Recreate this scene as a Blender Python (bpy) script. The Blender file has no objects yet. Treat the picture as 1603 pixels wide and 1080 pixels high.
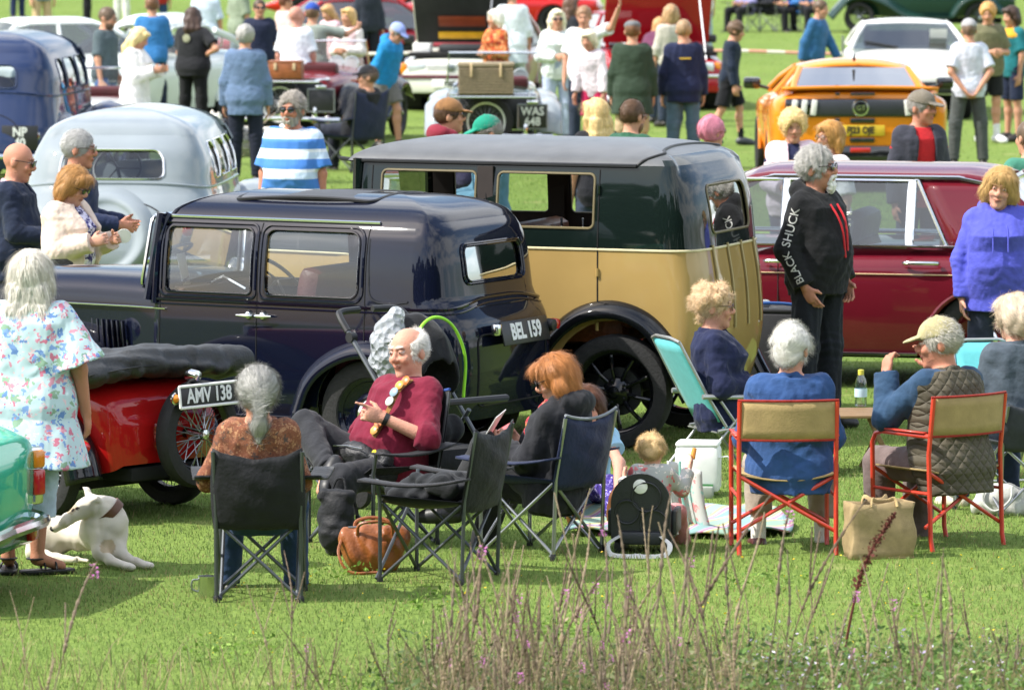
import bpy, bmesh, math, random
import numpy as np
from mathutils import Vector, Matrix, geometry
random.seed(7); np.random.seed(7)
sc = bpy.context.scene
C = sc.collection
PI = math.pi
rad = math.radians

# ------------------------------------------------------------------ camera
CAMH, PITCH, FPX = 3.61, rad(4.92), 8906.0
cam_d = bpy.data.cameras.new('camera')
cam_d.lens = 200.0; cam_d.sensor_width = 36.0
cam_d.clip_start = 0.5; cam_d.clip_end = 4000
cam_d.dof.use_dof = True; cam_d.dof.focus_distance = 31.5; cam_d.dof.aperture_fstop = 6.3
cam = bpy.data.objects.new('camera', cam_d); C.objects.link(cam)
cam.location = (0, 0, CAMH); cam.rotation_euler = (PI/2 - PITCH, 0, 0)
sc.camera = cam

# ------------------------------------------------------------------ light
SUN_EL, SUN_AZ = rad(48), rad(-106)          # azimuth from +Y (away from the camera) towards +X
sdir = Vector((math.sin(SUN_AZ)*math.cos(SUN_EL), math.cos(SUN_AZ)*math.cos(SUN_EL), math.sin(SUN_EL)))
wd = bpy.data.worlds.new('World'); sc.world = wd; wd.use_nodes = True
nt = wd.node_tree; nt.nodes.clear()
wo = nt.nodes.new('ShaderNodeOutputWorld'); bg = nt.nodes.new('ShaderNodeBackground')
sky = nt.nodes.new('ShaderNodeTexSky'); sky.sky_type = 'NISHITA'; sky.sun_disc = False
sky.sun_elevation = SUN_EL; sky.sun_rotation = SUN_AZ
sky.air_density = 1.0; sky.dust_density = 2.5; sky.ozone_density = 1.0
bg.inputs['Strength'].default_value = 0.15
# broken white cloud over the whole sky
wt = nt.nodes.new('ShaderNodeTexCoord'); wsx = nt.nodes.new('ShaderNodeSeparateXYZ'); nt.links.new(wt.outputs['Generated'], wsx.inputs[0])
wa = nt.nodes.new('ShaderNodeMath'); wa.operation = 'ADD'; wa.inputs[1].default_value = .22; wab = nt.nodes.new('ShaderNodeMath'); wab.operation = 'ABSOLUTE'; nt.links.new(wsx.outputs[2], wab.inputs[0]); nt.links.new(wab.outputs[0], wa.inputs[0])
wv = nt.nodes.new('ShaderNodeVectorMath'); wv.operation = 'DIVIDE'; wc_ = nt.nodes.new('ShaderNodeCombineXYZ'); [nt.links.new(wa.outputs[0], wc_.inputs[i]) for i in range(3)]
nt.links.new(wt.outputs['Generated'], wv.inputs[0]); nt.links.new(wc_.outputs[0], wv.inputs[1])
wn = nt.nodes.new('ShaderNodeTexNoise'); wn.inputs['Scale'].default_value = 1.3; wn.inputs['Detail'].default_value = 7; wn.inputs['Roughness'].default_value = .55; nt.links.new(wv.outputs[0], wn.inputs[0])
wr_ = nt.nodes.new('ShaderNodeValToRGB'); wr_.color_ramp.elements[0].position = .42; wr_.color_ramp.elements[1].position = .60; nt.links.new(wn.outputs[0], wr_.inputs[0])
wm = nt.nodes.new('ShaderNodeMixRGB'); wm.inputs[2].default_value = (6.6, 6.8, 7.1, 1); nt.links.new(wr_.outputs[0], wm.inputs[0]); nt.links.new(sky.outputs[0], wm.inputs[1])
nt.links.new(wm.outputs[0], bg.inputs[0]); nt.links.new(bg.outputs[0], wo.inputs[0])
sun_d = bpy.data.lights.new('sun', 'SUN'); sun_d.energy = 3.6; sun_d.angle = rad(0.6)
sun_d.color = (1.0, 0.955, 0.88)
sun = bpy.data.objects.new('sun', sun_d); C.objects.link(sun)
sun.rotation_euler = sdir.to_track_quat('Z', 'Y').to_euler()
vs = sc.view_settings
vs.view_transform = 'Standard'; vs.look = 'None'; vs.exposure = 0.98; vs.gamma = 1.0; vs.use_curve_mapping = False
sc.cycles.use_denoising = True
sc.cycles.max_bounces = 7; sc.cycles.transparent_max_bounces = 24
sc.cycles.caustics_reflective = False; sc.cycles.caustics_refractive = False
sc.cycles.sample_clamp_indirect = 6.0

# ------------------------------------------------------------------ picture <-> place
_f = np.array([0, math.cos(PITCH), -math.sin(PITCH)]); _u = np.array([0, math.sin(PITCH), math.cos(PITCH)])
def ray(px, py):
    return _f*FPX + np.array([1.0, 0, 0])*(px-801.5) - _u*(py-540.0)
def G(px, py, z=0.0):                       # point of the level z seen at a picture position
    d = ray(px, py); t = (z-CAMH)/d[2]
    return Vector((d[0]*t, d[1]*t, z))
def AT(px, py, Y):                          # point at depth Y
    d = ray(px, py); t = Y/d[1]
    return Vector((d[0]*t, Y, CAMH+d[2]*t))
def stand(px, yh, H):                       # where somebody of height H stands whose head top is seen at (px, yh)
    p = G(px, yh, H); return Vector((p.x, p.y, 0))

# ------------------------------------------------------------------ materials
MATS = {}
def nodes_of(m):
    m.use_nodes = True; n = m.node_tree.nodes; n.clear()
    o = n.new('ShaderNodeOutputMaterial'); b = n.new('ShaderNodeBsdfPrincipled')
    m.node_tree.links.new(b.outputs[0], o.inputs[0]); return n, m.node_tree.links, b, o
def lin(c):
    return tuple((x/12.92 if x <= .04045 else ((x+.055)/1.055)**2.4) for x in c)
def hexc(h):
    return lin(tuple(int(h[i:i+2], 16)/255 for i in (0, 2, 4)))
def col4(c):
    if isinstance(c, str): c = hexc(c)
    return (c[0], c[1], c[2], 1)
def mat(name, c, rough=.6, metal=0, coat=0, var=.12, scale=9, bump=0, bscale=60, spec=.5, sheen=0, stretch=(1, 1, 1), emit=0):
    if name in MATS: return MATS[name]
    m = bpy.data.materials.new(name); n, L, b, o = nodes_of(m); c = col4(c)
    tc = n.new('ShaderNodeTexCoord'); mp = n.new('ShaderNodeMapping'); mp.inputs['Scale'].default_value = stretch
    L.new(tc.outputs['Object'], mp.inputs[0])
    if var:
        nz = n.new('ShaderNodeTexNoise'); nz.inputs['Scale'].default_value = scale; nz.inputs['Detail'].default_value = 5
        L.new(mp.outputs[0], nz.inputs[0])
        r = n.new('ShaderNodeValToRGB'); r.color_ramp.elements[0].position = .3; r.color_ramp.elements[1].position = .7
        r.color_ramp.elements[0].color = tuple(x*(1-var) for x in c[:3])+(1,)
        r.color_ramp.elements[1].color = tuple(min(1, x*(1+var)) for x in c[:3])+(1,)
        L.new(nz.outputs[0], r.inputs[0]); L.new(r.outputs[0], b.inputs['Base Color'])
    else: b.inputs['Base Color'].default_value = c
    b.inputs['Roughness'].default_value = rough; b.inputs['Metallic'].default_value = metal
    b.inputs['Specular IOR Level'].default_value = spec
    if coat: b.inputs['Coat Weight'].default_value = coat; b.inputs['Coat Roughness'].default_value = .04
    if sheen: b.inputs['Sheen Weight'].default_value = sheen; b.inputs['Sheen Roughness'].default_value = .5
    if bump:
        n2 = n.new('ShaderNodeTexNoise'); n2.inputs['Scale'].default_value = bscale; n2.inputs['Detail'].default_value = 4
        L.new(mp.outputs[0], n2.inputs[0]); bm_ = n.new('ShaderNodeBump'); bm_.inputs['Strength'].default_value = bump
        bm_.inputs['Distance'].default_value = .02
        L.new(n2.outputs[0], bm_.inputs['Height']); L.new(bm_.outputs[0], b.inputs['Normal'])
    if emit: b.inputs['Emission Color'].default_value = c; b.inputs['Emission Strength'].default_value = emit
    MATS[name] = m; return m
def paint(name, c, rough=.32):              # car paint: coat, faint dust
    return mat(name, c, .5, 0, .85, .07, 2.5, spec=.04)
def cloth(c, name=None, bump=.35, rough=.85, var=.14, bscale=26):
    key = name or 'cloth_'+(c if isinstance(c, str) else '_'.join('%02x' % int(x*255) for x in c))
    return mat(key, c, rough, var=var, scale=14, bump=bump, bscale=bscale, spec=.2, sheen=.08)
def glass(name='glass', tint=(.86, .90, .90), refl=.045):
    if name in MATS: return MATS[name]
    m = bpy.data.materials.new(name); m.use_nodes = True; n = m.node_tree.nodes; n.clear(); L = m.node_tree.links
    o = n.new('ShaderNodeOutputMaterial'); t = n.new('ShaderNodeBsdfTransparent'); g = n.new('ShaderNodeBsdfGlossy')
    t.inputs[0].default_value = tint+(1,); g.inputs['Roughness'].default_value = .02
    lw = n.new('ShaderNodeLayerWeight'); lw.inputs[0].default_value = .35
    mr = n.new('ShaderNodeMapRange'); mr.inputs[3].default_value = refl; mr.inputs[4].default_value = .75
    mx = n.new('ShaderNodeMixShader'); L.new(lw.outputs['Fresnel'], mr.inputs[0]); L.new(mr.outputs[0], mx.inputs[0])
    L.new(t.outputs[0], mx.inputs[1]); L.new(g.outputs[0], mx.inputs[2]); L.new(mx.outputs[0], o.inputs[0])
    MATS[name] = m; return m
def attr_mat(name, rough=.6, trans=0, bump=0, bscale=200, spec=.4, sss=0):
    if name in MATS: return MATS[name]
    m = bpy.data.materials.new(name); n, L, b, o = nodes_of(m)
    a = n.new('ShaderNodeAttribute'); a.attribute_name = 'Col'; L.new(a.outputs[0], b.inputs['Base Color'])
    b.inputs['Roughness'].default_value = rough; b.inputs['Specular IOR Level'].default_value = spec
    if sss:
        b.inputs['Subsurface Weight'].default_value = sss; b.inputs['Subsurface Radius'].default_value = (.02, .008, .004)
        b.inputs['Subsurface Scale'].default_value = .5
    if trans:
        t = n.new('ShaderNodeBsdfTranslucent'); L.new(a.outputs[0], t.inputs[0])
        mx = n.new('ShaderNodeMixShader'); mx.inputs[0].default_value = trans
        L.new(b.outputs[0], mx.inputs[1]); L.new(t.outputs[0], mx.inputs[2]); L.new(mx.outputs[0], o.inputs[0])
    if bump:
        tc = n.new('ShaderNodeTexCoord')
        n2 = n.new('ShaderNodeTexNoise'); n2.inputs['Scale'].default_value = bscale; L.new(tc.outputs['Object'], n2.inputs[0])
        bm_ = n.new('ShaderNodeBump'); bm_.inputs['Strength'].default_value = bump; bm_.inputs['Distance'].default_value = .01
        L.new(n2.outputs[0], bm_.inputs['Height']); L.new(bm_.outputs[0], b.inputs['Normal'])
    MATS[name] = m; return m

BLACK = mat('black_plastic', '17181a', .5, var=.2)
RUBBER = mat('rubber', '1d1d1e', .8, var=.25, scale=30, bump=.2)
CHROME = mat('chrome', 'd9dbdc', .14, 1, var=0)
STEEL = mat('steel_tube', '9a9da0', .35, .9, var=.1)
DARKTUBE = mat('dark_steel_tube', '54585c', .38, .6, var=.1)
UNDER = mat('car_underside', '0c0c0d', .9, var=.2)
GLASS = glass()
GLASSD = glass('tinted_glass', (.30, .36, .36), .2)
WHITE = mat('white_enamel', 'e6e6e2', .4, var=.04)
REDL = mat('red_lamp_lens', 'b01a1c', .15, coat=.6)
AMBER = mat('amber_lamp_lens', 'e0861c', .15, coat=.6)
LAMPG = mat('lamp_glass', 'cfd6d8', .1, coat=1, metal=.3)
LEATHR = mat('maroon_leather', '4a1518', .45, var=.2, bump=.2)
BROWNL = mat('brown_leather', '8a4f27', .42, var=.25, scale=12, bump=.3, bscale=40)
SEATD = mat('dark_trim', '2a221e', .7)

# ------------------------------------------------------------------ objects
def link(name, me, m=None, parent=None, smooth=True):
    if m is not None:
        for x in (m if isinstance(m, (list, tuple)) else [m]): me.materials.append(x)
    o = bpy.data.objects.new(name, me); C.objects.link(o)
    if parent is not None: o.parent = parent
    if smooth and len(me.polygons): me.polygons.foreach_set('use_smooth', np.ones(len(me.polygons), bool))
    return o
def np_mesh(name, V, F, m=None, parent=None, smooth=True, colors=None):
    """V (n,3); F (k,3|4) array of one face size"""
    me = bpy.data.meshes.new(name); V = np.asarray(V, np.float32); F = np.asarray(F, np.int32)
    k, s = F.shape
    me.vertices.add(len(V)); me.vertices.foreach_set('co', V.ravel())
    me.loops.add(k*s); me.loops.foreach_set('vertex_index', F.ravel())
    me.polygons.add(k); me.polygons.foreach_set('loop_start', np.arange(0, k*s, s, dtype=np.int32))
    me.update(calc_edges=True)
    if colors is not None:
        at = me.color_attributes.new('Col', 'FLOAT_COLOR', 'POINT')
        cc = np.ones((len(V), 4), np.float32); cc[:, :3] = colors; at.data.foreach_set('color', cc.ravel())
    return link(name, me, m, parent, smooth)
def empty(name, loc=(0, 0, 0), rz=0, label=None, cat=None, group=None):
    o = bpy.data.objects.new(name, None); C.objects.link(o); o.empty_display_size = .1
    o.location = loc; o.rotation_euler = (0, 0, rz)
    if label: tag(o, label, cat, group)
    return o
def tag(o, label=None, cat=None, group=None, kind=None):
    if label: o['label'] = label
    if cat: o['category'] = cat
    if group: o['group'] = group
    if kind: o['kind'] = kind
    return o
def copy_tree(o, parent=None):
    c = o.copy(); C.objects.link(c); c.parent = parent
    for ch in list(o.children): copy_tree(ch, c)
    return c

def rotm(ax, ay, az): return np.array(Matrix.Rotation(az, 3, 'Z') @ Matrix.Rotation(ay, 3, 'Y') @ Matrix.Rotation(ax, 3, 'X'))
class MB:
    def __init__(s): s.V = []; s.F = []; s.M = []; s.mi = 0
    def add(s, V, F):
        o = len(s.V); s.V += [tuple(float(q) for q in v) for v in V]; s.F += [tuple(i+o for i in f) for f in F]; s.M += [s.mi]*len(F); return s
    def box(s, c, d, R=None, bev=0):
        h = np.array(d)/2; c = np.array(c)
        if bev <= 0:
            V = np.array([[x, y, z] for x in (-1, 1) for y in (-1, 1) for z in (-1, 1)])*h
            F = [(0, 1, 3, 2), (4, 6, 7, 5), (0, 4, 5, 1), (2, 3, 7, 6), (0, 2, 6, 4), (1, 5, 7, 3)]
        else:
            bm = bmesh.new(); bmesh.ops.create_cube(bm, size=1)
            for v in bm.verts: v.co = Vector((v.co.x*d[0], v.co.y*d[1], v.co.z*d[2]))
            bmesh.ops.bevel(bm, geom=bm.edges[:], offset=min(bev, .49*min(d)), segments=2, affect='EDGES', profile=.5)
            bm.verts.index_update()
            V = np.array([v.co[:] for v in bm.verts]); F = [tuple(v.index for v in f.verts) for f in bm.faces]; bm.free()
        if R is not None: V = V @ np.asarray(R).T
        return s.add(V+c, F)
    def tube(s, P, r, n=8, closed=False, cap=True, flat=1.0):
        P = np.array(P, float); k = len(P); rr = np.full(k, r) if np.isscalar(r) else np.array(r, float)
        T = np.zeros_like(P)
        for i in range(k):
            a = P[(i-1) % k] if closed or i > 0 else P[i]; b = P[(i+1) % k] if closed or i < k-1 else P[i]
            T[i] = (b-a)/(np.linalg.norm(b-a)+1e-12)
        up = np.array([0, 0, 1.0]) if abs(T[0][2]) < .9 else np.array([1.0, 0, 0])
        nrm = np.cross(np.cross(T[0], up), T[0]); nrm /= np.linalg.norm(nrm)
        V = []
        for i in range(k):
            nrm = nrm - T[i]*np.dot(nrm, T[i]); nrm /= (np.linalg.norm(nrm)+1e-12); bn = np.cross(T[i], nrm)
            for j in range(n):
                a = 2*PI*j/n; V.append(P[i]+rr[i]*(math.cos(a)*nrm*flat+math.sin(a)*bn))
        F = []
        for i in range(k if closed else k-1):
            for j in range(n):
                a = i*n+j; b = i*n+(j+1) % n; c2 = ((i+1) % k)*n+(j+1) % n; d2 = ((i+1) % k)*n+j
                F.append((a, b, c2, d2))
        if cap and not closed: F += [tuple(range(n-1, -1, -1)), tuple(range((k-1)*n, k*n))]
        return s.add(V, F)
    def lathe(s, prof, n=28, axis='Z', c=(0, 0, 0), arc=2*PI, R=None):
        """prof: [(r, h)...] turned about axis"""
        V = []; k = len(prof); full = arc > 2*PI-1e-6; m = n if full else n+1
        for j in range(m):
            a = arc*j/n
            for r, h in prof:
                x, y, z = r*math.cos(a), r*math.sin(a), h
                if axis == 'Y': x, y, z = x, h, -y
                if axis == 'X': x, y, z = h, x, y
                V.append((x, y, z))
        F = []
        for j in range(n):
            for i in range(k-1):
                a = j*k+i; b = ((j+1) % m)*k+i
                F.append((a, b, b+1, a+1))
        V = np.array(V)
        if R is not None: V = V @ np.asarray(R).T
        return s.add(V+np.array(c), F)
    def grid(s, f, us, vs_, closeu=False, flip=False):
        nu, nv = len(us), len(vs_); V = [f(u, v) for u in us for v in vs_]; F = []
        for i in range(nu if closeu else nu-1):
            for j in range(nv-1):
                a = i*nv+j; b = ((i+1) % nu)*nv+j
                q = (a, b, b+1, a+1); F.append(q[::-1] if flip else q)
        return s.add(V, F)
    def loft(s, rings, cap=True, closed=True):
        k = len(rings[0]); V = [p for r in rings for p in r]; F = []
        for i in range(len(rings)-1):
            for j in range(k if closed else k-1):
                a = i*k+j; b = i*k+(j+1) % k; F.append((a, b, b+k, a+k))
        if cap and closed: F += [tuple(range(k-1, -1, -1)), tuple(range((len(rings)-1)*k, len(rings)*k))]
        return s.add(V, F)
    def disc(s, c, r, nrm, n=20, dome=0):
        nrm = np.array(nrm, float); nrm /= np.linalg.norm(nrm); up = np.array([0, 0, 1.]) if abs(nrm[2]) < .9 else np.array([1., 0, 0])
        a = np.cross(up, nrm); a /= np.linalg.norm(a); b = np.cross(nrm, a); c = np.array(c, float)
        V = [c+nrm*dome]; F = []
        for q, (fr, fh) in enumerate([(.5, .75), (.85, .3), (1, 0)] if dome else [(1, 0)]):
            V += [c+nrm*dome*fh+r*fr*(math.cos(2*PI*j/n)*a+math.sin(2*PI*j/n)*b) for j in range(n)]
        F += [(0, 1+j, 1+(j+1) % n) for j in range(n)]
        if dome:
            for q in range(2):
                F += [(1+q*n+j, 1+(q+1)*n+j, 1+(q+1)*n+(j+1) % n, 1+q*n+(j+1) % n) for j in range(n)]
        return s.add(V, F)
    def build(s, name, m=None, parent=None, smooth=True, sharp=35):
        me = bpy.data.meshes.new(name); me.from_pydata(s.V, [], s.F)
        if isinstance(m, (list, tuple)): me.polygons.foreach_set('material_index', s.M)
        me.update()
        o = link(name, me, m, parent, smooth)
        if smooth and sharp: me.set_sharp_from_angle(angle=rad(sharp))
        return o
def cr(P, n=8, closed=False):               # Catmull-Rom through points
    P = [np.array(p, float) for p in P]; k = len(P); out = []
    for i in range(k if closed else k-1):
        p0 = P[(i-1) % k] if closed or i > 0 else 2*P[0]-P[1]; p1 = P[i]; p2 = P[(i+1) % k]
        p3 = P[(i+2) % k] if closed or i < k-2 else 2*P[-1]-P[-2]
        for j in range(n):
            t = j/n
            out.append(.5*((2*p1)+(-p0+p2)*t+(2*p0-5*p1+4*p2-p3)*t*t+(-p0+3*p1-3*p2+p3)*t**3))
    if not closed: out.append(P[-1])
    return out
def rrect(x0, x1, y0, y1, r, n=5):          # rounded rectangle outline; r one radius or (ll, lr, ur, ul)
    rs = (r,)*4 if np.isscalar(r) else r; out = []
    for (cx, cy, a0, q) in ((x0, y0, PI, rs[0]), (x1, y0, 1.5*PI, rs[1]), (x1, y1, 0, rs[2]), (x0, y1, .5*PI, rs[3])):
        sx = 1 if cx == x0 else -1; sy = 1 if cy == y0 else -1
        for i in range(n+1):
            a = a0+.5*PI*i/n; out.append((cx+sx*q+q*math.cos(a), cy+sy*q+q*math.sin(a)))
    return out
def dens(poly, step):
    out = []
    for i in range(len(poly)):
        a = np.array(poly[i]); b = np.array(poly[(i+1) % len(poly)]); k = max(1, int(np.linalg.norm(b-a)/step))
        out += [tuple(a+(b-a)*j/k) for j in range(k)]
    return out
def inside(P, poly):
    x, y = P[:, 0], P[:, 1]; r = np.zeros(len(P), bool); n = len(poly); j = n-1
    for i in range(n):
        xi, yi = poly[i]; xj, yj = poly[j]
        r ^= ((yi > y) != (yj > y)) & (x < (xj-xi)*(y-yi)/((yj-yi)+1e-15)+xi); j = i
    return r
def panel(name, outer, holes, f, m, parent, step=.06, thick=.018, inner=None, flip=False):
    """sheet over a curved surface f(u,v)->xyz with openings; real thickness"""
    outer = dens(outer, step); holes = [dens(h, step) for h in holes]
    pts = list(outer); E = [(i, (i+1) % len(outer)) for i in range(len(outer))]; B = [list(range(len(outer)))]
    for h in holes:
        o = len(pts); pts += h; E += [(o+i, o+(i+1) % len(h)) for i in range(len(h))]; B.append([o+i for i in range(len(h))])
    A = np.array(outer); g = np.array([(x, y) for x in np.arange(A[:, 0].min()+step*.5, A[:, 0].max(), step) for y in np.arange(A[:, 1].min()+step*.5, A[:, 1].max(), step)])
    allb = np.array(pts)
    if len(g):
        k = inside(g, outer)
        for h in holes: k &= ~inside(g, h)
        g = g[k]
        if len(g):
            dm = np.min(((g[:, None, :]-allb[None])**2).sum(2), 1); g = g[dm > (step*.45)**2]
            pts += [tuple(q) for q in g]
    r = geometry.delaunay_2d_cdt([Vector(p) for p in pts], E, [], 0, 1e-6)
    V2 = np.array([v[:] for v in r[0]]); F = [list(q) for q in r[2]]
    cen = np.array([V2[q].mean(0) for q in F]); k = inside(cen, outer)
    for h in holes: k &= ~inside(cen, h)
    F = [q for q, ok in zip(F, k) if ok]
    e = 1e-3
    V3 = np.array([f(*p) for p in V2]); du = np.array([f(p[0]+e, p[1]) for p in V2])-np.array([f(p[0]-e, p[1]) for p in V2])
    dv = np.array([f(p[0], p[1]+e) for p in V2])-np.array([f(p[0], p[1]-e) for p in V2])
    N = np.cross(du, dv); N /= (np.linalg.norm(N, axis=1, keepdims=True)+1e-12)
    if flip: N = -N
    else: pass
    # wind the triangles to agree with N
    Fo = []
    for q in F:
        n = np.cross(V3[q[1]]-V3[q[0]], V3[q[2]]-V3[q[0]])
        Fo.append(q if np.dot(n, N[q[0]]) > 0 else q[::-1])
    n0 = len(V3); V = np.vstack([V3, V3-N*thick]); FF = list(Fo)+[[i+n0 for i in q[::-1]] for q in Fo]; MI = [0]*len(Fo)+[1]*len(Fo)
    cnt = {}
    for q in Fo:
        for a, b in ((q[0], q[1]), (q[1], q[2]), (q[2], q[0])): cnt[(a, b)] = 1
    for (a, b) in cnt:
        if (b, a) not in cnt: FF.append([b, a, a+n0, b+n0]); MI.append(0)
    me = bpy.data.meshes.new(name); me.from_pydata([tuple(v) for v in V], [], FF)
    me.polygons.foreach_set('material_index', MI); me.update()
    o = link(name, me, [m, inner or m], parent, True)
    sh = np.ones(len(me.polygons), bool); sh[2*len(Fo):] = False; me.polygons.foreach_set('use_smooth', sh)
    nn = np.vstack([N, -N]); me.normals_split_custom_set_from_vertices([tuple(v) for v in nn])
    return o
def pane(name, outline, f, m, parent, step=.12, off=-.008, flip=False):
    """single curved sheet (glass) inside an outline of the surface"""
    outline = dens(outline, step); A = np.array(outline); pts = list(outline)
    g = np.array([(x, y) for x in np.arange(A[:, 0].min()+step*.5, A[:, 0].max(), step) for y in np.arange(A[:, 1].min()+step*.5, A[:, 1].max(), step)])
    if len(g):
        g = g[inside(g, outline)]
        if len(g):
            dm = np.min(((g[:, None, :]-A[None])**2).sum(2), 1); pts += [tuple(q) for q in g[dm > (step*.4)**2]]
    r = geometry.delaunay_2d_cdt([Vector(p) for p in pts], [(i, (i+1) % len(outline)) for i in range(len(outline))], [], 0, 1e-6)
    V2 = np.array([v[:] for v in r[0]]); F = [list(q) for q in r[2]]; cen = np.array([V2[q].mean(0) for q in F]); k = inside(cen, outline)
    F = [q for q, ok in zip(F, k) if ok]; e = 1e-3
    V3 = np.array([f(*p) for p in V2]); N = np.cross(np.array([f(p[0]+e, p[1]) for p in V2])-V3, np.array([f(p[0], p[1]+e) for p in V2])-V3)
    N /= (np.linalg.norm(N, axis=1, keepdims=True)+1e-12)
    if flip: N = -N
    me = bpy.data.meshes.new(name); me.from_pydata([tuple(v) for v in V3+N*off], [], F); me.update()
    return link(name, me, m, parent, True)
def outline_tube(name, outline, f, r, m, parent, off=0, flat=1.0, n=6, step=.05):
    P = np.array([f(*p) for p in dens(outline, step)])
    mb = MB(); mb.tube(P, r, n, closed=True, flat=flat); return mb.build(name, m, parent)
def line_tube(name, pts, f, r, m, parent, n=6):
    mb = MB(); mb.tube(np.array([f(*p) for p in pts]), r, n); return mb.build(name, m, parent)
def text_mesh(name, s, size, m, parent, loc, R, depth=.004, sx=1.0, bold=0.0, align='CENTER'):
    """raised lettering; R columns: text right, text up, outward"""
    cu = bpy.data.curves.new(name, 'FONT'); cu.body = s; cu.size = size; cu.extrude = depth/2; cu.align_x = align; cu.align_y = 'CENTER'
    cu.offset = bold; cu.resolution_u = 3
    o = bpy.data.objects.new(name, cu); C.objects.link(o)
    dg = bpy.context.evaluated_depsgraph_get(); me = bpy.data.meshes.new_from_object(o.evaluated_get(dg))
    bpy.data.objects.remove(o); bpy.data.curves.remove(cu)
    A = np.zeros(len(me.vertices)*3); me.vertices.foreach_get('co', A); A = A.reshape(-1, 3); A[:, 0] *= sx
    A = A @ np.asarray(R, float).T + np.array(loc); me.vertices.foreach_set('co', A.ravel()); me.update()
    me.materials.clear()
    return link(name, me, m, parent, False)
# ------------------------------------------------------------------ ground
def ground_mat():
    m = bpy.data.materials.new('meadow_soil_and_grass'); n, L, b, o = nodes_of(m)
    tc = n.new('ShaderNodeTexCoord'); b.inputs['Roughness'].default_value = .95; b.inputs['Specular IOR Level'].default_value = .1
    def nz(s, d=6):
        q = n.new('ShaderNodeTexNoise'); q.inputs['Scale'].default_value = s; q.inputs['Detail'].default_value = d; L.new(tc.outputs['Object'], q.inputs[0]); return q
    def ramp(src, c0, c1, p0=.3, p1=.7):
        r = n.new('ShaderNodeValToRGB'); e = r.color_ramp.elements; e[0].position = p0; e[1].position = p1; e[0].color = c0+(1,); e[1].color = c1+(1,)
        L.new(src.outputs[0], r.inputs[0]); return r
    a = ramp(nz(.55), (.115, .185, .038), (.19, .265, .058)); c = ramp(nz(14), (.10, .165, .032), (.21, .285, .068))
    mx = n.new('ShaderNodeMixRGB'); mx.inputs[0].default_value = .5; L.new(a.outputs[0], mx.inputs[1]); L.new(c.outputs[0], mx.inputs[2])
    d = ramp(nz(2.2), (0, 0, 0), (1, 1, 1), .62, .8); e2 = n.new('ShaderNodeMixRGB'); e2.inputs[2].default_value = (.36, .33, .15, 1)
    mu = n.new('ShaderNodeMath'); mu.operation = 'MULTIPLY'; mu.inputs[1].default_value = .65; L.new(d.outputs[0], mu.inputs[0])
    L.new(mu.outputs[0], e2.inputs[0]); L.new(mx.outputs[0], e2.inputs[1]); L.new(e2.outputs[0], b.inputs['Base Color'])
    bp = n.new('ShaderNodeBump'); bp.inputs['Strength'].default_value = .7; bp.inputs['Distance'].default_value = .05; L.new(nz(40).outputs[0], bp.inputs['Height']); L.new(bp.outputs[0], b.inputs['Normal'])
    return m
mb = MB(); mb.grid(lambda u, v: (u, v, 0), np.linspace(-900, 900, 31), np.linspace(-300, 2400, 46))
tag(mb.build('ground', ground_mat(), smooth=False), kind='structure')

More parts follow.
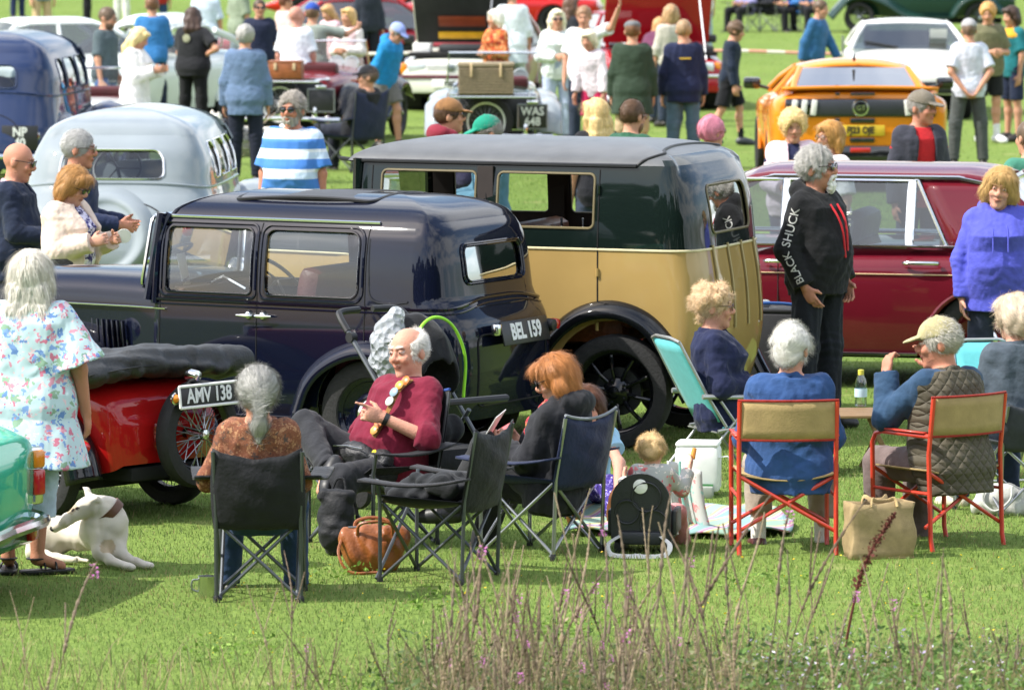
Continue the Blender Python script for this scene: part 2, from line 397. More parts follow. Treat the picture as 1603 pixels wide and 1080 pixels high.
def vnoise(p, f, seed=0):                   # cheap smooth 2-D noise from sines
    r = np.random.RandomState(seed); s = np.zeros(len(p))
    for i in range(6):
        k = r.normal(size=2)*f; s += np.sin(p[:, 0]*k[0]+p[:, 1]*k[1]+r.rand()*6.28)
    return s/6
def blades(n, y0, y1, h0, h1, w, two, seed, half=lambda y: y*.105+1.2):
    r = np.random.RandomState(seed)
    y = np.sqrt(r.rand(n)*(y1**2-y0**2)+y0**2); x = (r.rand(n)*2-1)*half(y)
    p = np.stack([x, y], 1); big = .7*vnoise(p, .9, 3)+.6*vnoise(p, 2.3, 13); fine = vnoise(p, 4.5, 5)
    h = (h0+(h1-h0)*r.rand(n)**1.8)*(1+.35*fine+.35*big)
    a = r.rand(n)*2*PI; ln = h*(.25+.7*r.rand(n)); dx, dy = np.cos(a)*ln, np.sin(a)*ln
    wa = r.rand(n)*2*PI; wx, wy = np.cos(wa)*w*(.6+.8*r.rand(n)), np.sin(wa)*w*(.6+.8*r.rand(n))
    wear = np.clip(vnoise(p, .8, 9)*2.2-.25, 0, 1)+np.clip(vnoise(p, 3.2, 19)*1.6-.45, 0, 1)+np.exp(-((x-2.5)/.7)**2-((y-26.9)/.6)**2)*.9
    dry = r.rand(n) < (.07+.08*np.clip(big+fine, 0, 1)+.45*np.clip(wear, 0, 1))*(1 if y0 < 30 else .35); t = r.rand(n)[:, None]
    base = (np.array([.150, .225, .036])*(1-t)+np.array([.300, .395, .080])*t) if y0 < 30 else (np.array([.20, .285, .045])*(1-t)+np.array([.270, .365, .070])*t)
    base = base*(1.05+.55*big[:, None]+.15*fine[:, None]); base *= .84; base[:, 0] *= .95; base[:, 2] *= 1.45
    cold = np.array([.36, .31, .14])*(.7+.5*t); c = np.where(dry[:, None], cold, base)
    z = np.zeros(n)-.004
    if two:
        V = np.stack([np.stack([x-wx, y-wy, z], 1), np.stack([x+wx, y+wy, z], 1),
                      np.stack([x+wx*.7+dx*.4, y+wy*.7+dy*.4, h*.62], 1), np.stack([x-wx*.7+dx*.4, y-wy*.7+dy*.4, h*.62], 1),
                      np.stack([x+dx, y+dy, h], 1)], 1).reshape(-1, 3)
        i = np.arange(n)*5; F = np.concatenate([np.stack([i, i+1, i+2], 1), np.stack([i, i+2, i+3], 1), np.stack([i+3, i+2, i+4], 1)])
        cc = np.repeat(c, 5, 0)
    else:
        V = np.stack([np.stack([x-wx, y-wy, z], 1), np.stack([x+wx, y+wy, z], 1), np.stack([x+dx, y+dy, h], 1)], 1).reshape(-1, 3)
        i = np.arange(n)*3; F = np.stack([i, i+1, i+2], 1); cc = np.repeat(c, 3, 0)
    return V, F, cc
GRASSM = attr_mat('grass_blade', .55, trans=.42, spec=.25)
parts = [blades(210000, 23.3, 37, .010, .034, .0022, True, 1), blades(170000, 32, 64, .012, .032, .0042, False, 2), blades(70000, 58, 146, .015, .035, .008, False, 3)]
for nm, (V, F, cc) in zip(('near_grass', 'middle_grass', 'far_grass'), parts):
    o = np_mesh('grass', V, F, GRASSM, None, False, cc)
    tag(o, {'near_grass': 'short sunlit grass blades around the picnic chairs', 'middle_grass': 'mown grass between the parked old cars', 'far_grass': 'grass of the far field behind the crowd'}[nm], 'grass', kind='stuff')
# ------------------------------------------------------------------ car pieces
def lathe_obj(name, prof, m, parent, axis='Y', n=32, loc=(0, 0, 0)):
    mb = MB(); mb.lathe(prof, n, axis); o = mb.build(name, m, parent); o.location = loc; return o
def wheel(parent, x, y, r, w, style, side, rimc=None, seed=0):
    """side +1: outer face towards +Y"""
    e = empty('wheel', (x, y, r)); e.parent = parent
    tw = w/2; rr = r*.72 if style in ('artillery', 'wire') else r*.64
    pr = [(rr, -tw*.75), (rr+.01, -tw*.92), (rr+(r-rr)*.5, -tw), (r*.965, -tw*.85), (r, -tw*.55), (r, tw*.55), (r*.965, tw*.85), (rr+(r-rr)*.5, tw), (rr+.01, tw*.92), (rr, tw*.75)]
    ty = lathe_obj('tyre', pr, RUBBER, e, n=40)
    rm = rimc or BLACK
    lathe_obj('rim', [(rr, -tw*.8), (rr*.97, -tw*.7), (rr*.9, -tw*.4), (rr*.9, tw*.4), (rr*.97, tw*.7), (rr+.008, tw*.84), (rr, tw*.7)], rm, e, n=36)
    s = side
    if style == 'artillery':
        lathe_obj('brake_drum', [(0, s*-.03), (r*.42, s*-.03), (r*.42, s*-.07), (0, s*-.07)], BLACK, e)
        hb = MB(); hb.lathe([(0, s*.055), (.03, s*.05), (.045, s*.03), (.085, s*.015), (.09, s*-.03), (0, s*-.03)], 20, 'Y')
        for k in range(5):
            a = 2*PI*k/5; hb.lathe([(0, s*.03), (.01, s*.028), (.012, s*.012)], 8, 'Y', (.068*math.cos(a), 0, .068*math.sin(a)))
        hb.build('hub', rm, e)
        for k in range(10):
            a = 2*PI*(k+.3)/10; d = np.array([math.cos(a), 0, math.sin(a)]); t = np.array([-math.sin(a), 0, math.cos(a)])
            sp = MB(); sp.tube([d*.075+[0, s*.005, 0], d*.14+[0, s*.03, 0], d*rr*.9+[0, s*.012, 0]], [.015, .0125, .014], 8); sp.build('spoke', rm, e)
    elif style == 'wire':
        lathe_obj('hub', [(0, s*.075), (.028, s*.07), (.034, s*.03), (.04, s*-.05), (0, s*-.05)], CHROME, e, n=16)
        sp = MB(); R = random.Random(seed)
        for k in range(36):
            a = 2*PI*k/36; b = a+(.38 if k % 2 else -.38); h = s*(.05 if k % 3 else -.04)
            sp.tube([(.036*math.cos(b), h, .036*math.sin(b)), (rr*.92*math.cos(a), s*.01*(1 if k % 2 else -1), rr*.92*math.sin(a))], .0032, 4, cap=False)
        tag(sp.build('spokes', STEEL, e), kind='stuff')
    elif style == 'disc':
        lathe_obj('wheel_disc', [(0, s*.045), (r*.28, s*.035), (r*.4, s*.005), (rr*.92, s*.02), (rr*.97, s*.03)], rm, e)
        lathe_obj('hubcap', [(0, s*.075), (r*.2, s*.068), (r*.3, s*.045), (r*.33, s*.02)], CHROME, e, n=20)
    else:                                   # alloy
        lathe_obj('brake_disc', [(0, s*-.02), (rr*.7, s*-.02), (rr*.7, s*-.05), (0, s*-.05)], STEEL, e)
        lathe_obj('hub', [(0, s*.05), (.05, s*.045), (.07, s*.01), (0, 0)], rm, e, n=14)
        for k in range(5):
            a = 2*PI*k/5+.3; d = np.array([math.cos(a), 0, math.sin(a)])
            sp = MB(); sp.tube([d*.04+[0, s*.03, 0], d*rr*.93+[0, s*.03, 0]], [.04, .032], 6, flat=1); sp.build('spoke', rm, e)
    return e
def fender(name, path, y0, y1, m, parent, skirt=.05, n=6, crown=.015):
    P = np.array(cr([(p[0], p[1]) for p in path], n)); T = np.gradient(P, axis=0); T /= np.linalg.norm(T, axis=1, keepdims=True)
    N = np.stack([-T[:, 1], T[:, 0]], 1)
    if N[len(N)//2, 1] < 0: N = -N
    prof = [(0, -.01), (.25, crown*.7), (.5, crown), (.75, crown*.4), (.9, -.018), (.97, -.035), (1, -.035-skirt)]
    rings = [[(P[i, 0]+N[i, 0]*h, y0+(y1-y0)*s, P[i, 1]+N[i, 1]*h) for s, h in prof] for i in range(len(P))]
    mb = MB(); mb.loft(rings, cap=False, closed=False); o = mb.build(name, m, parent, sharp=50)
    md = o.modifiers.new('thick', 'SOLIDIFY'); md.thickness = .008; md.offset = 0
    return o
class Plan:
    """half outline of a car in plan: rear centre -> rear corner -> side -> front; superelliptic tail"""
    def __init__(s, xr, a, xf, w, wf=None, nexp=3.6, front=True):
        P = []
        for t in np.linspace(0, PI/2, 40):
            P.append((xr+a-a*math.cos(t)**(2/nexp), w*math.sin(t)**(2/nexp)))
        wf = w if wf is None else wf
        for t in np.linspace(0, 1, 40)[1:]:
            P.append((xr+a+(xf-xr-a)*t, w+(wf-w)*t**1.6))
        s.nside = len(P)
        if front: P += [(xf+.02, wf*.9), (xf+.03, wf*.5), (xf+.035, 0)]
        P = np.array(P); L = np.concatenate([[0], np.cumsum(np.linalg.norm(np.diff(P, axis=0), axis=1))])
        T = np.gradient(P, L, axis=0); T /= np.linalg.norm(T, axis=1, keepdims=True)
        s.P, s.L, s.N = P, L, np.stack([-T[:, 1], T[:, 0]], 1); s.N[0] = (-1, 0); s.N[-1] = (1, 0) if front else s.N[-1]
        s.U = L[s.nside-1]; s.Uf = L[-1]; s.xs0 = xr+a
    def __call__(s, u):
        a = abs(u); sg = 1 if u >= 0 else -1
        q = [np.interp(a, s.L, s.P[:, 0]), np.interp(a, s.L, s.P[:, 1]), np.interp(a, s.L, s.N[:, 0]), np.interp(a, s.L, s.N[:, 1])]
        return q[0], q[1]*sg, q[2], q[3]*sg
    def ux(s, x):                           # arc length at x along the side
        i = int(np.argmax(s.P[:, 1]*(s.P[:, 0] < s.xs0+1e-6))); seg = slice(30, s.nside)
        return float(np.interp(x, s.P[seg, 0], s.L[seg]))
def smooth_prof(pts):
    P = np.array(cr(sorted(pts), 10)); return lambda z: float(np.interp(z, P[:, 0], P[:, 1]))
def shell(plan, dside, drear):
    fs, fr = smooth_prof(dside), smooth_prof(drear)
    def f(u, z):
        x, y, nx, ny = plan(u); w = max(0.0, -nx)**1.2; d = fs(z)*(1-w)+fr(z)*w
        return (x-nx*d, y-ny*d, z)
    return f
def roof(name, plan, f, z1, crown, m, parent, front_over=0, nt=12, two=None, roundness=2.2):
    """domed roof over the whole plan outline at level z1"""
    us = np.concatenate([np.linspace(-plan.Uf, plan.Uf, 161)[:-1]]); xs = [f(u, z1)[0] for u in us]; x0, x1 = min(xs), max(xs)
    h = (x1-x0)/2; half = max(abs(f(u, z1)[1]) for u in us)
    def g(u, t):
        x, y, z = f(u, z1)
        if front_over and x > x1-.3: x += front_over*((x-(x1-.3))/.3)
        cx = min(max(x, x0+half), x1-half*.8)
        k = (1-t); zz = z1+crown*(1-k**roundness)**(1/1.6)
        return (cx+(x-cx)*k, y*k, zz)
    mb = MB(); mb.grid(g, us, np.linspace(0, .95, nt)**1.25, closeu=True, flip=True); mb.F.append(tuple(i*nt+nt-1 for i in range(len(us)))); mb.M.append(0)
    if two:
        mb.M = [1 if np.mean([mb.V[i][0] for i in F]) < two[0] else 0 for F in mb.F]; o = mb.build(name, [m, two[1]], parent, sharp=0); bx = bmesh.new(); bx.from_mesh(o.data); bmesh.ops.recalc_face_normals(bx, faces=bx.faces); bx.to_mesh(o.data); bx.free(); return g
    o = mb.build(name, m, parent, sharp=0); bx = bmesh.new(); bx.from_mesh(o.data); bmesh.ops.recalc_face_normals(bx, faces=bx.faces); bx.to_mesh(o.data); bx.free(); return g
def plate(parent, s, c, R, w, h, size, fg, bgm, rows=None, rim=None, sx=.8, bold=.004, gap=1.1):
    """number plate; R columns: right, up, outward"""
    e = empty('number_plate', (0, 0, 0)); e.parent = parent; R = np.asarray(R, float).T; c = np.array(c, float)
    mb = MB(); mb.box(c, (w, h, .012), R, .004); mb.build('plate', bgm, e)
    if rim:
        mb = MB(); P = [c+R@np.array(p) for p in ((-w/2, -h/2, .008), (w/2, -h/2, .008), (w/2, h/2, .008), (-w/2, h/2, .008))]
        for i in range(4): mb.tube([P[i], P[(i+1) % 4]], .009, 6)
        mb.build('plate_rim', rim, e)
    rows = rows or [s]
    for i, t in enumerate(rows):
        off = ((len(rows)-1)/2-i)*size*gap
        text_mesh('lettering', t, size*1.38, fg, e, c+R@np.array([0, off, .009]), R, .004, sx, bold)
    return e
def frame_rect(f, x0, x1, z0, z1, r, plan, sgn=1, n=5):
    o = rrect(plan.ux(x0), plan.ux(x1), z0, z1, r, n); return [(sgn*u, z) for u, z in o]
def ring_sec(x, w, zb, zt, n=4.0, k=20, sh=.0):
    out = []
    for i in range(k):
        t = 2*PI*i/k; c, s_ = math.cos(t), math.sin(t)
        out.append((x, w*math.copysign(abs(c)**(2/n), c), (zb+zt)/2+(zt-zb)/2*math.copysign(abs(s_)**(2/n), s_)))
    return out
def seats(parent, m, rows, w, z=.42, h=.62):
    for x in rows:
        mb = MB(); mb.box((x, 0, z), (.5, 2*w, .2), None, .06); mb.build('seat', m, parent)
        mb = MB(); mb.box((x-.3, 0, z+h/2), (.16, 2*w, h), rotm(0, -.2, 0), .06); mb.build('seat_back', m, parent)
def steering(parent, x, y, z, r=.2, tilt=.9):
    mb = MB(); R = rotm(0, -tilt, 0)
    P = [np.array((x, y, z))+R@np.array((r*math.cos(a), r*math.sin(a), 0)) for a in np.linspace(0, 2*PI, 25)[:-1]]
    mb.tube(P, .012, 6, closed=True)
    for a in (.5, 2.6, 4.7): mb.tube([(x, y, z), np.array((x, y, z))+R@np.array((r*math.cos(a), r*math.sin(a), 0))], .008, 5)
    mb.tube([(x, y, z), np.array((x, y, z))+R@np.array((0, 0, -.5))], .015, 6); mb.build('steering_wheel', BLACK, parent)

PLATEB = mat('black_number_plate', '1b1c1f', .4, var=.1)
SILVL = mat('silver_lettering', 'd6d8d8', .4, .2, var=.05)
# ------------------------------------------------------------------ tan and dark green saloon
def tan_saloon():
    c = G(965, 703); hd = rad(180-20)
    t = empty('vintage_saloon', label='tall 1930s saloon, tan below and dark green above, with black spoked wheels', cat='car')
    hv = np.array([math.cos(hd), math.sin(hd)]); lv = np.array([-hv[1], hv[0]])
    t.location = (c.x-lv[0]*.69, c.y-lv[1]*.69, 0); t.rotation_euler = (0, 0, hd)
    GR = paint('dark_green_paint', '0e1a17', .25); TAN = paint('tan_paint', 'a58a55', .36); FAB = mat('black_roof_fabric', '56585a', .36, var=.15, scale=6, bump=.12, bscale=300)
    WING = paint('black_wing_paint', '0c0e12', .2); CREAM = mat('cream_pinstripe', 'cfc39d', .5)
    TRIMW = mat('tan_window_frame', '6b6144', .5)
    pl = Plan(-.52, .30, 1.72, .72, .66, 4.2)
    f = shell(pl, [(.35, .07), (.5, .02), (.8, 0), (1.22, 0), (1.5, .02), (1.73, .055), (1.8, .08)],
              [(.3, .06), (.45, .0), (.7, -.05), (1.0, -.035), (1.22, 0), (1.45, .025), (1.62, .07), (1.73, .14), (1.8, .18)])
    U = pl.U
    # upper body with windows
    holes = []; 
    rects = [(.145, .78), (.925, 1.555)]
    for sg in (1, -1):
        for a, b in rects: holes.append(frame_rect(f, a, b, 1.345, 1.675, .035, pl, sg))
    rw = rrect(-.37, .37, 1.31, 1.60, (.05, .05, .06, .06)); holes.append(rw)
    up = panel('upper_body', [(-U, 1.222), (U, 1.222), (U, 1.73), (-U, 1.73)], holes, f, GR, t, .05, .03, SEATD, flip=True)
    for h in holes: outline_tube('window_frame', h, f, .0085, TRIMW, t)
    for h in (holes[4], ): pane('rear_window', h, f, glass('dark_glass', (.10, .11, .09), .07), t, flip=True, off=-.012)
    pane('window', holes[3], f, GLASS, t, flip=True, off=-.015); 
    # tan body with rear arch
    arch = [(pl.ux(.43), .36)]+[(pl.ux(.43*math.cos(a)) if .43*math.cos(a) > -.24 else pl.ux(-.22)-(-.22-.43*math.cos(a))*1.0, .36+.43*math.sin(a)) for a in np.linspace(.12, PI-.12, 15)]+[(pl.ux(-.22)-.2, .36)]
    o = [(u, z) for u, z in [(-U, .40)]]
    o = [(-U, .38)]+[(-u, z) for u, z in arch]+[(u, z) for u, z in arch[::-1]]+[(U, .38), (U, 1.214), (-U, 1.214)]
    panel('lower_body', o, [], f, TAN, t, .05, .02, UNDER, flip=True)
    line_tube('pinstripe', [(u, 1.218) for u in np.linspace(-U, U, 120)], f, .008, CREAM, t)
    # seams, hinges, handles
    for x in (.115, .855, 1.62):
        for sg in (1, -1): line_tube('door_seam', [(sg*pl.ux(x), z) for z in np.linspace(.86 if x < .5 else .5, 1.70, 18)], f, .0045, UNDER, t)
    for sg in (1, -1):
        for z in (1.08, 1.58, .75):
            if z > .8 or sg: 
                mb = MB(); q = f(sg*pl.ux(.115), z); mb.tube([(q[0], q[1]+sg*.006, z-.025), (q[0], q[1]+sg*.006, z+.025)], .011, 8); mb.build('hinge', TAN if z < 1.2 else GR, t)
        for x in (.75, 1.0):
            mb = MB(); q = f(sg*pl.ux(x), 1.14); mb.tube([(q[0]-.05, q[1]+sg*.035, 1.14), (q[0]+.05, q[1]+sg*.035, 1.14)], .009, 8); mb.tube([q, (q[0], q[1]+sg*.035, 1.14)], .01, 6); mb.build('door_handle', CHROME, t)
    rg = roof('roof', pl, f, 1.728, .135, FAB, t, front_over=.10, two=(-.30, GR), roundness=2.6)
    # gutter
    gp = [f(u, 1.728) for u in np.linspace(pl.ux(-.12), U, 30)]
    for sg in (1, -1):
        mb = MB(); mb.tube([(p[0], sg*(p[1]+.006), p[2]) for p in gp]+[(1.86, sg*.55, 1.735)], .013, 6); mb.build('gutter', BLACK, t)
        u0 = pl.ux(-.12); mb = MB(); mb.tube([rg(sg*u0*(1-q), .30*(1-(1-q)**2.5)) for q in np.linspace(0, 1, 24)], .011, 6); mb.build('roof_moulding', BLACK, t)
    # rear rack straps
    for k in range(4):
        u = -.46+.27*k+.05
        mb = MB(); P = [f(u, z) for z in np.linspace(.72, 1.24, 14)]; mb.tube([(p[0]-.008, p[1], p[2]) for p in P], .009, 6); mb.build('rear_rail', mat('dull_brass_rail', '9a8a62', .45, .3), t)
    # windscreen frame and pillars
    mb = MB()
    for sg in (1, -1): mb.tube([(1.72, sg*.655, 1.0), (1.72, sg*.62, 1.74)], .03, 8)
    mb.tube([(1.72, -.64, 1.18), (1.72, .64, 1.18)], .03, 8); mb.build('windscreen_frame', GR, t)
    mb = MB(); mb.add([(1.73, -.62, 1.2), (1.73, .62, 1.2), (1.74, .60, 1.72), (1.74, -.60, 1.72)], [(0, 1, 2, 3)]); mb.build('windscreen', GLASS, t)
    # bonnet: green top, tan side
    def hsec(x, w, zt, z0):
        pts = [(w, z0), (w, zt-.17), (w*.98, zt-.10), (w*.86, zt-.035), (w*.5, zt-.005), (0, zt)]; pts = pts+[(-y, z) for y, z in pts[-2::-1]]
        return [(x, y, z) for y, z in pts]
    secs = [hsec(1.70, .62, 1.31, .5), hsec(1.9, .52, 1.315, .5), hsec(2.2, .45, 1.31, .52), hsec(2.55, .37, 1.30, .55)]
    mb = MB(); mb.loft(secs, cap=False, closed=False)
    mb.M = [1 if np.mean([mb.V[i][2] for i in F]) < 1.17 else 0 for F in mb.F]; mb.build('bonnet', [GR, TAN], t, sharp=60)
    mb = MB(); mb.tube([(1.72, .6, 1.14), (1.9, .525, 1.14), (2.2, .455, 1.14), (2.55, .375, 1.14)], .007, 5); mb.build('pinstripe', CREAM, t)
    mb = MB(); mb.loft([ring_sec(2.55, .375, .55, 1.335, 5), ring_sec(2.63, .375, .55, 1.335, 5)]); mb.build('radiator_shell', CHROME, t)
    mb = MB(); mb.box((2.636, 0, .93), (.01, .6, .62)); mb.build('radiator_grille', UNDER, t)
    mb = MB(); mb.lathe([(0, .07), (.03, .06), (.035, .0)], 12, 'Z', (2.6, 0, 1.33)); mb.build('radiator_cap', CHROME, t)
    for sg in (1, -1):
        mb = MB(); mb.lathe([(0, -.12), (.05, -.11), (.1, -.05), (.115, 0), (.11, .02)], 18, 'X', (2.62, sg*.42, .98)); mb.tube([(2.58, sg*.42, .88), (2.58, sg*.42, .6)], .02, 6); mb.build('headlamp', CHROME, t)
        fender('rear_wing', [(.55, .42), (.44, .66), (.25, .83), (.02, .885), (-.2, .82), (-.36, .66), (-.47, .45), (-.53, .34)], sg*.60, sg*.80, WING, t, .045, crown=.03)
        fender('front_wing', [(1.75, .34), (2.05, .55), (2.35, .80), (2.66, .89), (2.95, .80), (3.12, .55), (3.16, .40)], sg*.44, sg*.80, WING, t, .04, crown=.03)
        mb = MB(); mb.box((1.15, sg*.70, .36), (1.25, .2, .03), None, .008); mb.build('running_board', WING, t)
        wheel(t, 0, sg*.69, .352, .135, 'artillery', sg, WING); wheel(t, 2.66, sg*.69, .352, .135, 'artillery', sg, WING)
    mb = MB(); mb.box((1.0, 0, .40), (2.9, 1.1, .08)); mb.box((1.35, 0, .52), (2.3, .7, .2)); mb.tube([(0, -.6, .352), (0, .6, .352)], .045, 8); mb.tube([(2.66, -.6, .352), (2.66, .6, .352)], .035, 8)
    mb.lathe([(0, -.1), (.1, -.09), (.14, 0), (.1, .09), (0, .1)], 14, 'X', (0, 0, .352)); mb.build('chassis', UNDER, t)
    seats(t, BROWNL, (.25, 1.15), .55, .72); steering(t, 1.5, -.3, 1.12)
    mb = MB(); mb.box((1.62, 0, 1.08), (.12, 1.2, .2), None, .03); mb.build('dashboard', mat('walnut', '4a2c18', .4), t)
    for sg in (1, -1):                       # inside pillars and winders
        for x in (.86,):
            mb = MB(); mb.box((x, sg*.66, 1.5), (.10, .03, .42)); mb.build('door_pillar', SEATD, t)
    for x in (.36, .22): mb = MB(); mb.tube([(x, .68, 1.345), (x, .68, 1.405)], .008, 6); mb.build('window_catch', CHROME, t)
    return t
tan_saloon()
# ------------------------------------------------------------------ navy saloon
def navy_saloon():
    c = G(585, 735); hd = rad(180-27)
    t = empty('vintage_saloon', label='glossy navy blue 1930s saloon with rear number plate BEL 159', cat='car')
    hv = np.array([math.cos(hd), math.sin(hd)]); lv = np.array([-hv[1], hv[0]])
    t.location = (c.x-lv[0]*.62, c.y-lv[1]*.62, 0); t.rotation_euler = (0, 0, hd)
    NV = paint('navy_paint', '080d20', .2); NB = paint('blue_black_paint', '090c18', .2); FAB = mat('sunroof_cloth', '34363a', .55, bump=.1, bscale=200)
    pl = Plan(-.50, .30, 1.50, .66, .60, 4.0)
    f = shell(pl, [(.25, .05), (.4, .0), (.7, -.01), (.95, 0), (1.2, .02), (1.36, .05), (1.46, .105), (1.5, .14)],
              [(.2, -.04), (.35, -.09), (.5, -.115), (.7, -.115), (.86, -.095), (.955, -.045), (1.0, -.012), (1.06, .0), (1.25, .025), (1.36, .055), (1.42, .085), (1.46, .125), (1.5, .17)])
    U = pl.U; holes = []
    for sg in (1, -1):
        holes.append(frame_rect(f, .09, .735, 1.005, 1.395, (.06, .04, .05, .07), pl, sg)); holes.append(frame_rect(f, .825, 1.43, 1.005, 1.395, (.03, .03, .03, .05), pl, sg))
    rw = rrect(-.36, .36, 1.105, 1.315, (.05, .05, .05, .05)); holes.append(rw)
    panel('upper_body', [(-U, .962), (U, .962), (U, 1.46), (-U, 1.46)], holes, f, NV, t, .045, .03, SEATD, flip=True)
    def ringgrow(h, g):
        h = np.array(h); cc = h.mean(0); d = h-cc; return [tuple(cc+d*(1+g/np.maximum(np.abs(d).max(0), .01))) for d in d]
    for h in holes:
        outline_tube('window_seal', h, f, .009, NB, t)
        outline_tube('window_moulding', ringgrow(h, .032), f, .010, NV, t)
    for h, nm in zip(holes, ('rear_door_window', 'front_door_window', 'rear_door_window', 'front_door_window', 'rear_window')): pane(nm, h, f, GLASS, t, flip=True, off=-.015)
    ar = .37
    arch = [(pl.ux(ar), .30)]+[(pl.ux(ar*math.cos(a)) if ar*math.cos(a) > -.06 else pl.ux(-.05)-(-.05-ar*math.cos(a)), .33+ar*math.sin(a)) for a in np.linspace(.1, PI-.1, 15)]+[(pl.ux(-.05)-.32, .30)]
    o = [(-U, .26)]+[(-u, z) for u, z in arch]+[(u, z) for u, z in arch[::-1]]+[(U, .26), (U, .955), (-U, .955)]
    panel('lower_body', o, [], f, NV, t, .045, .02, UNDER, flip=True)
    ubelt = [(u, .958+.05*math.exp(-(u/.42)**4)) for u in np.linspace(-U, U, 140)]
    line_tube('waist_moulding', ubelt, f, .012, NB, t); line_tube('waist_bead', [(u, z-.028) for u, z in ubelt], f, .006, NV, t)
    for sg in (1, -1):
        for x, z0 in ((.78, .32), (1.465, .32), (.04, .62)):
            line_tube('door_seam', [(sg*pl.ux(x), z) for z in np.linspace(z0, 1.43, 22)], f, .004, UNDER, t)
        for x, d in ((.835, 1), (.725, -1)):
            q = f(sg*pl.ux(x), .885); mb = MB()
            mb.tube([(q[0]-.075*d+.03*d, q[1]+sg*.04, .885), (q[0]-.02*d, q[1]+sg*.045, .885), (q[0]+.065*d, q[1]+sg*.035, .885)][::1], [.006, .013, .006], 8); mb.lathe([(0, sg*.03), (.02, sg*.02), (.03, 0)], 12, 'Y', (q[0]-.005*d, q[1], .885)); mb.build('door_handle', CHROME, t)
        mb = MB(); mb.tube([np.array(f(sg*U, z))+[.004, -sg*.006, 0] for z in np.linspace(.93, 1.46, 10)], .026, 8); mb.build('front_pillar', NV, t)
        gp = [f(sg*u, 1.452) for u in np.linspace(pl.ux(-.02), U, 30)]
        mb = MB(); mb.tube([(p[0], p[1]+sg*.008, p[2]) for p in gp], .010, 6); mb.build('gutter', CHROME, t)
        mb = MB(); P = [f(sg*u, z) for u, z in cr([(pl.ux(.03), 1.36), (pl.ux(.02), 1.15), (pl.ux(-.0), 1.02), (pl.ux(-.05)-.06, .985), (pl.ux(-.05)-.2, 1.0)], 5)]; mb.tube(P, .008, 6); mb.build('quarter_moulding', NB, t)
    roof('roof', pl, f, 1.458, .14, NV, t, roundness=2.3)
    mb = MB(); mb.grid(lambda x, y: (x, y, 1.603-.06*(y/.5)**2-.035*((x-.55)/.6)**2), np.linspace(.15, 1.05, 12), np.linspace(-.36, .36, 10)); so = mb.build('sunroof', FAB, t); so.modifiers.new('t', 'SOLIDIFY').thickness = .02
    mb = MB(); P = [(x, y, 1.612-.06*(y/.5)**2-.035*((x-.55)/.6)**2) for x, y in dens(rrect(.13, 1.07, -.38, .38, .05), .1)]; mb.tube(P, .012, 6, closed=True); mb.build('sunroof_frame', BLACK, t)
    # windscreen
    mb = MB()
    for sg in (1, -1): mb.tube([(1.55, sg*.60, .95), (1.48, sg*.55, 1.47)], .03, 8)
    mb.tube([(1.54, -.6, 1.0), (1.54, .6, 1.0)], .02, 8); mb.build('windscreen_frame', NV, t)
    mb = MB(); P = dens(rrect(-.55, .55, 1.02, 1.45, .05), .1); mb.tube([(1.61-(z-1.0)*.15, y*1.06*(1-(z-1.0)*.12), z) for y, z in P], .013, 6, closed=True); mb.build('windscreen_surround', CHROME, t)
    mb = MB(); mb.add([(1.565, -.55, 1.02), (1.565, .55, 1.02), (1.50, .52, 1.45), (1.50, -.52, 1.45)], [(0, 1, 2, 3)]); mb.build('windscreen', GLASS, t)
    def hsec(x, w, zt, z0):
        pts = [(w, z0), (w, zt-.2), (w*.985, zt-.13), (w*.93, zt-.07), (w*.7, zt-.022), (w*.35, zt-.004), (0, zt)]; pts = pts+[(-y, z) for y, z in pts[-2::-1]]
        return [(x, y, z) for y, z in pts]
    mb = MB(); mb.loft([hsec(*q) for q in ((1.38, .605, 1.08, .3), (1.5, .58, 1.10, .3), (1.7, .53, 1.105, .3), (2.1, .44, 1.10, .35), (2.62, .33, 1.085, .4))], cap=False, closed=False); mb.build('bonnet', NV, t, sharp=60)
    mb = MB()
    for k in range(14): mb.box((1.75+k*.045, .545-.005*k-.012*k, .68), (.012, .03, .26), rotm(0, .1, 0), .004)
    mb.build('bonnet_louvres', NB, t)
    mb = MB(); mb.tube([(1.42, .617, .90), (1.7, .548, .90), (2.1, .458, .895), (2.6, .345, .89)], .006, 6); mb.build('bonnet_moulding', CHROME, t)
    mb = MB(); mb.loft([ring_sec(2.6, .335, .42, 1.12, 4), ring_sec(2.68, .33, .42, 1.11, 4)]); mb.build('radiator_shell', CHROME, t)
    mb = MB(); mb.box((2.685, 0, .77), (.02, .5, .56)); mb.build('radiator_grille', UNDER, t)
    for sg in (1, -1):
        mb = MB(); mb.lathe([(0, -.12), (.05, -.11), (.09, -.05), (.10, 0), (.095, .02)], 18, 'X', (2.55, sg*.45, .82)); mb.tube([(2.5, sg*.45, .75), (2.5, sg*.4, .5)], .02, 6); mb.build('headlamp', CHROME, t)
        fender('rear_wing', [(.52, .30), (.43, .52), (.28, .66), (.06, .74), (-.16, .70), (-.34, .56), (-.44, .38), (-.47, .24)], sg*.54, sg*.74, NV, t, .045, crown=.03)
        fender('front_wing', [(1.45, .30), (1.7, .42), (2.0, .66), (2.28, .75), (2.55, .68), (2.72, .45), (2.76, .3)], sg*.36, sg*.74, NV, t, .04, crown=.03)
        mb = MB(); mb.box((.98, sg*.64, .29), (1.0, .18, .03), None, .008); mb.build('running_board', NB, t)
        wheel(t, 0, sg*.62, .33, .125, 'disc', sg, NV); wheel(t, 2.3, sg*.62, .33, .125, 'disc', sg, NV)
        mb = MB(); mb.lathe([(0, 0), (.02, 0), (.06, 0), (.075, -.02), (.05, -.05), (0, -.06)], 16, 'X', (2.0, sg*.70, .75)); mb.build('side_lamp', CHROME, t)
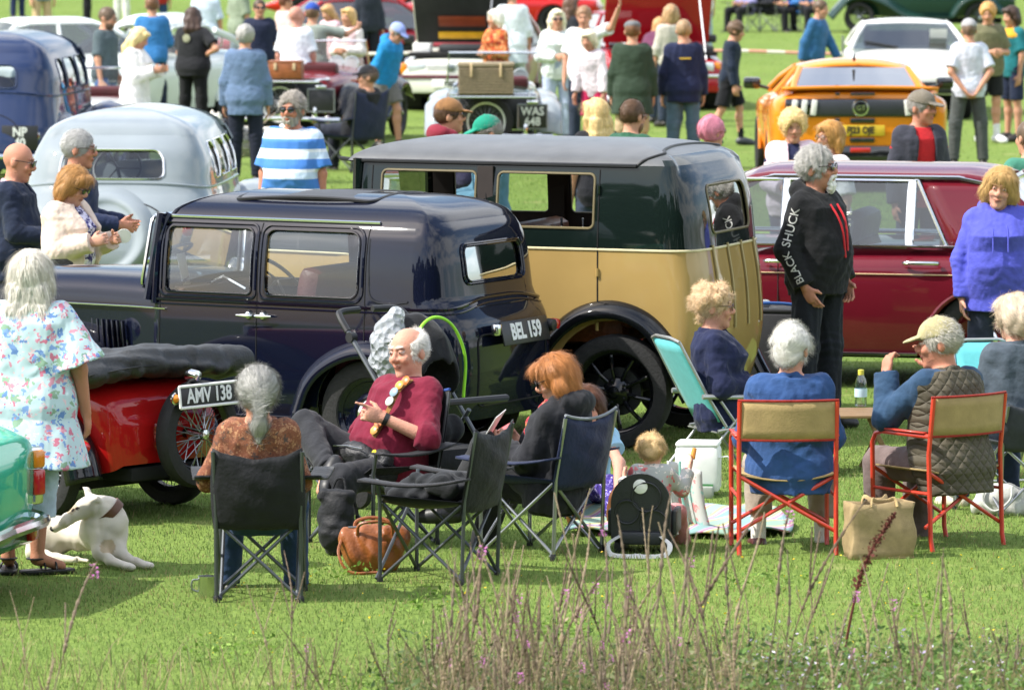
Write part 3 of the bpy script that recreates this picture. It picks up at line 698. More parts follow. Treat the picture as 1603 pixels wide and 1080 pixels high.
    # boot lid panel and plate
    xs = lambda y, z: f(y, z)[0]
    P = dens(rrect(-.42, .42, .38, .80, .06), .05); mb = MB(); mb.tube([np.array(f(u, z))+[-.002, 0, 0] for u, z in P], .006, 6, closed=True); mb.build('boot_lid_seam', UNDER, t)
    q = np.array(f(-.06, .80)); R = [(0, -1, 0), (.22, 0, .975), (-.975, 0, .22)]
    plate(t, 'BEL 159', (q[0]-.07, -.02, .80), R, .60, .145, .095, SILVL, PLATEB, sx=.9, bold=.005)
    mb = MB(); mb.lathe([(0, -.05), (.035, -.045), (.04, 0), (.03, .06)], 14, 'X', (q[0]-.05, -.36, .81)); mb.build('tail_lamp', [BLACK], t)
    mb = MB(); mb.lathe([(0, -.03), (.03, -.025), (.034, 0), (.03, .05)], 14, 'X', (q[0]-.05, -.45, .81)); mb.build('tail_lamp', REDL, t)
    mb = MB(); mb.box((q[0]-.06, .33, .83), (.05, .06, .07), None, .012); mb.build('plate_lamp', CHROME, t)
    mb = MB(); mb.box((1.05, 0, .32), (3.0, 1.0, .07)); mb.box((1.1, 0, .36), (2.7, .5, .2)); mb.tube([(0, -.55, .33), (0, .55, .33)], .04, 8); mb.tube([(2.3, -.55, .33), (2.3, .55, .33)], .03, 8); mb.build('chassis', UNDER, t)
    seats(t, LEATHR, (.1, .86), .5, .55); steering(t, 1.15, -.28, 1.02, .19, .75)
    mb = MB(); mb.box((1.38, 0, .95), (.1, 1.1, .16), None, .03); mb.build('dashboard', mat('walnut', '4a2c18', .4), t)
    mb = MB(); mb.tube([(1.40, .2, 1.0), (1.25, .2, 1.07), (1.1, .2, 1.0)], .016, 8); mb.build('hand_grip', CHROME, t)
    mb = MB(); mb.box((1.43, .38, 1.12), (.004, .14, .2), rotm(0, .2, .2)); mb.build('paper', WHITE, t)
    mb = MB(); mb.box((2.6, .2, .36), (.06, 1.3, .05), None, .01); mb.build('bumper', CHROME, t)
    return t
navy_saloon()
# ------------------------------------------------------------------ implicit surfaces for bodies and cloth
class SDF:
    def __init__(s, lo, hi, h):
        s.lo = np.array(lo, float); s.h = h; n = np.ceil((np.array(hi)-s.lo)/h).astype(int)+1
        s.ax = [s.lo[i]+h*np.arange(n[i]) for i in range(3)]; s.D = np.full(n, .5, np.float32)
    def reg(s, lo, hi):
        sl = []
        for i in range(3):
            a = max(0, int((lo[i]-s.lo[i])/s.h)); b = min(len(s.ax[i]), int((hi[i]-s.lo[i])/s.h)+2)
            if b <= a: return None
            sl.append(slice(a, b))
        X, Y, Z = (s.ax[i][sl[i]].reshape([-1 if j == i else 1 for j in range(3)]) for i in range(3))
        return tuple(sl), X, Y, Z
    def put(s, sl, d, k=0, sub=False):
        a = s.D[sl]
        if sub:
            d = -d
            if k: h = np.maximum(k-np.abs(a-d), 0)/k; s.D[sl] = np.maximum(a, d)+h*h*k*.25
            else: s.D[sl] = np.maximum(a, d)
        elif k: h = np.maximum(k-np.abs(a-d), 0)/k; s.D[sl] = np.minimum(a, d)-h*h*k*.25
        else: s.D[sl] = np.minimum(a, d)
    def cone(s, a, b, ra, rb, k=.02, flat=False, sub=False):
        a = np.array(a, float); b = np.array(b, float); m = max(ra, rb)+k+2*s.h
        r = s.reg(np.minimum(a, b)-m, np.maximum(a, b)+m)
        if r is None: return
        sl, X, Y, Z = r; d = b-a; dd = max(d@d, 1e-9); x, y, z = X-a[0], Y-a[1], Z-a[2]
        t0 = (x*d[0]+y*d[1]+z*d[2])/dd; t = np.clip(t0, 0, 1)
        D = np.sqrt((x-t*d[0])**2+(y-t*d[1])**2+(z-t*d[2])**2)-(ra+t*(rb-ra))
        if flat: D = np.maximum(D, (t0-1)*math.sqrt(dd))
        s.put(sl, D, k, sub)
    def chain(s, P, R, k=.02, flat=False):
        for i in range(len(P)-1): s.cone(P[i], P[i+1], R[i], R[i+1], k, flat and i == len(P)-2)
    def ell(s, c, r, Rm=None, k=.02, sub=False, cut=None):
        c = np.array(c, float); r = np.array(r, float); m = r.max()+k+2*s.h; q = s.reg(c-m, c+m)
        if q is None: return
        sl, X, Y, Z = q; x, y, z = X-c[0], Y-c[1], Z-c[2]
        if Rm is not None: x, y, z = (x*Rm[0][i]+y*Rm[1][i]+z*Rm[2][i] for i in range(3))
        k0 = np.sqrt((x/r[0])**2+(y/r[1])**2+(z/r[2])**2); k1 = np.sqrt((x/r[0]**2)**2+(y/r[1]**2)**2+(z/r[2]**2)**2)+1e-9
        D = k0*(k0-1)/k1
        if cut is not None: D = np.maximum(D, cut(x, y, z))
        s.put(sl, D, k, sub)
    def loft(s, c, T, st, k=.03, n=2.4, front=None):
        """st rows (z, rx, ry, yo) in the frame T at c"""
        st = np.array(st); m = max(st[:, 1].max(), st[:, 2].max())+.08+k
        c = np.array(c); e0 = c+T[:, 2]*st[0, 0]; e1 = c+T[:, 2]*st[-1, 0]; q = s.reg(np.minimum(e0, e1)-m, np.maximum(e0, e1)+m)
        if q is None: return
        sl, X, Y, Z = q; x, y, z = X-c[0], Y-c[1], Z-c[2]
        u, v, w = (x*T[0, i]+y*T[1, i]+z*T[2, i] for i in range(3)); shp = w.shape; wf = w.ravel()
        rx, ry, yo = (np.interp(wf, st[:, 0], st[:, i]).reshape(shp) for i in (1, 2, 3))
        g = (np.abs(u/rx)**n+np.abs((v-yo)/ry)**n)**(1/n); D = (g-1)*np.minimum(rx, ry)
        D = np.maximum(D, np.maximum(st[0, 0]-w, w-st[-1, 0]))
        if front is not None: D = np.maximum(D, front(u, v, w))
        s.put(sl, D, k)
    def plane(s, p, n):
        X, Y, Z = (s.ax[i].reshape([-1 if j == i else 1 for j in range(3)]) for i in range(3))
        s.D = np.maximum(s.D, ((X-p[0])*n[0]+(Y-p[1])*n[1]+(Z-p[2])*n[2]).astype(np.float32))
    def folds(s, amp, f, seed, zs=.75):
        r = np.random.RandomState(seed); X, Y, Z = (s.ax[i].reshape([-1 if j == i else 1 for j in range(3)]).astype(np.float32) for i in range(3))
        for i in range(3):
            k = r.normal(size=3)*f*(1, 1, zs); k2 = r.normal(size=3)*f*.5
            s.D += amp*.6*np.sin(k[0]*X+k[1]*Y+k[2]*Z+r.rand()*6+1.6*np.sin(k2[0]*X+k2[1]*Y+k2[2]*Z+r.rand()*6))
    def wrinkle(s, c, d, amp, f, w):          # short creases across a bend
        c = np.array(c); q = s.reg(c-2.2*w, c+2.2*w)
        if q is None: return
        sl, X, Y, Z = q; x, y, z = X-c[0], Y-c[1], Z-c[2]; a = x*d[0]+y*d[1]+z*d[2]; r2 = x*x+y*y+z*z
        s.D[sl] += (amp*np.sin(a*f+2.2*np.sin(x*31+y*27+z*12))*np.exp(-r2/(w*w))).astype(np.float32)
    def mesh(s):
        D = s.D; S = D < 0; c = np.zeros(tuple(q-1 for q in D.shape), np.int8)
        co = [(i, j, k) for i in (0, 1) for j in (0, 1) for k in (0, 1)]
        n = D.shape
        for i, j, k in co: c += S[i:n[0]-1+i, j:n[1]-1+j, k:n[2]-1+k]
        mix = (c > 0) & (c < 8); I = np.argwhere(mix)
        if len(I) == 0: return np.zeros((0, 3)), np.zeros((0, 4), int)
        acc = np.zeros((len(I), 3)); cnt = np.zeros(len(I))
        val = {q: D[I[:, 0]+q[0], I[:, 1]+q[1], I[:, 2]+q[2]] for q in co}
        for a in co:
            for ax in range(3):
                if a[ax] == 1: continue
                b = list(a); b[ax] = 1; b = tuple(b); va, vb = val[a], val[b]; m = (va < 0) != (vb < 0)
                t = np.where(m, va/(va-vb+1e-12*(va == vb)), 0)
                p = np.array(a, float)[None]+np.zeros((len(I), 3)); p[:, ax] += t
                acc += p*m[:, None]; cnt += m
        V = s.lo+s.h*(I+acc/np.maximum(cnt, 1)[:, None])
        idx = np.full(mix.shape, -1, np.int64); idx[mix] = np.arange(len(I)); F = []
        for ax in range(3):
            o1, o2 = [(1, 2), (2, 0), (0, 1)][ax]
            A = S; sl0 = [slice(None)]*3; sl1 = [slice(None)]*3; sl0[ax] = slice(0, -1); sl1[ax] = slice(1, None)
            x = np.argwhere(A[tuple(sl0)] != A[tuple(sl1)])
            x = x[(x[:, o1] > 0) & (x[:, o2] > 0) & (x[:, o1] < n[o1]-1) & (x[:, o2] < n[o2]-1)]
            if len(x) == 0: continue
            def cell(d1, d2):
                q = x.copy(); q[:, o1] -= d1; q[:, o2] -= d2; return idx[q[:, 0], q[:, 1], q[:, 2]]
            Q = np.stack([cell(1, 1), cell(0, 1), cell(0, 0), cell(1, 0)], 1)
            neg = S[x[:, 0], x[:, 1], x[:, 2]]; Q[~neg] = Q[~neg][:, ::-1]
            F.append(Q)
        F = np.concatenate(F); F = F[(F >= 0).all(1)]
        return V, F
    def obj(s, name, m, parent, colors=None):
        V, F = s.mesh()
        if len(F) == 0: return None
        return np_mesh(name, V, F, m, parent, True, None if colors is None else colors(V))

# ------------------------------------------------------------------ people
SKIN = attr_mat('skin', .6, bump=.3, bscale=110, spec=.3, sss=.10)
HAIRM = attr_mat('hair', .5, spec=.35)
ARM = dict(down=((.16, .02, -1), (.06, .18, -1)), pocket=((.34, -.12, -1), (-.22, .42, -.8)), fold=((.22, .12, -1), (-.7, .75, .05)),
           phone=((.14, .22, -1), (-.35, 1, .3)), back=((.24, -.32, -1), (-.55, -.2, -.75)), hip=((.7, -.3, -.8), (-.75, .25, -.35)),
           lap=((.14, .25, -1), (-.35, 1, -.15)), reach=((.15, .9, -.35), (0, 1, .05)), chin=((.05, .55, -.9), (-.25, .45, 1)),
           rest=((.35, .25, -1), (-.05, 1, .05)), up=((.3, .7, .3), (-.1, .5, 1)), read=((.1, .45, -.95), (-.45, 1, .35)), swing=((.14, .35, -1), (0, .55, -1)), swingb=((.14, -.4, -1), (.02, -.15, -1)))
LEG = dict(stand=((.05, .0, -1), (.03, -.03, -1)), wide=((.14, .02, -1), (.06, -.04, -1)), fwd=((.05, .32, -1), (.02, .05, -1)), bwd=((.05, -.22, -1), (.02, -.42, -1)),
           sit=((.14, 1, -.06), (.04, .05, -1)), sitout=((.1, 1, .05), (.04, .55, -1)), tuck=((.1, 1, -.05), (.02, -.25, -1)), straight=((.08, 1, -.02), (.03, 1, -.12)))
def nv(v): v = np.array(v, float); return v/(np.linalg.norm(v)+1e-12)
PN = [0]
def person(label, loc, H=1.72, rot=0, vox=.013, b=1.0, belly=0, bust=0, seat=None, lean=0, side=0, twist=0, yaw=0, pitch=0, tilt=0,
           L='down', R='down', LL='stand', RL='stand', hl='relax', hr='relax', skin='c99a80', hair=('short', '4a3526'), top=None, jacket=None, bottom=None,
           shoes='2a2623', sock=None, hat=None, specs=None, beard=None, scarf=None, bag=None, lipc=None, group=None, child=False, extra=None, sit_z=0, footless=False, hood=None):
    PN[0] += 1; sd = PN[0]; s = H/1.73; rnd = random.Random(sd)
    e = empty('person', loc, rad(rot), label, 'person', group)
    hs = s*(1.28 if child else 1.07)
    S = {}
    pel = np.zeros(3)
    legs = {}
    for nm, sgn, v in (('L', 1, LL), ('R', -1, RL)):
        v = LEG[v] if isinstance(v, str) else v
        hip = np.array([sgn*.088*s*(.6+.4*b), 0, 0]); th = nv((sgn*v[0][0], -v[0][1], v[0][2])); shn = nv((sgn*v[1][0], -v[1][1], v[1][2]))
        kn = hip+th*.435*s; an = kn+shn*.42*s; fd = v[2] if len(v) > 2 else None
        if fd is None:
            fd = nv((sgn*.25, -1, 0)) if abs(shn[2]) > .5 else nv((sgn*.15, -.25, .95))
        else: fd = nv((sgn*fd[0], -fd[1], fd[2]))
        legs[nm] = [hip, kn, an, fd]
    zp = seat if seat is not None else max(-legs['L'][2][2], -legs['R'][2][2])+.085*s
    pel = np.array([0, 0, zp])
    for q in legs.values():
        for i in range(3): q[i] = q[i]+pel
    T = rotm(rad(lean), rad(side), 0); T = rotm(0, 0, rad(twist))@T
    W = lambda p: pel+T@(np.array(p)*s)
    sh = {1: W((.168*(.5+.5*b), .01, .435)), -1: W((-.168*(.5+.5*b), .01, .435))}
    arms = {}
    for sgn, v in ((1, L), (-1, R)):
        v = ARM[v] if isinstance(v, str) else v
        u = nv((sgn*v[0][0], -v[0][1], v[0][2])); f = nv((sgn*v[1][0], -v[1][1], v[1][2]))
        Tz = rotm(0, 0, rad(twist)); u = Tz@u; f = Tz@f
        el = sh[sgn]+u*.29*s; wr = el+f*.25*s; arms[sgn] = (sh[sgn], el, wr, u, f, nv(np.array(v[2])*(sgn, -1, 1)) if len(v) > 2 else f)
    Hm = rotm(0, 0, rad(yaw))@rotm(rad(pitch), rad(tilt), 0); nb = W((0, .02, .49)); hc = nb+(T@np.array([0, -.008, .045])+Hm@np.array([0, -.022, .100]))*s*(1 if not child else 1.05)
    hp = lambda p: hc+Hm@(np.array(p)*hs)
    pts = [pel, hc]+[q for l in legs.values() for q in l[:3]]+[q for a in arms.values() for q in a[:3]]
    lo = np.min(pts, 0)-.30*s; hi = np.max(pts, 0)+.30*s; lo[2] = max(lo[2], -.03)
    if hat: hi[2] += .03
    by = belly; tor = [(-.10, .145*b, .10*b, .01), (-.04, .168*b, .115*b, .012), (.03, .172*b, .115*b+by*.4, .008-by*.4), (.12, .160*b, .108*b+by, -.002-by*.8), (.22, .158*b, .108*b+by*.7, -by*.5), (.32, .168*(.4+.6*b), .115*(.5+.5*b)+bust, -bust*.8), (.40, .172*(.4+.6*b), .108*(.5+.5*b)+bust*.3, .0), (.455, .150*(.4+.6*b), .085, .012), (.50, .085, .062, .02), (.53, .055, .05, .022)]
    tor = [(z*s, a*s, c*s, y*s) for z, a, c, y in tor]
    def torso(F, infl, z0, z1, front=None, flare=0, k=.03, lowx=0):
        z0 *= s; z1 *= s; rows = []
        zs = sorted({z0, z1} | {r[0] for r in tor if z0 < r[0] < z1} | {z for z in (z0+.02, z0+.06) if z < z1})
        A = np.array(tor)
        for z in zs:
            rx, ry, yo = (float(np.interp(z, A[:, 0], A[:, i])) for i in (1, 2, 3)); fl = max(0, (-.02*s-z))*flare
            lw = .012*max(0, min(1, (.10*s-z)/(.1*s)))*lowx
            rows.append((z, rx+infl+fl+lw, ry+infl+fl+lw, yo))
        F.loft(pel, T, rows, k, front=front)
    def arm(F, sgn, infl, frac, r0=.05, flat=True, loose=0):
        a, el, wr, u, f, hd = arms[sgn]; sh0 = a-T[:, 0]*sgn*.03*s
        bb = .6+.4*b; R0, R1, R2 = r0*s*bb+infl, .041*s*bb+infl+loose*.5, .031*s*bb+infl+loose
        if frac > .54:
            t = min(1, (frac-.54)/.46); F.cone(sh0, el, R0, R1, .035); F.cone(el, el+(wr-el)*t, R1, R1+(R2-R1)*t, .03, flat)
        else:
            t = frac/.54; F.cone(sh0, a+(el-a)*t, R0, R0+(R1-R0)*t+loose, .035, flat)
    def leg(F, nm, infl, frac, loose=0, flat=True):
        hip, kn, an, fd = legs[nm]; bb = .55+.45*b
        R0, R1, R2 = .086*s*bb+infl, .058*s*bb+infl+loose*.5, .040*s*bb+infl+loose
        if frac > .5:
            t = min(1, (frac-.5)/.5); F.cone(hip, kn, R0, R1, .04); F.cone(kn, kn+(an-kn)*t, R1+.004, R1+(R2-R1)*t, .03, flat)
        else: t = frac/.5; F.cone(hip, hip+(kn-hip)*t, R0, R0+(R1-R0)*t+loose, .04, flat)
    cov = (top or {}).get('sleeve', 0)
    if jacket: cov = max(cov, jacket.get('sleeve', 0))
    bl = (bottom or {}).get('len', 1.0)
    # ---- body
    F = SDF(lo, hi, vox)
    torso(F, -.014, -.10, .50)
    for sgn in (1, -1):
        a, el, wr, u, f, hd = arms[sgn]; bb = .6+.4*b; t0 = .75 if cov > .2 else 1; t1 = .8 if cov > .7 else 1
        F.chain([a-T[:, 0]*sgn*.03*s, el, wr], [.044*s*bb*t0, .038*s*bb*t1, .027*s*(.8+.2*b)], .025)
        # hand
        pn = nv(np.array([-sgn, 0, 0.])-hd*np.dot([-sgn, 0, 0.], hd)) if abs(hd[0]) < .8 else nv(np.array([0, 0, -1.])-hd*(-hd[2]))
        ref = np.array([0, -1., 0]) if abs(hd[1]) < .75 else np.array([0, 0, 1.])
        th = ref-hd*(ref@hd)-pn*(ref@pn); th = nv(th); kx = s*(1.0 if not child else 1.15)
        Rm = np.stack([pn, th, hd], 1); F.ell(wr+hd*.052*kx, np.array([.017, .042, .056])*kx, Rm, .018)
        ps = hl if sgn == 1 else hr; fr = max(.0088*kx, vox*.72)
        for i in range(4):
            cu = dict(relax=.35+.08*i, fist=1.25, point=(.05 if i == 0 else 1.25), flat=.1, grip=.8)[ps]; ln = (.072, .08, .074, .058)[i]*kx
            p0 = wr+hd*.092*kx+th*(.031-.0205*i)*kx; d1 = hd*math.cos(cu)+pn*math.sin(cu)+th*.08*(1.2-i*.8); c2 = cu*2.1; d2 = hd*math.cos(c2)+pn*math.sin(c2)
            F.chain([p0-hd*.02, p0+d1*ln*.5, p0+d1*ln*.5+d2*ln*.5], [fr*1.1, fr, fr*.82], .006)
        tb = wr+hd*.028*kx+th*.03*kx; td = nv(th*.75+hd*.75+pn*(.25 if ps in ('relax', 'flat') else .6)); F.chain([tb, tb+td*.038*kx, tb+td*.038*kx+nv(td+hd*.6+pn*.3)*.03*kx], [fr*1.35, fr*1.15, fr*.95], .012)
    for nm in 'LR':
        hip, kn, an, fd = legs[nm]; bb = .55+.45*b; q = .8 if bl > .3 else 1; q2 = .8 if bl > .8 else 1
        F.chain([hip, kn], [.08*s*bb*q, .053*s*bb*q2], .03); mid = kn+(an-kn)*.3+np.array([0, .012*s, 0]); F.chain([kn, mid, an], [.05*s*bb*q2, .053*s*bb*q2, .034*s], .03)
        F.chain([an, an+fd*.13*s+np.array([0, 0, -.045*s if abs(fd[2]) < .5 else 0])], [.034*s, .026*s], .02)
    if not (lo[2] < -.02 and False): pass
    F.cone(nb-T[:, 2]*.03*s, hc+Hm@np.array([0, .015, -.05])*hs, .055*s*(.75+.25*b), .05*hs*(.8+.2*b), .03)
    F.ell(hp((0, .014, .022)), np.array([.076, .094, .092])*hs, Hm, .02); F.ell(hp((0, -.022, -.048)), np.array([.057, .066, .072])*hs*(1, 1, .9 if child else 1), Hm, .03)
    F.ell(hp((0, -.07, -.102)), np.array([.024, .018, .018])*hs, Hm, .03)
    fine = vox < .0105
    F.chain([hp((0, -.082, .018)), hp((0, -.104, -.018)), hp((0, -.100, -.028))], np.array([.008, .0125, .013])*hs*(.85 if child else 1), .012)
    for sx in (1, -1):
        F.ell(hp((sx*.016, -.094, -.026)), np.array([.009, .01, .008])*hs, Hm, .01)
        F.ell(hp((sx*.078, .018, -.012)), np.array([.011, .02, .032])*hs, Hm, .008)
        F.ell(hp((sx*.031, -.104, .012)), np.array([.019, .020, .012])*hs, Hm, .015, sub=True)
        F.cone(hp((sx*.012, -.088, .032)), hp((sx*.048, -.076, .034)), .007*hs, .006*hs, .012)
        F.ell(hp((sx*.036, -.066, -.026)), np.array([.024, .020, .022])*hs, Hm, .02)
        F.ell(hp((sx*.031, -.0785, .011)), np.array([.0135, .0135, .0115])*hs, Hm, .003)
    F.ell(hp((0, -.086, -.0555)), np.array([.024, .012, .0065])*hs, Hm, .006); F.ell(hp((0, -.084, -.068)), np.array([.02, .012, .007])*hs, Hm, .006)
    sk = np.array(hexc(skin))*(.86, .80, .77); hcol = np.array(hexc(hair[1])) if hair and hair[0] != 'none' else sk*.5
    lp = np.array(hexc(lipc)) if lipc else sk*(.82, .55, .55)
    def colr(V):
        c = np.tile(sk, (len(V), 1)); q = (V-hc)@Hm/hs; x, y, z = q[:, 0], q[:, 1], q[:, 2]; ax = np.abs(x)
        n = np.sin(V[:, 0]*37+1)*np.sin(V[:, 1]*41)*np.sin(V[:, 2]*29); c *= (1+.06*n)[:, None]
        def w(m, cc, a=1): c[m] = c[m]*(1-a)+np.array(cc)*a
        face = y < -.055
        w((ax > .025) & (ax < .058) & (z < -.005) & (z > -.05) & face, sk*(1.03, .86, .83), .5); w((ax < .016) & (z < -.008) & (z > -.04) & (y < -.09), sk*(1.02, .84, .80), .5)
        w((np.hypot(x/.026, (z+.061)/.0125) < 1) & (y < -.075), lp, .8)
        if fine: w((ax < .020) & (np.abs(z+.0615) < .0032) & (y < -.078), sk*.25, .8)
        w((np.abs(z-.037) < .0065) & (ax > .012) & (ax < .052) & (y < -.066), hcol*.6+sk*.15, .75)
        e2 = np.hypot((ax-.031)/.0135, (z-.010)/.0062) < 1
        w(e2 & face, (.55, .50, .47), .75 if fine else .3); w(e2 & (np.abs(ax-.031) < .0068) & face, (.05, .035, .03), .9 if fine else .7)
        w((np.hypot((ax-.031)/.017, (z-.0215)/.0035) < 1) & face, sk*.35, .6)
        if cov < .9:
            pass
        return c
    o = F.obj('body', SKIN, e, colr); hips = o
    # ---- clothes
    def garment(g, name, nfold=1):
        infl = g.get('infl', .020); F = SDF(lo, hi, max(vox*.95, .007)); op = g.get('open')
        front = None
        if op is not None:                   # open front: a wedge widening downwards or upwards
            w0, w1, zt = op
            front = lambda u, v, w: np.minimum((w0+(w1-w0)*np.clip((w/s-.0)/.5, 0, 1))-np.abs(u), -.0-v+.02*0+.5*0) if False else np.where(v < .02, (w0+(w1-w0)*np.clip(w/s/.5, 0, 1))*s-np.abs(u), -1.0)
        vn = g.get('vneck', 0)
        torso(F, infl, g.get('hem', -.10), .485 if not g.get('low') else .455, front, g.get('flare', 0), .03, 1)
        for sx in (1, -1): F.cone(nb-T[:, 2]*.035*s+T[:, 0]*sx*.03*s, sh[sx]-T[:, 2]*.012*s, .040*s+infl*.5, .036*s+infl*.5, .03)
        for sgn in (1, -1):
            if g.get('sleeve', 1) > 0: arm(F, sgn, infl*.8, g['sleeve'], loose=g.get('loose', .004), r0=.046)
        if front is not None:
            pass
        F.cone(nb-T[:, 2]*.005*s+T[:, 1]*-.012*s, nb+T[:, 2]*.12*s-T[:, 1]*.01*s, .05*s*(.85+.15*b), .075*s, .01, sub=True)
        if vn: F.cone(nb+T@np.array([0, -.05, .02])*s, nb+T@np.array([0, -.13-belly*.5, -vn])*s, .055*s, .012*s, .01, sub=True)
        if g.get('collar'):
            for a in np.linspace(.5, 2*PI-.5, 9):
                p = nb+T@np.array([math.sin(a)*.062, math.cos(a)*.058+.0, -.012+.02*math.cos(a)])*s; p2 = nb+T@np.array([math.sin(a+.6)*.062, math.cos(a+.6)*.058, -.012+.02*math.cos(a+.6)])*s
                F.cone(p, p2, .017*s, .017*s, .012)
        if g.get('hood'):
            F.ell(nb+T@np.array([0, .08, .012])*s, np.array([.118, .07, .075])*s, T, .03)
            for sx in (1, -1): F.chain([nb+T@np.array([sx*.088, .05, .022])*s, nb+T@np.array([sx*.085, -.02, -.004])*s, nb+T@np.array([sx*.032, -.088, -.05])*s], np.array([.044, .038, .028])*s, .025)
        fo = g.get('fold', .0035); F.folds(fo*.5, 34, sd*7+len(name), .22); F.folds(fo*.16, 85, sd*3+len(name), .35)
        for sgn in (1, -1):
            a, el, wr, u, f, hd = arms[sgn]
            if g.get('sleeve', 1) > .5: F.wrinkle(el, nv(u+f), .0038, 130, .085*s); F.wrinkle(el+(wr-el)*.7, f, .0035, 150, .06*s)
            F.wrinkle(a-T[:, 2]*.08*s, nv(u+T[:, 0]*sgn), .0035, 95, .08*s)
        F.wrinkle(pel+T[:, 2]*.07*s-T[:, 1]*.1*s, T[:, 2], .0028, 90, .16*s); F.wrinkle(pel+T[:, 2]*.10*s+T[:, 1]*.1*s, T[:, 2], .0028, 80, .16*s)
        return F.obj(name, g['m'] if not isinstance(g['m'], str) else cloth(g['m']), e, None)
    if bottom:
        F = SDF(lo, hi, max(vox*.95, .007)); infl = bottom.get('infl', .012)
        if bottom.get('skirt'):
            torso(F, infl, -.10, .10); zl = bottom['skirt']*s
            F.loft(pel, np.eye(3), [(-zl, .24*s*b, .20*s*b, 0), (-.1*s, .19*s*b, .15*s*b, 0), (.0, .175*s*b, .125*s*b, 0)], .03)
        else:
            torso(F, infl, -.12, bottom.get('waist', .10))
            for nm in 'LR': leg(F, nm, infl, bl, bottom.get('loose', .012))
        F.folds(bottom.get('fold', .004)*.6, 40, sd*5, .3)
        if not bottom.get('skirt'):
            for nm in 'LR':
                hip, kn, an, fd = legs[nm]; F.wrinkle(kn, nv(an-hip), .005, 95, .10*s); F.wrinkle(hip+(kn-hip)*.15, nv(kn-hip), .005, 80, .10*s)
                if bl > .8: F.wrinkle(kn+(an-kn)*.88, nv(an-kn), .006, 110, .07*s)
        F.obj(bottom.get('name', 'trousers' if bl > .7 else 'shorts'), bottom['m'] if not isinstance(bottom['m'], str) else cloth(bottom['m']), e)
    if top and jacket and jacket.get('sleeve', 0) > .5: top = dict(top, infl=.006 if jacket.get('open') else .0, sleeve=min(.25, top['sleeve']) if jacket.get('open') else 0, fold=.001, hem=max(top.get('hem', -.1), jacket.get('hem', -.1)+.02) if not jacket.get('open') else top.get('hem', -.1), collar=top.get('collar'))
    if top: garment(top, top.get('name', 'shirt'))
    if jacket: garment(jacket, jacket.get('name', 'jacket'), 1.3)
    if shoes and not footless:
        for nm in 'LR':
            hip, kn, an, fd = legs[nm]; F = SDF(an-.30*s, an+.30*s, max(vox*.8, .007)); lowf = abs(fd[2]) < .5
            dn = np.array([0, 0, -1.]) if lowf else nv(np.cross(np.cross(fd, (kn-an)), fd))*-1.0
            if not lowf: dn = nv((an-kn)-fd*((an-kn)@fd))
            heel = an-fd*.035*s+dn*.035*s; ball = an+fd*.12*s+dn*.047*s; toe = an+fd*.165*s+dn*.052*s
            F.chain([heel, an+fd*.05*s+dn*.03*s, ball, toe], np.array([.042, .045, .043, .034])*s, .03); F.chain([an, an+dn*.03*s], [.043*s, .044*s], .02)
            F.plane(an+dn*.082*s, dn)
            F.obj('shoe', mat('shoe_'+shoes, shoes, .45, var=.15), e)
            if sock:
                F = SDF(an-.2*s, an+.2*s, max(vox, .009)); F.chain([an+(kn-an)*.32, an], [.043*s, .040*s], .01); F.obj('sock', cloth(sock), e)
    # ---- hair
    if hair and hair[0] != 'none':
        st, hx = hair[0], hair[1]; F = SDF(hc-.36*hs-(0 if st in ('short', 'fringe', 'curly', 'bun') else 0), hc+.26*hs, max(vox*.85, .0065)); t = hair[2] if len(hair) > 2 else {'short': .007, 'fringe': .005, 'curly': .03, 'bob': .017, 'long': .015, 'bun': .012, 'pony': .013, 'swept': .016}[st]
        cr_ = np.array([.077, .095, .092])*hs+t
        def E(c, r, k=.02, sub=False): F.ell(hp(c), np.array(r)*hs, Hm, k, sub)
        F.ell(hp((0, .016, .026)), cr_, Hm, .01)
        if st in ('short', 'curly', 'swept', 'bun', 'fringe'): F.plane(hp((0, .06, -.062 if st != 'curly' else -.075)), Hm@nv((0, .25, -1)))
        if st == 'fringe': E((0, -.05, .11), (.10, .135, .085), .012, True); E((0, -.11, 0), (.11, .09, .13), .012, True)
        if st == 'swept':
            E((.02, -.03, .085), (.07, .075, .035)); E((0, .07, -.02), (.07, .045, .07))
        if st == 'curly':
            r2 = random.Random(sd)
            for _ in range(26):
                d = nv((r2.gauss(0, 1), r2.gauss(.3, .8), abs(r2.gauss(0, .8))-.35)); E((d[0]*.088, .02+d[1]*.10, .025+d[2]*.10), (.03, .03, .03), .01)
        if st in ('bob', 'long'):
            zl = -.10 if st == 'bob' else -.16
            for sx in (1, -1): F.chain([hp((sx*.06, .01, .05)), hp((sx*.084, .015, -.03)), hp((sx*.078, .02, zl))], np.array([.035, .03, .024])*hs, .03)
            E((0, .07, -.05), (.078, .045, .085), .03)
            F.chain([hp((-.05, -.06, .085)), hp((.0, -.083, .082)), hp((.05, -.06, .08))], np.array([.022, .022, .022])*hs, .02)
            if st == 'long':
                for sx in (-.055, 0, .055): F.chain([hp((sx, .075, -.06)), hp((sx*1.2, .085, -.16)), hp((sx*1.25, .07, -.25))], np.array([.045, .042, .022])*hs, .03)
        if st == 'bun': E((0, .105, .05), (.045, .04, .04), .015)
        if st == 'pony': F.chain([hp((0, .095, -.02)), hp((0, .12, -.09)), hp((.005, .10, -.17)), hp((.01, .095, -.24))], np.array([.05, .024, .036, .012])*hs, .03)
        # face opening
        E((0, -.105, -.036), (.067, .066, .108), .022, True)
        if st in ('short', 'bun', 'swept', 'curly', 'fringe', 'pony'):
            for sx in (1, -1): E((sx*.085, -.002, -.03), (.02, .032, .04), .01, True)
        F.folds({'curly': .005, 'short': .0018 if t < .014 else .005, 'swept': .005}.get(st, .003), 70 if st in ('short', 'swept') and t >= .014 else (95 if st != 'curly' else 130), sd*3)
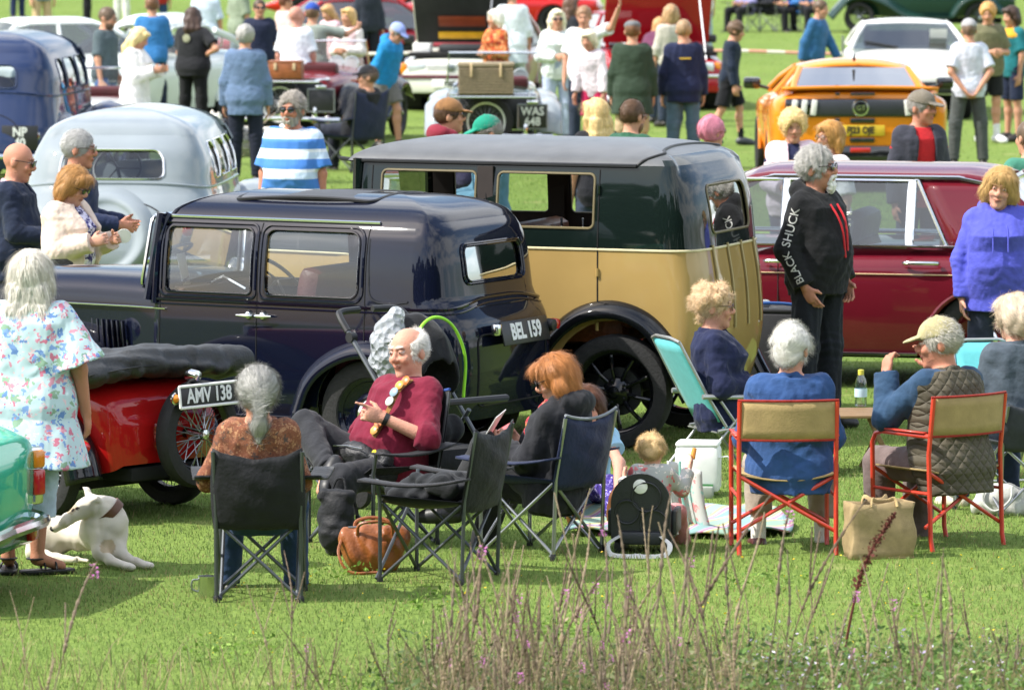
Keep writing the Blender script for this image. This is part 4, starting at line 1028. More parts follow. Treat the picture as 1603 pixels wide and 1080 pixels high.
        hb_ = np.array(hexc(hx))
        def hcf(V):
            q = (V-hc)@Hm; ang = np.arctan2(q[:, 0], q[:, 1]+.02) if st in ('bob', 'long', 'pony') else q[:, 0]*14; r3 = np.random.RandomState(sd); tab = r3.rand(400)
            k1 = tab[((ang*38).astype(int)) % 400]; k2 = tab[((ang*15+q[:, 2]*20).astype(int)+77) % 400]; return hb_*(.62+.42*k1+.36*k2)[:, None]
        ho = F.obj('hair', HAIRM, e, hcf)
        if ho and vox < .012: strands(ho, e, hb_, hc, Hm, hs, st, 9500 if fine else 2500, sd)
    if beard:
        F = SDF(hc-.2*hs, hc+.1*hs, max(vox*.8, .006)); F.ell(hp((0, -.03, -.065)), np.array([.06, .068, .062])*hs, Hm, .01)
        F.plane(hp((0, 0, -.04)), Hm@np.array([0, 0, 1.])); F.ell(hp((0, -.098, -.062)), np.array([.024, .02, .010])*hs, Hm, .004, sub=True)
        if beard[1] == 'goatee':
            F = SDF(hc-.2*hs, hc+.1*hs, max(vox*.8, .006)); F.ell(hp((0, -.076, -.105)), np.array([.032, .028, .04])*hs, Hm, .02)
            for sx in (1, -1): F.chain([hp((0, -.1, -.043)), hp((sx*.022, -.09, -.05)), hp((sx*.03, -.075, -.085))], np.array([.010, .009, .012])*hs, .008)
        bc = np.array(hexc(beard[0])); F.folds(.003, 120, sd); F.obj('beard', HAIRM, e, lambda V: bc*(1+.2*np.sin(V[:, :1]*260)))
    if hat:
        kind, hcx = hat[0], hat[1]; F = SDF(hc-.28*hs, hc+.28*hs, max(vox*.85, .007))
        if kind == 'cap':
            F.ell(hp((0, .010, .040)), np.array([.088, .106, .092])*hs, Hm, .01); F.plane(hp((0, 0, .035)), Hm@nv((0, .10, -1)))
            F.ell(hp((0, -.112, .036)), np.array([.066, .062, .010])*hs, Hm@rotm(rad(12), 0, 0), .012)
            F.ell(hp((0, .01, .134)), np.array([.009, .009, .006])*hs, Hm, .003)
        else:                                # flat cap
            F.ell(hp((0, -.005, .058)), np.array([.090, .115, .058])*hs, Hm@rotm(rad(8), 0, 0), .01); F.plane(hp((0, 0, .035)), Hm@nv((0, .05, -1)))
            F.ell(hp((0, -.105, .04)), np.array([.06, .05, .012])*hs, Hm, .015)
        F.obj('cap', cloth(hcx, bump=.15), e)
        if len(hat) > 2:
            F = SDF(hc-.28*hs, hc+.28*hs, max(vox*.85, .007)); F.ell(hp((0, -.114, .028)), np.array([.062, .058, .008])*hs, Hm@rotm(rad(12), 0, 0), .01); F.obj('cap_peak', cloth(hat[2]), e)
    if specs:
        eg = empty('sunglasses' if specs == 'sun' else 'spectacles'); eg.parent = e; gm = BLACK if specs in ('sun', 'black') else mat('spectacle_wire', '6a5a50', .3, .7)
        mb = MB()
        for sx in (1, -1):
            Pc = [hp((sx*.032+.0235*math.cos(a), -.103+.006*abs(math.cos(a)), .008+.0185*math.sin(a))) for a in np.linspace(0, 2*PI, 19)[:-1]]
            mb.tube(Pc, .0022*hs if specs != 'sun' else .0032*hs, 5, closed=True); mb.tube([hp((sx*.055, -.095, .014)), hp((sx*.082, -.05, .014)), hp((sx*.084, .03, .006))], .0025*hs, 5)
        mb.tube([hp((-.010, -.106, .012)), hp((.010, -.106, .012))], .0025*hs, 5); mb.build('frame', gm, eg)
        for sx in (1, -1):
            mb = MB(); mb.disc(hp((sx*.032, -.1, .008)), .0225*hs, Hm@np.array([sx*.2, -1, .08]), 16, .004*hs)
            mb.build('lens', mat('dark_lens', '101418', .08, coat=1) if specs == 'sun' else glass('spectacle_glass', (.94, .96, .96), .05), eg)
    if scarf:
        F = SDF(nb-.3*s, nb+.2*s, max(vox*.8, .007))
        for a in np.linspace(0, 2*PI, 13)[:-1]:
            q = lambda a: nb+T@np.array([math.sin(a)*.075, -.005-math.cos(a)*.078, -.015+.022*math.sin(3*a)])*s
            F.cone(q(a), q(a+.52), .027*s, .027*s, .015)
        F.chain([nb+T@np.array([.02, -.09, -.03])*s, nb+T@np.array([.04, -.15-bust, -.14])*s, nb+T@np.array([.05, -.16-bust, -.24])*s], np.array([.03, .032, .03])*s, .02); F.folds(.006, 60, sd); F.obj('scarf', scarf, e)
    info = dict(e=e, hc=hc, Hm=Hm, hs=hs, s=s, W=W, T=T, arms=arms, legs=legs, pel=pel, nb=nb, hp=hp, tor=tor)
    return info
def strands(ho, e, hb, hc, Hm, hs, st, n, sd):
    me = ho.data; k = len(me.vertices)
    if k < 10: return
    co = np.zeros(k*3); me.vertices.foreach_get('co', co); co = co.reshape(-1, 3); no = np.zeros(k*3); me.vertex_normals.foreach_get('vector', no); no = no.reshape(-1, 3)
    r = np.random.RandomState(sd); i = r.randint(0, k, n); p = co[i]; nn = no[i]
    q = (p-hc)@Hm; ok = ~((q[:, 1] < -.07*hs) & (q[:, 2] < .04*hs)); p, nn, q = p[ok], nn[ok], q[ok]; n = len(p)
    if st in ('short', 'fringe', 'swept', 'bun', 'pony', 'curly'):
        fl = np.stack([q[:, 0]*2, q[:, 1]*4+.25*hs, -.25+0*q[:, 2]], 1)
    else: fl = np.stack([q[:, 0]*1.5, q[:, 1]*.8, -np.ones(n)*.6], 1)
    if st == 'pony': fl = np.stack([-q[:, 0]*3, .12*hs*6-q[:, 1], -.1-q[:, 2]*4], 1)
    fl = fl@Hm.T+r.normal(size=(n, 3))*(.12 if st != 'curly' else .5); t = fl-nn*(fl*nn).sum(1, keepdims=True); t /= np.linalg.norm(t, axis=1, keepdims=True)+1e-9
    Ln = {'short': .022, 'fringe': .02, 'curly': .035, 'bob': .06, 'long': .09, 'bun': .045, 'pony': .06, 'swept': .05}[st]*hs*(.6+.8*r.rand(n))[:, None]
    sd_ = np.cross(nn, t); w = (.0005+.0008*r.rand(n))[:, None]*hs; lift = (.003+.016*r.rand(n)**2.5)[:, None]*hs; V = []
    for j in range(4):
        f = j/3; c = p+t*Ln*f+nn*(lift*f-(Ln*f)**2/(2*.1*hs)*.75)+nn*.001; ww = w*(1-f*.85); V += [c-sd_*ww, c+sd_*ww]
    V = np.stack(V, 1).reshape(-1, 3); b0 = np.arange(n)*8
    F = np.concatenate([np.stack([b0+2*j, b0+2*j+1, b0+2*j+3, b0+2*j+2], 1) for j in range(3)])
    cc = np.repeat(hb*(.72+.55*r.rand(n))[:, None], 8, 0)
    tag(np_mesh('hair_strands', V, F, HAIRM, e, True, cc), kind='stuff')
# ------------------------------------------------------------------ folding chairs
def sheet(name, f, us, vs_, m, parent, thick=.006):
    mb = MB(); mb.grid(f, us, vs_); o = mb.build(name, m, parent, sharp=0); md = o.modifiers.new('thick', 'SOLIDIFY'); md.thickness = thick; md.offset = 0; return o
def bar(parent, name, P, r, m, n=8):
    mb = MB(); mb.tube(P, r, n); return mb.build(name, m, parent)
def camp_chair(label, loc, rot, fab, tube=DARKTUBE, trim=None, w=.235, top=.80, sc_=1.0, group=None, cup=True, ah=.605):
    """sits facing -Y"""
    t = empty('camp_chair', loc, rad(rot), label, 'chair', group); t.scale = (sc_,)*3
    for sg in (1, -1):
        bar(t, 'back_post', [(sg*w, .21, 0), (sg*w, .225, .42), (sg*(w+.01), .29, top)], .0105, tube)
        bar(t, 'front_leg', [(sg*w, -.23, 0), (sg*(w+.0), -.23, .40), (sg*(w+.03), -.235, ah-.005)], .0105, tube)
        bar(t, 'side_brace', [(sg*w, -.23, .015), (sg*w, .21, .40)], .009, tube); bar(t, 'side_brace', [(sg*(w-.02), .21, .015), (sg*(w-.02), -.23, .40)], .009, tube)
        sheet('arm_rest', lambda u, v: (sg*(w+.05+v*.05+.05*(1-u)), -.29+u*.55, ah-.03*math.sin(PI*u)+.015*u), np.linspace(0, 1, 9), np.linspace(-1, 1, 4), fab, t, .012)
        for q in ((sg*w, .21), (sg*w, -.23)):
            mb = MB(); mb.lathe([(0, 0), (.017, 0), (.017, .02), (.012, .035)], 8, 'Z', (q[0], q[1], 0)); mb.build('foot', BLACK, t)
    for y in (.21, -.23):
        bar(t, 'cross_brace', [(-w, y, .015), (w, y+.008, .40)], .009, tube); bar(t, 'cross_brace', [(w, y-.02, .015), (-w, y-.012, .40)], .009, tube)
    sheet('seat', lambda u, v: (v*w*1.0, -.245+u*.47, .415-.02*u-.055*(1-v*v)*math.sin(PI*min(1, .25+u*.8))+.02*(abs(v) > .95)), np.linspace(0, 1, 10), np.linspace(-1, 1, 10), fab, t)
    bk = sheet('backrest', lambda u, v: (v*(w+.012+.012*math.sin(PI*u)), .21+.08*u+.06*(1-v*v)*math.sin(PI*(.2+.75*u))+.006*math.sin(v*11+u*9)*(1-v*v)+.005*math.sin(v*5-u*17)*(1-v*v), .36+u*(top-.345)-.05*(1-v*v)*u**2+.004*math.sin(v*9+u*4)), np.linspace(0, 1, 12), np.linspace(-1, 1, 12), fab, t)
    if trim:
        bar(bk, 'trim', [(v*(w+.012), .29+.01*(1-v*v), top+.015-.035*(1-v*v)) for v in np.linspace(-1, 1, 9)], .008, trim, 6)
    return t
def director_chair(label, loc, rot):
    t = empty('director_chair', loc, rad(rot), label, 'chair', 'red framed canvas chairs'); RED = mat('red_frame_paint', 'c23a26', .4, coat=.3, var=.12, scale=20); CAN = cloth('a08a60', 'tan_canvas', .12, .85, .12, 90); PIP = cloth('8c2a22', 'red_piping'); w = .252
    for sg in (1, -1):
        bar(t, 'back_post', [(sg*w, .25, 0), (sg*w, .235, .06), (sg*w, .215, .5), (sg*w, .25, .80)], .0125, RED)
        bar(t, 'arm_frame', [(sg*w, -.20, 0), (sg*w, -.215, .06), (sg*w, -.225, .54), (sg*w, -.20, .585), (sg*w, -.15, .60), (sg*w, .22, .60)], .0125, RED)
        bar(t, 'side_rail', [(sg*w, -.22, .30), (sg*w, .22, .30)], .009, RED)
        sheet('arm_pad', lambda u, v: (sg*w+v*.02, -.15+u*.34, .617), np.linspace(0, 1, 3), np.linspace(-1, 1, 3), RED, t, .008)
    for y, q in ((.215, 1), (-.215, -1)):
        bar(t, 'cross_brace', [(-w, y, .12), (w, y+q*.004, .41)], .0105, RED); bar(t, 'cross_brace', [(w, y-q*.024, .12), (-w, y-q*.02, .41)], .0105, RED)
    sheet('seat', lambda u, v: (v*w*.97, -.21+u*.43, .42-.035*(1-v*v)), np.linspace(0, 1, 4), np.linspace(-1, 1, 9), CAN, t, .008)
    b = sheet('backrest', lambda u, v: (v*(w+.008), .225+.018*u+.05*(1-v*v), .60+u*.205), np.linspace(0, 1, 5), np.linspace(-1, 1, 12), CAN, t, .01)
    for u in (0, 1): bar(b, 'piping', [(v*(w+.01), .226+.018*u+.05*(1-v*v), .60+u*.205) for v in np.linspace(-1, 1, 13)], .0075, PIP, 6)
    return t
def lounger(label, loc, rot, c='5fb3b8'):
    t = empty('lounge_chair', loc, rad(rot), label, 'chair', 'turquoise folding loungers'); w = .27; FB = cloth(c, 'turquoise_sling', .15, .7, .06, 120); AL = mat('grey_aluminium_tube', 'a4a7a6', .35, .6)
    for sg in (1, -1):
        bar(t, 'back_frame', [(sg*w, .05, .40), (sg*w, .22, .66), (sg*w*.96, .44, 1.06)], .0125, AL)
        bar(t, 'seat_rail', [(sg*w, .12, .37), (sg*w, -.36, .44)], .0125, AL)
        bar(t, 'front_leg', [(sg*w, -.34, 0), (sg*w, .10, .60)], .0125, AL); bar(t, 'rear_leg', [(sg*w, .36, 0), (sg*w, -.16, .60)], .0125, AL)
        bar(t, 'arm_rest', [(sg*(w+.02), -.26, .62), (sg*(w+.02), .26, .64)], .02, AL)
    bar(t, 'top_bar', [(-w*.96, .44, 1.06), (-w*.5, .465, 1.085), (w*.5, .465, 1.085), (w*.96, .44, 1.06)], .0125, AL)
    bar(t, 'foot_bar', [(-w, .36, .015), (w, .36, .015)], .0125, AL); bar(t, 'front_bar', [(-w, -.34, .015), (w, -.34, .015)], .0125, AL)
    for k in range(4): bar(t, 'seat_slat', [(-w, .13-.045*k, .36), (w, .13-.045*k, .36)], .007, AL, 6)
    sheet('backrest', lambda u, v: (v*w*.95, .10+.34*u+.02*(1-v*v), .44+.62*u), np.linspace(0, 1, 8), np.linspace(-1, 1, 7), FB, t, .008)
    sheet('seat', lambda u, v: (v*w*.95, .07-.42*u, .395+.05*u-.03*(1-v*v)), np.linspace(0, 1, 6), np.linspace(-1, 1, 7), FB, t, .008)
    return t
def off(loc, rot, x, y, z=0):               # point in a turned frame
    a = rad(rot); return Vector((loc[0]+x*math.cos(a)-y*math.sin(a), loc[1]+x*math.sin(a)+y*math.cos(a), loc[2]+z))
NYL = cloth('191a1d', 'black_nylon', .25, .6, .18, 40); NYN = cloth('1b2440', 'navy_nylon', .25, .6, .15, 40); GREYN = cloth('3a3d42', 'grey_nylon', .2)
CH1 = off(G(405, 943), 180, 0, -.21); camp_chair('black camp chair nearest the camera, seen from behind with a grey haired woman', CH1, 180, NYL, w=.205, top=.745, group='folding camp chairs')
CH2 = G(586, 850); camp_chair('black camp chair with blue trim under the man in maroon', CH2, -48, NYL, trim=cloth('2c4a8c', 'blue_trim'), w=.26, top=.80, ah=.52, group='folding camp chairs')
CH3 = G(690, 905); camp_chair('empty black camp chair with a coat on its seat', CH3, -112, NYL, w=.235, top=.77, ah=.52, group='folding camp chairs')
CH4 = G(850, 866); camp_chair('navy camp chair with steel legs under the red haired woman', CH4, -122, NYN, tube=STEEL, trim=cloth('7d8288', 'grey_trim'), w=.24, top=.74, ah=.52, group='folding camp chairs')
R1 = off(G(1233, 869), 183, 0, -.24); director_chair('red framed canvas chair, seen squarely from behind under the person in blue fleece', R1, 183)
R2 = off(G(1514, 858), -142, 0, -.24); director_chair('red framed canvas chair turned left under the man in quilted gilet', R2, -142)
LG1 = G(1124, 744); lounger('turquoise lounger under the blonde woman in navy fleece', LG1, 112).scale = (.76,)*3
LG2 = G(1562, 748); lounger('turquoise lounger behind the white haired woman at the right edge', LG2, 12).scale = (.72,)*3
LG3 = G(1588, 800); camp_chair('grey folding chair under the white haired woman at the right edge', LG3, -150, GREYN, tube=STEEL, w=.24, top=.62)
sd_ = SDF((-.25, -.3, .3), (.25, .3, .75), .012); sd_.ell((0, -.08, .43), (.2, .2, .05)); sd_.ell((.05, .08, .47), (.17, .12, .07)); sd_.chain([(-.1, -.2, .42), (.1, -.1, .46), (.15, .1, .5)], [.05, .06, .05]); sd_.folds(.014, 40, 3)
o = sd_.obj('folded_coat', cloth('26282b', 'black_coat_cloth'), None); o.location = CH3; o.rotation_euler = (0, 0, rad(-112)); tag(o, 'black coat crumpled on the empty camp chair', 'coat')

# ------------------------------------------------------------------ things on the grass
def jute_bag():
    c = G(1376, 872); t = empty('jute_bag', c, rad(14), 'square beige jute shopping bag standing between the red chairs', 'bag'); J = mat('jute_weave', 'a08b66', .9, var=.16, scale=26, bump=.5, bscale=320)
    w, d, h = .172, .085, .29
    def f(u, v):
        P = rrect(-w, w, -d, d, .015, 2); k = len(P); i = u*k; a = np.array(P[int(i) % k]); b = np.array(P[(int(i)+1) % k]); q = a+(b-a)*(i-int(i))
        s = 1+.015*math.sin(PI*v)-.02*v; return (q[0]*s+.008*math.sin(9*v+q[1]*30), q[1]*s+.01*math.sin(7*v+q[0]*14), v*h+(.008*math.sin(q[0]*20) if v > .9 else 0))
    mb = MB(); mb.grid(f, np.linspace(0, 1, 41)[:-1], np.linspace(0, 1, 9), closeu=True); o = mb.build('bag_body', J, t, sharp=0); o.modifiers.new('t', 'SOLIDIFY').thickness = .004
    mb = MB(); mb.box((0, 0, .006), (2*w*.96, 2*d*.96, .008)); mb.build('base', J, t)
    for y in (-d, d):
        P = cr([(-.07, y, h-.02), (-.06, y*.8, h+.02), (-.03, y*.5, h+.006), (.03, y*.5, h+.006), (.06, y*.8, h+.02), (.07, y, h-.02)], 4); mb = MB(); mb.tube(P, .012, 6, flat=.4); mb.build('handle', cloth('b59d72', 'jute_strap'), t)
    return t
jute_bag()
def leather_bag():
    c = G(585, 893); t = empty('leather_bag', c, rad(8), 'tan brown leather holdall on the grass beside the black camp chairs', 'bag')
    F = SDF((-.25, -.2, -.02), (.25, .2, .32), .009); F.ell((0, 0, .10), (.165, .10, .12)); F.cone((-.13, 0, .17), (.13, 0, .17), .05, .05, .05); F.plane((0, 0, 0), (0, 0, -1)); F.folds(.008, 38, 12); F.obj('bag_body', BROWNL, t)
    for y in (-.06, .05):
        mb = MB(); mb.tube(cr([(-.09, y, .19), (-.08, y*1.3, .245), (0, y*1.6, .262), (.08, y*1.3, .245), (.09, y, .19)], 5), .009, 6); mb.build('handle', BROWNL, t)
    mb = MB(); mb.tube(cr([(-.16, -.02, .18), (-.19, -.10, .10), (-.14, -.15, .015), (0, -.17, .012)], 5), .008, 6); mb.build('strap', BROWNL, t)
    mb = MB(); mb.tube([(-.13, 0, .222), (.13, 0, .222)], .006, 6); mb.build('zip', STEEL, t)
    mb = MB(); mb.box((.04, -.105, .12), (.03, .012, .08), None, .004); mb.build('buckle', BROWNL, t)
leather_bag()
def rucksack():
    t = empty('rucksack', G(527, 868), rad(-15), 'black rucksack leaning against the nearest camp chair', 'bag'); F = SDF((-.25, -.2, -.02), (.25, .2, .55), .01)
    F.ell((0, 0, .2), (.125, .09, .22)); F.ell((0, -.07, .14), (.10, .05, .12)); F.cone((-.08, 0, .38), (.08, 0, .38), .05, .05); F.plane((0, 0, 0), (0, 0, -1)); F.folds(.005, 36, 5); F.obj('bag_body', NYL, t)
    mb = MB(); mb.tube(cr([(-.05, .05, .4), (-.02, .07, .48), (.03, .07, .48), (.05, .05, .4)], 5), .009, 6); mb.build('handle', NYL, t)
    for sx in (1, -1): mb = MB(); mb.tube(cr([(sx*.07, .08, .4), (sx*.1, .13, .25), (sx*.09, .1, .05)], 5), .013, 6); mb.build('strap', NYL, t)
    t.scale = (.8,)*3
rucksack()
def mug():
    c = G(324, 934); t = empty('steel_mug', c, 0, 'small shiny steel mug on the grass beside the chair leg', 'mug')
    mb = MB(); mb.lathe([(0, 0), (.042, 0), (.044, .01), (.044, .10), (.046, .104), (.041, .104), (.040, .01), (0, .008)], 24, 'Z'); mb.build('cup', mat('polished_steel', 'd0d2d3', .22, 1, var=.05), t)
    mb = MB(); mb.tube(cr([(-.043, 0, .085), (-.07, 0, .08), (-.073, 0, .04), (-.043, 0, .025)], 5), .005, 6); mb.build('handle', STEEL, t)
mug()
def bottle():
    c = G(1347, 730); t = empty('water_bottle', (c.x, c.y, .36), 0, 'clear plastic water bottle with yellow cap on the picnic table', 'bottle')
    PETM = glass('clear_plastic', (.86, .92, .94), .12)
    mb = MB(); mb.lathe([(0, 0), (.034, 0), (.036, .01), (.034, .04), (.037, .07), (.034, .10), (.036, .13), (.030, .16), (.014, .19), (.014, .2)], 20, 'Z'); mb.build('bottle_body', PETM, t)
    mb = MB(); mb.lathe([(.0145, .185), (.018, .185), (.018, .215), (0, .218)], 16, 'Z'); mb.build('cap', mat('yellow_cap', 'c9c04a', .5), t)
    mb = MB(); mb.lathe([(.0375, .055), (.0378, .06), (.0378, .10), (.0375, .105)], 20, 'Z'); mb.build('bottle_label', mat('blue_label', 'b9d3df', .5), t)
bottle()
def picnic_table():
    c = G(1322, 738); t = empty('picnic_table', c, rad(5), 'low folding wooden table among the seated picnickers', 'table'); WD = mat('pine_wood', '7d6240', .6, var=.2, scale=30, stretch=(1, 8, 8))
    for k in range(5): mb = MB(); mb.box((0, -.2+.1*k, .345), (.42, .09, .018), None, .004); mb.build('plank', WD, t)
    for sx in (1, -1):
        for sy in (1, -1): mb = MB(); mb.box((sx*.2, sy*.15, .17), (.03, .025, .36), rotm(0, sx*sy*.45, 0), .003); mb.build('leg', WD, t)
picnic_table()
def cooler():
    c = G(1093, 775); t = empty('cool_bag', c, rad(-8), 'white cool bag with green stripe on the picnic blanket', 'bag'); WM = mat('white_vinyl', 'dfe1de', .5, bump=.1, bscale=8)
    mb = MB(); mb.box((0, 0, .155), (.25, .19, .27), None, .03); o = mb.build('bag_body', WM, t)
    mb = MB(); mb.box((0, -.0, .295), (.245, .185, .03), None, .014); mb.build('lid', WM, t)
    mb = MB(); mb.box((.01, -.1, .06), (.17, .006, .03)); mb.build('stripe', mat('green_stripe', '3f7a45', .6), t)
    mb = MB(); mb.tube(cr([(.12, -.05, .22), (.17, -.06, .23), (.18, -.05, .21)], 4), .014, 6, flat=.3); mb.build('strap', WM, t)
    mb = MB(); mb.box((.0, -.13, .03), (.2, .05, .07), None, .01); mb.build('front_pocket', mat('grey_vinyl', '8f958c', .6), t)
cooler()
def blanket():
    m = bpy.data.materials.new('striped_blanket'); n, L, b, o_ = nodes_of(m); tc = n.new('ShaderNodeTexCoord'); w = n.new('ShaderNodeTexWave'); w.wave_type = 'BANDS'; w.inputs['Scale'].default_value = 1.1; w.inputs['Distortion'].default_value = 1.2
    mp = n.new('ShaderNodeMapping'); mp.inputs['Rotation'].default_value = (0, 0, .6); L.new(tc.outputs['Object'], mp.inputs[0]); L.new(mp.outputs[0], w.inputs[0]); r = n.new('ShaderNodeValToRGB'); r.color_ramp.interpolation = 'CONSTANT'
    cs = ['8aa896', 'b8b07a', 'c4beb0', 'b87a94', 'a598b0', '7a9a9a']
    for i, c in enumerate(cs):
        e = r.color_ramp.elements[i] if i < 2 else r.color_ramp.elements.new(i/6); e.position = i/6; e.color = col4(c)
    L.new(w.outputs[0], r.inputs[0]); L.new(r.outputs[0], b.inputs['Base Color']); b.inputs['Roughness'].default_value = .9
    a, b2 = G(880, 812), G(1205, 770)
    f = lambda u, v: (a.x+(b2.x-a.x)*u+.05*math.sin(v*5), 30.0+v*1.35+.08*math.sin(u*7), .035+.012*math.sin(u*23+v*4)+.01*math.sin(v*17+u*9))
    tag(sheet('picnic_blanket', f, np.linspace(0, 1, 40), np.linspace(0, 1, 22), m, None, .01), 'pastel striped picnic blanket spread on the grass behind the toddler', 'blanket')
blanket()
def tote():
    c = G(1566, 805); t = empty('tote_bag', c, rad(-10), 'grey canvas tote bag on the grass at the right edge', 'bag'); m = cloth('b4b5b0', 'grey_canvas'); F = SDF((-.25, -.15, -.02), (.25, .15, .3), .01); F.ell((0, 0, .08), (.15, .07, .10)); F.cone((-.12, 0, .04), (.12, 0, .04), .05, .05); F.plane((0, 0, 0), (0, 0, -1)); F.folds(.007, 40, 4); F.obj('bag_body', m, t)
    for y in (-.06, .04): mb = MB(); mb.tube(cr([(-.08, y, .15), (-.09, y-.03, .08), (-.02, y-.05, .03), (.06, y-.04, .09), (.07, y, .16)], 5), .008, 6); mb.build('handle', m, t)
tote()
def crate():
    c = G(1212, 640); t = empty('black_case', c, rad(-12), 'large black case standing behind the blonde woman', 'case'); mb = MB(); mb.box((0, 0, .32), (.55, .4, .64), None, .015); mb.build('case_body', mat('black_case_vinyl', '1c1d21', .6, bump=.2, bscale=200), t)
    mb = MB(); mb.box((0, 0, .655), (.54, .39, .03), None, .01); mb.build('lid', BLACK, t)
    mb = MB(); mb.tube(cr([(.25, .0, .67), (.05, -.1, .70), (-.12, -.16, .69), (-.19, -.215, .6), (-.2, -.215, .35), (-.24, -.22, .1)], 6), .011, 6); mb.build('blue_cable', mat('blue_cable', '24508f', .5), t)
    mb = MB(); mb.box((-.1, .02, .69), (.12, .1, .04), rotm(0, 0, .3), .006); mb.build('handle', mat('grey_plastic', '8b8e90', .5), t)
crate()
def booster():
    c = G(1008, 862); t = empty('booster_seat', c, rad(172), 'black plastic folding child booster seat holding the blond toddler', 'child seat'); P = mat('black_booster_plastic', '2a2c30', .45, bump=.15, bscale=150)
    out = [(x, z) for x, z in rrect(-.155, .155, 0, .35, (.03, .03, .15, .15), 8)]
    mb = MB(); V = [(x, .13+.06*z-.012, .07+z) for x, z in out]+[(x, .13+.06*z+.012, .07+z) for x, z in out]; k = len(out); mb.add(V, [tuple(range(k)), tuple(range(2*k-1, k-1, -1))]+[(i, i+k, (i+1) % k+k, (i+1) % k) for i in range(k)]); bk = mb.build('backrest', P, t)
    for (x, z, r) in ((-.03, .30, .075), (.07, .22, .06), (-.07, .16, .07)):
        mb = MB(); mb.tube([(x+r*math.cos(a), .15+.06*(z+r*math.sin(a)-.07)+.0, z+r*math.sin(a)) for a in np.linspace(0, 2*PI, 25)[:-1]], .005, 5, closed=True); mb.build('moulded_ring', P, bk)
    mb = MB(); mb.disc((.0, .165, .355), .038, (0, 1, .0), 20, .008); o = mb.build('oval_badge', WHITE, bk); 
    mb = MB(); mb.box((0, -.02, .085), (.32, .30, .05), None, .02); mb.build('seat', P, t)
    mb = MB(); mb.box((0, .145, .085), (.22, .05, .07), None, .015); mb.build('hinge', P, t)
    for sx in (1, -1):
        mb = MB(); mb.box((sx*.165, -.03, .16), (.03, .24, .13), None, .012); mb.build('arm_rest', P, t)
        mb = MB(); mb.box((sx*.12, -.02, .03), (.05, .26, .06), None, .01); mb.build('foot', P, t)
        pts = cr([(sx*.1, .15, .1), (sx*.16, .22, .06), (sx*.14, .27, .012), (sx*.05, .32, .008), (-sx*.02, .30, .01)], 5)
        mb = MB(); mb.tube(pts, .016, 6, flat=.25); mb.build('strap', cloth('d8d8d4', 'white_webbing'), t)
booster()
def pushchair():
    c = G(680, 800); t = empty('pushchair', c, rad(42), 'black pushchair with lime green piping parked behind the man in maroon', 'pushchair'); LIME = mat('lime_piping', '8ed22c', .5); PK = cloth('17181b', 'pushchair_cloth', .3, .8)
    F = SDF((-.4, -.5, .2), (.4, .6, 1.25), .014); F.ell((0, .12, .80), (.21, .20, .30), rotm(-.35, 0, 0)); F.ell((0, -.02, .62), (.17, .16, .26), rotm(-.35, 0, 0), sub=True, k=.03); F.ell((0, -.28, .70), (.19, .24, .24), None, sub=True, k=.02); F.cone((-.12, 0, .45), (.12, 0, .45), .08, .08, .05); F.folds(.006, 30, 9); F.obj('canopy', PK, t)
    mb = MB(); mb.tube(cr([(-.215, .0, .62), (-.20, -.03, .85), (-.12, -.02, 1.02), (0, -.01, 1.075), (.12, -.02, 1.02), (.20, -.03, .85), (.215, .0, .62)], 6), .009, 8); mb.build('piping', LIME, t)
    for sx in (1, -1):
        mb = MB(); mb.tube(cr([(sx*.24, -.33, .12), (sx*.24, .05, .55), (sx*.24, .45, .98)], 6), .014, 8); mb.build('frame_tube', DARKTUBE, t)
        mb = MB(); mb.tube([(sx*.24, .35, .12), (sx*.24, -.02, .55)], .014, 8); mb.build('rear_leg', DARKTUBE, t)
        mb = MB(); mb.tube(cr([(sx*.24, .45, .98), (sx*.235, .52, 1.05), (sx*.2, .56, 1.08), (sx*.05, .58, 1.085)], 5), .019, 8); mb.build('handlebar', BLACK, t)
        mb = MB(); mb.lathe([(0, .02), (.03, .02), (.03, -.02), (0, -.02)], 14, 'X', (sx*.24, .42, .95)); mb.build('fold_joint', BLACK, t)
        for y in (-.33, .35):
            mb = MB(); mb.lathe([(0, .02), (.06, .02), (.085, .018), (.095, 0), (.085, -.018), (.06, -.02), (0, -.02)], 20, 'X', (sx*.24, y, .095)); mb.build('wheel', RUBBER, t)
    mb = MB(); mb.tube([(-.24, -.15, .6), (-.22, -.35, .64), (.22, -.35, .64), (.24, -.15, .6)], .02, 8); mb.build('bumper_bar', BLACK, t)
    mb = MB(); mb.box((0, 0, .3), (.4, .4, .14), None, .04); mb.build('basket', PK, t)
    # rain cover bundled at the handle
    q = AT(608, 548, c.y-.0); F = SDF((-.25, -.2, -.3), (.25, .2, .3), .012); F.ell((0, 0, 0), (.12, .10, .19)); F.cone((.03, 0, .1), (.05, 0, .2), .07, .04); F.folds(.013, 34, 21)
    PL = bpy.data.materials.new('crumpled_clear_plastic'); n, L, b, o_ = nodes_of(PL); b.inputs['Base Color'].default_value = (.62, .66, .70, 1); b.inputs['Roughness'].default_value = .22; b.inputs['Alpha'].default_value = .5
    tc = n.new('ShaderNodeTexCoord'); nz = n.new('ShaderNodeTexVoronoi'); nz.inputs['Scale'].default_value = 26; L.new(tc.outputs['Object'], nz.inputs[0]); bp = n.new('ShaderNodeBump'); bp.inputs['Strength'].default_value = .8; bp.inputs['Distance'].default_value = .03; L.new(nz.outputs[0], bp.inputs['Height']); L.new(bp.outputs[0], b.inputs['Normal'])
    o = F.obj('rain_cover', PL, None); o.location = q; tag(o, 'crumpled clear plastic rain cover hung on the pushchair', 'rain cover')
pushchair()
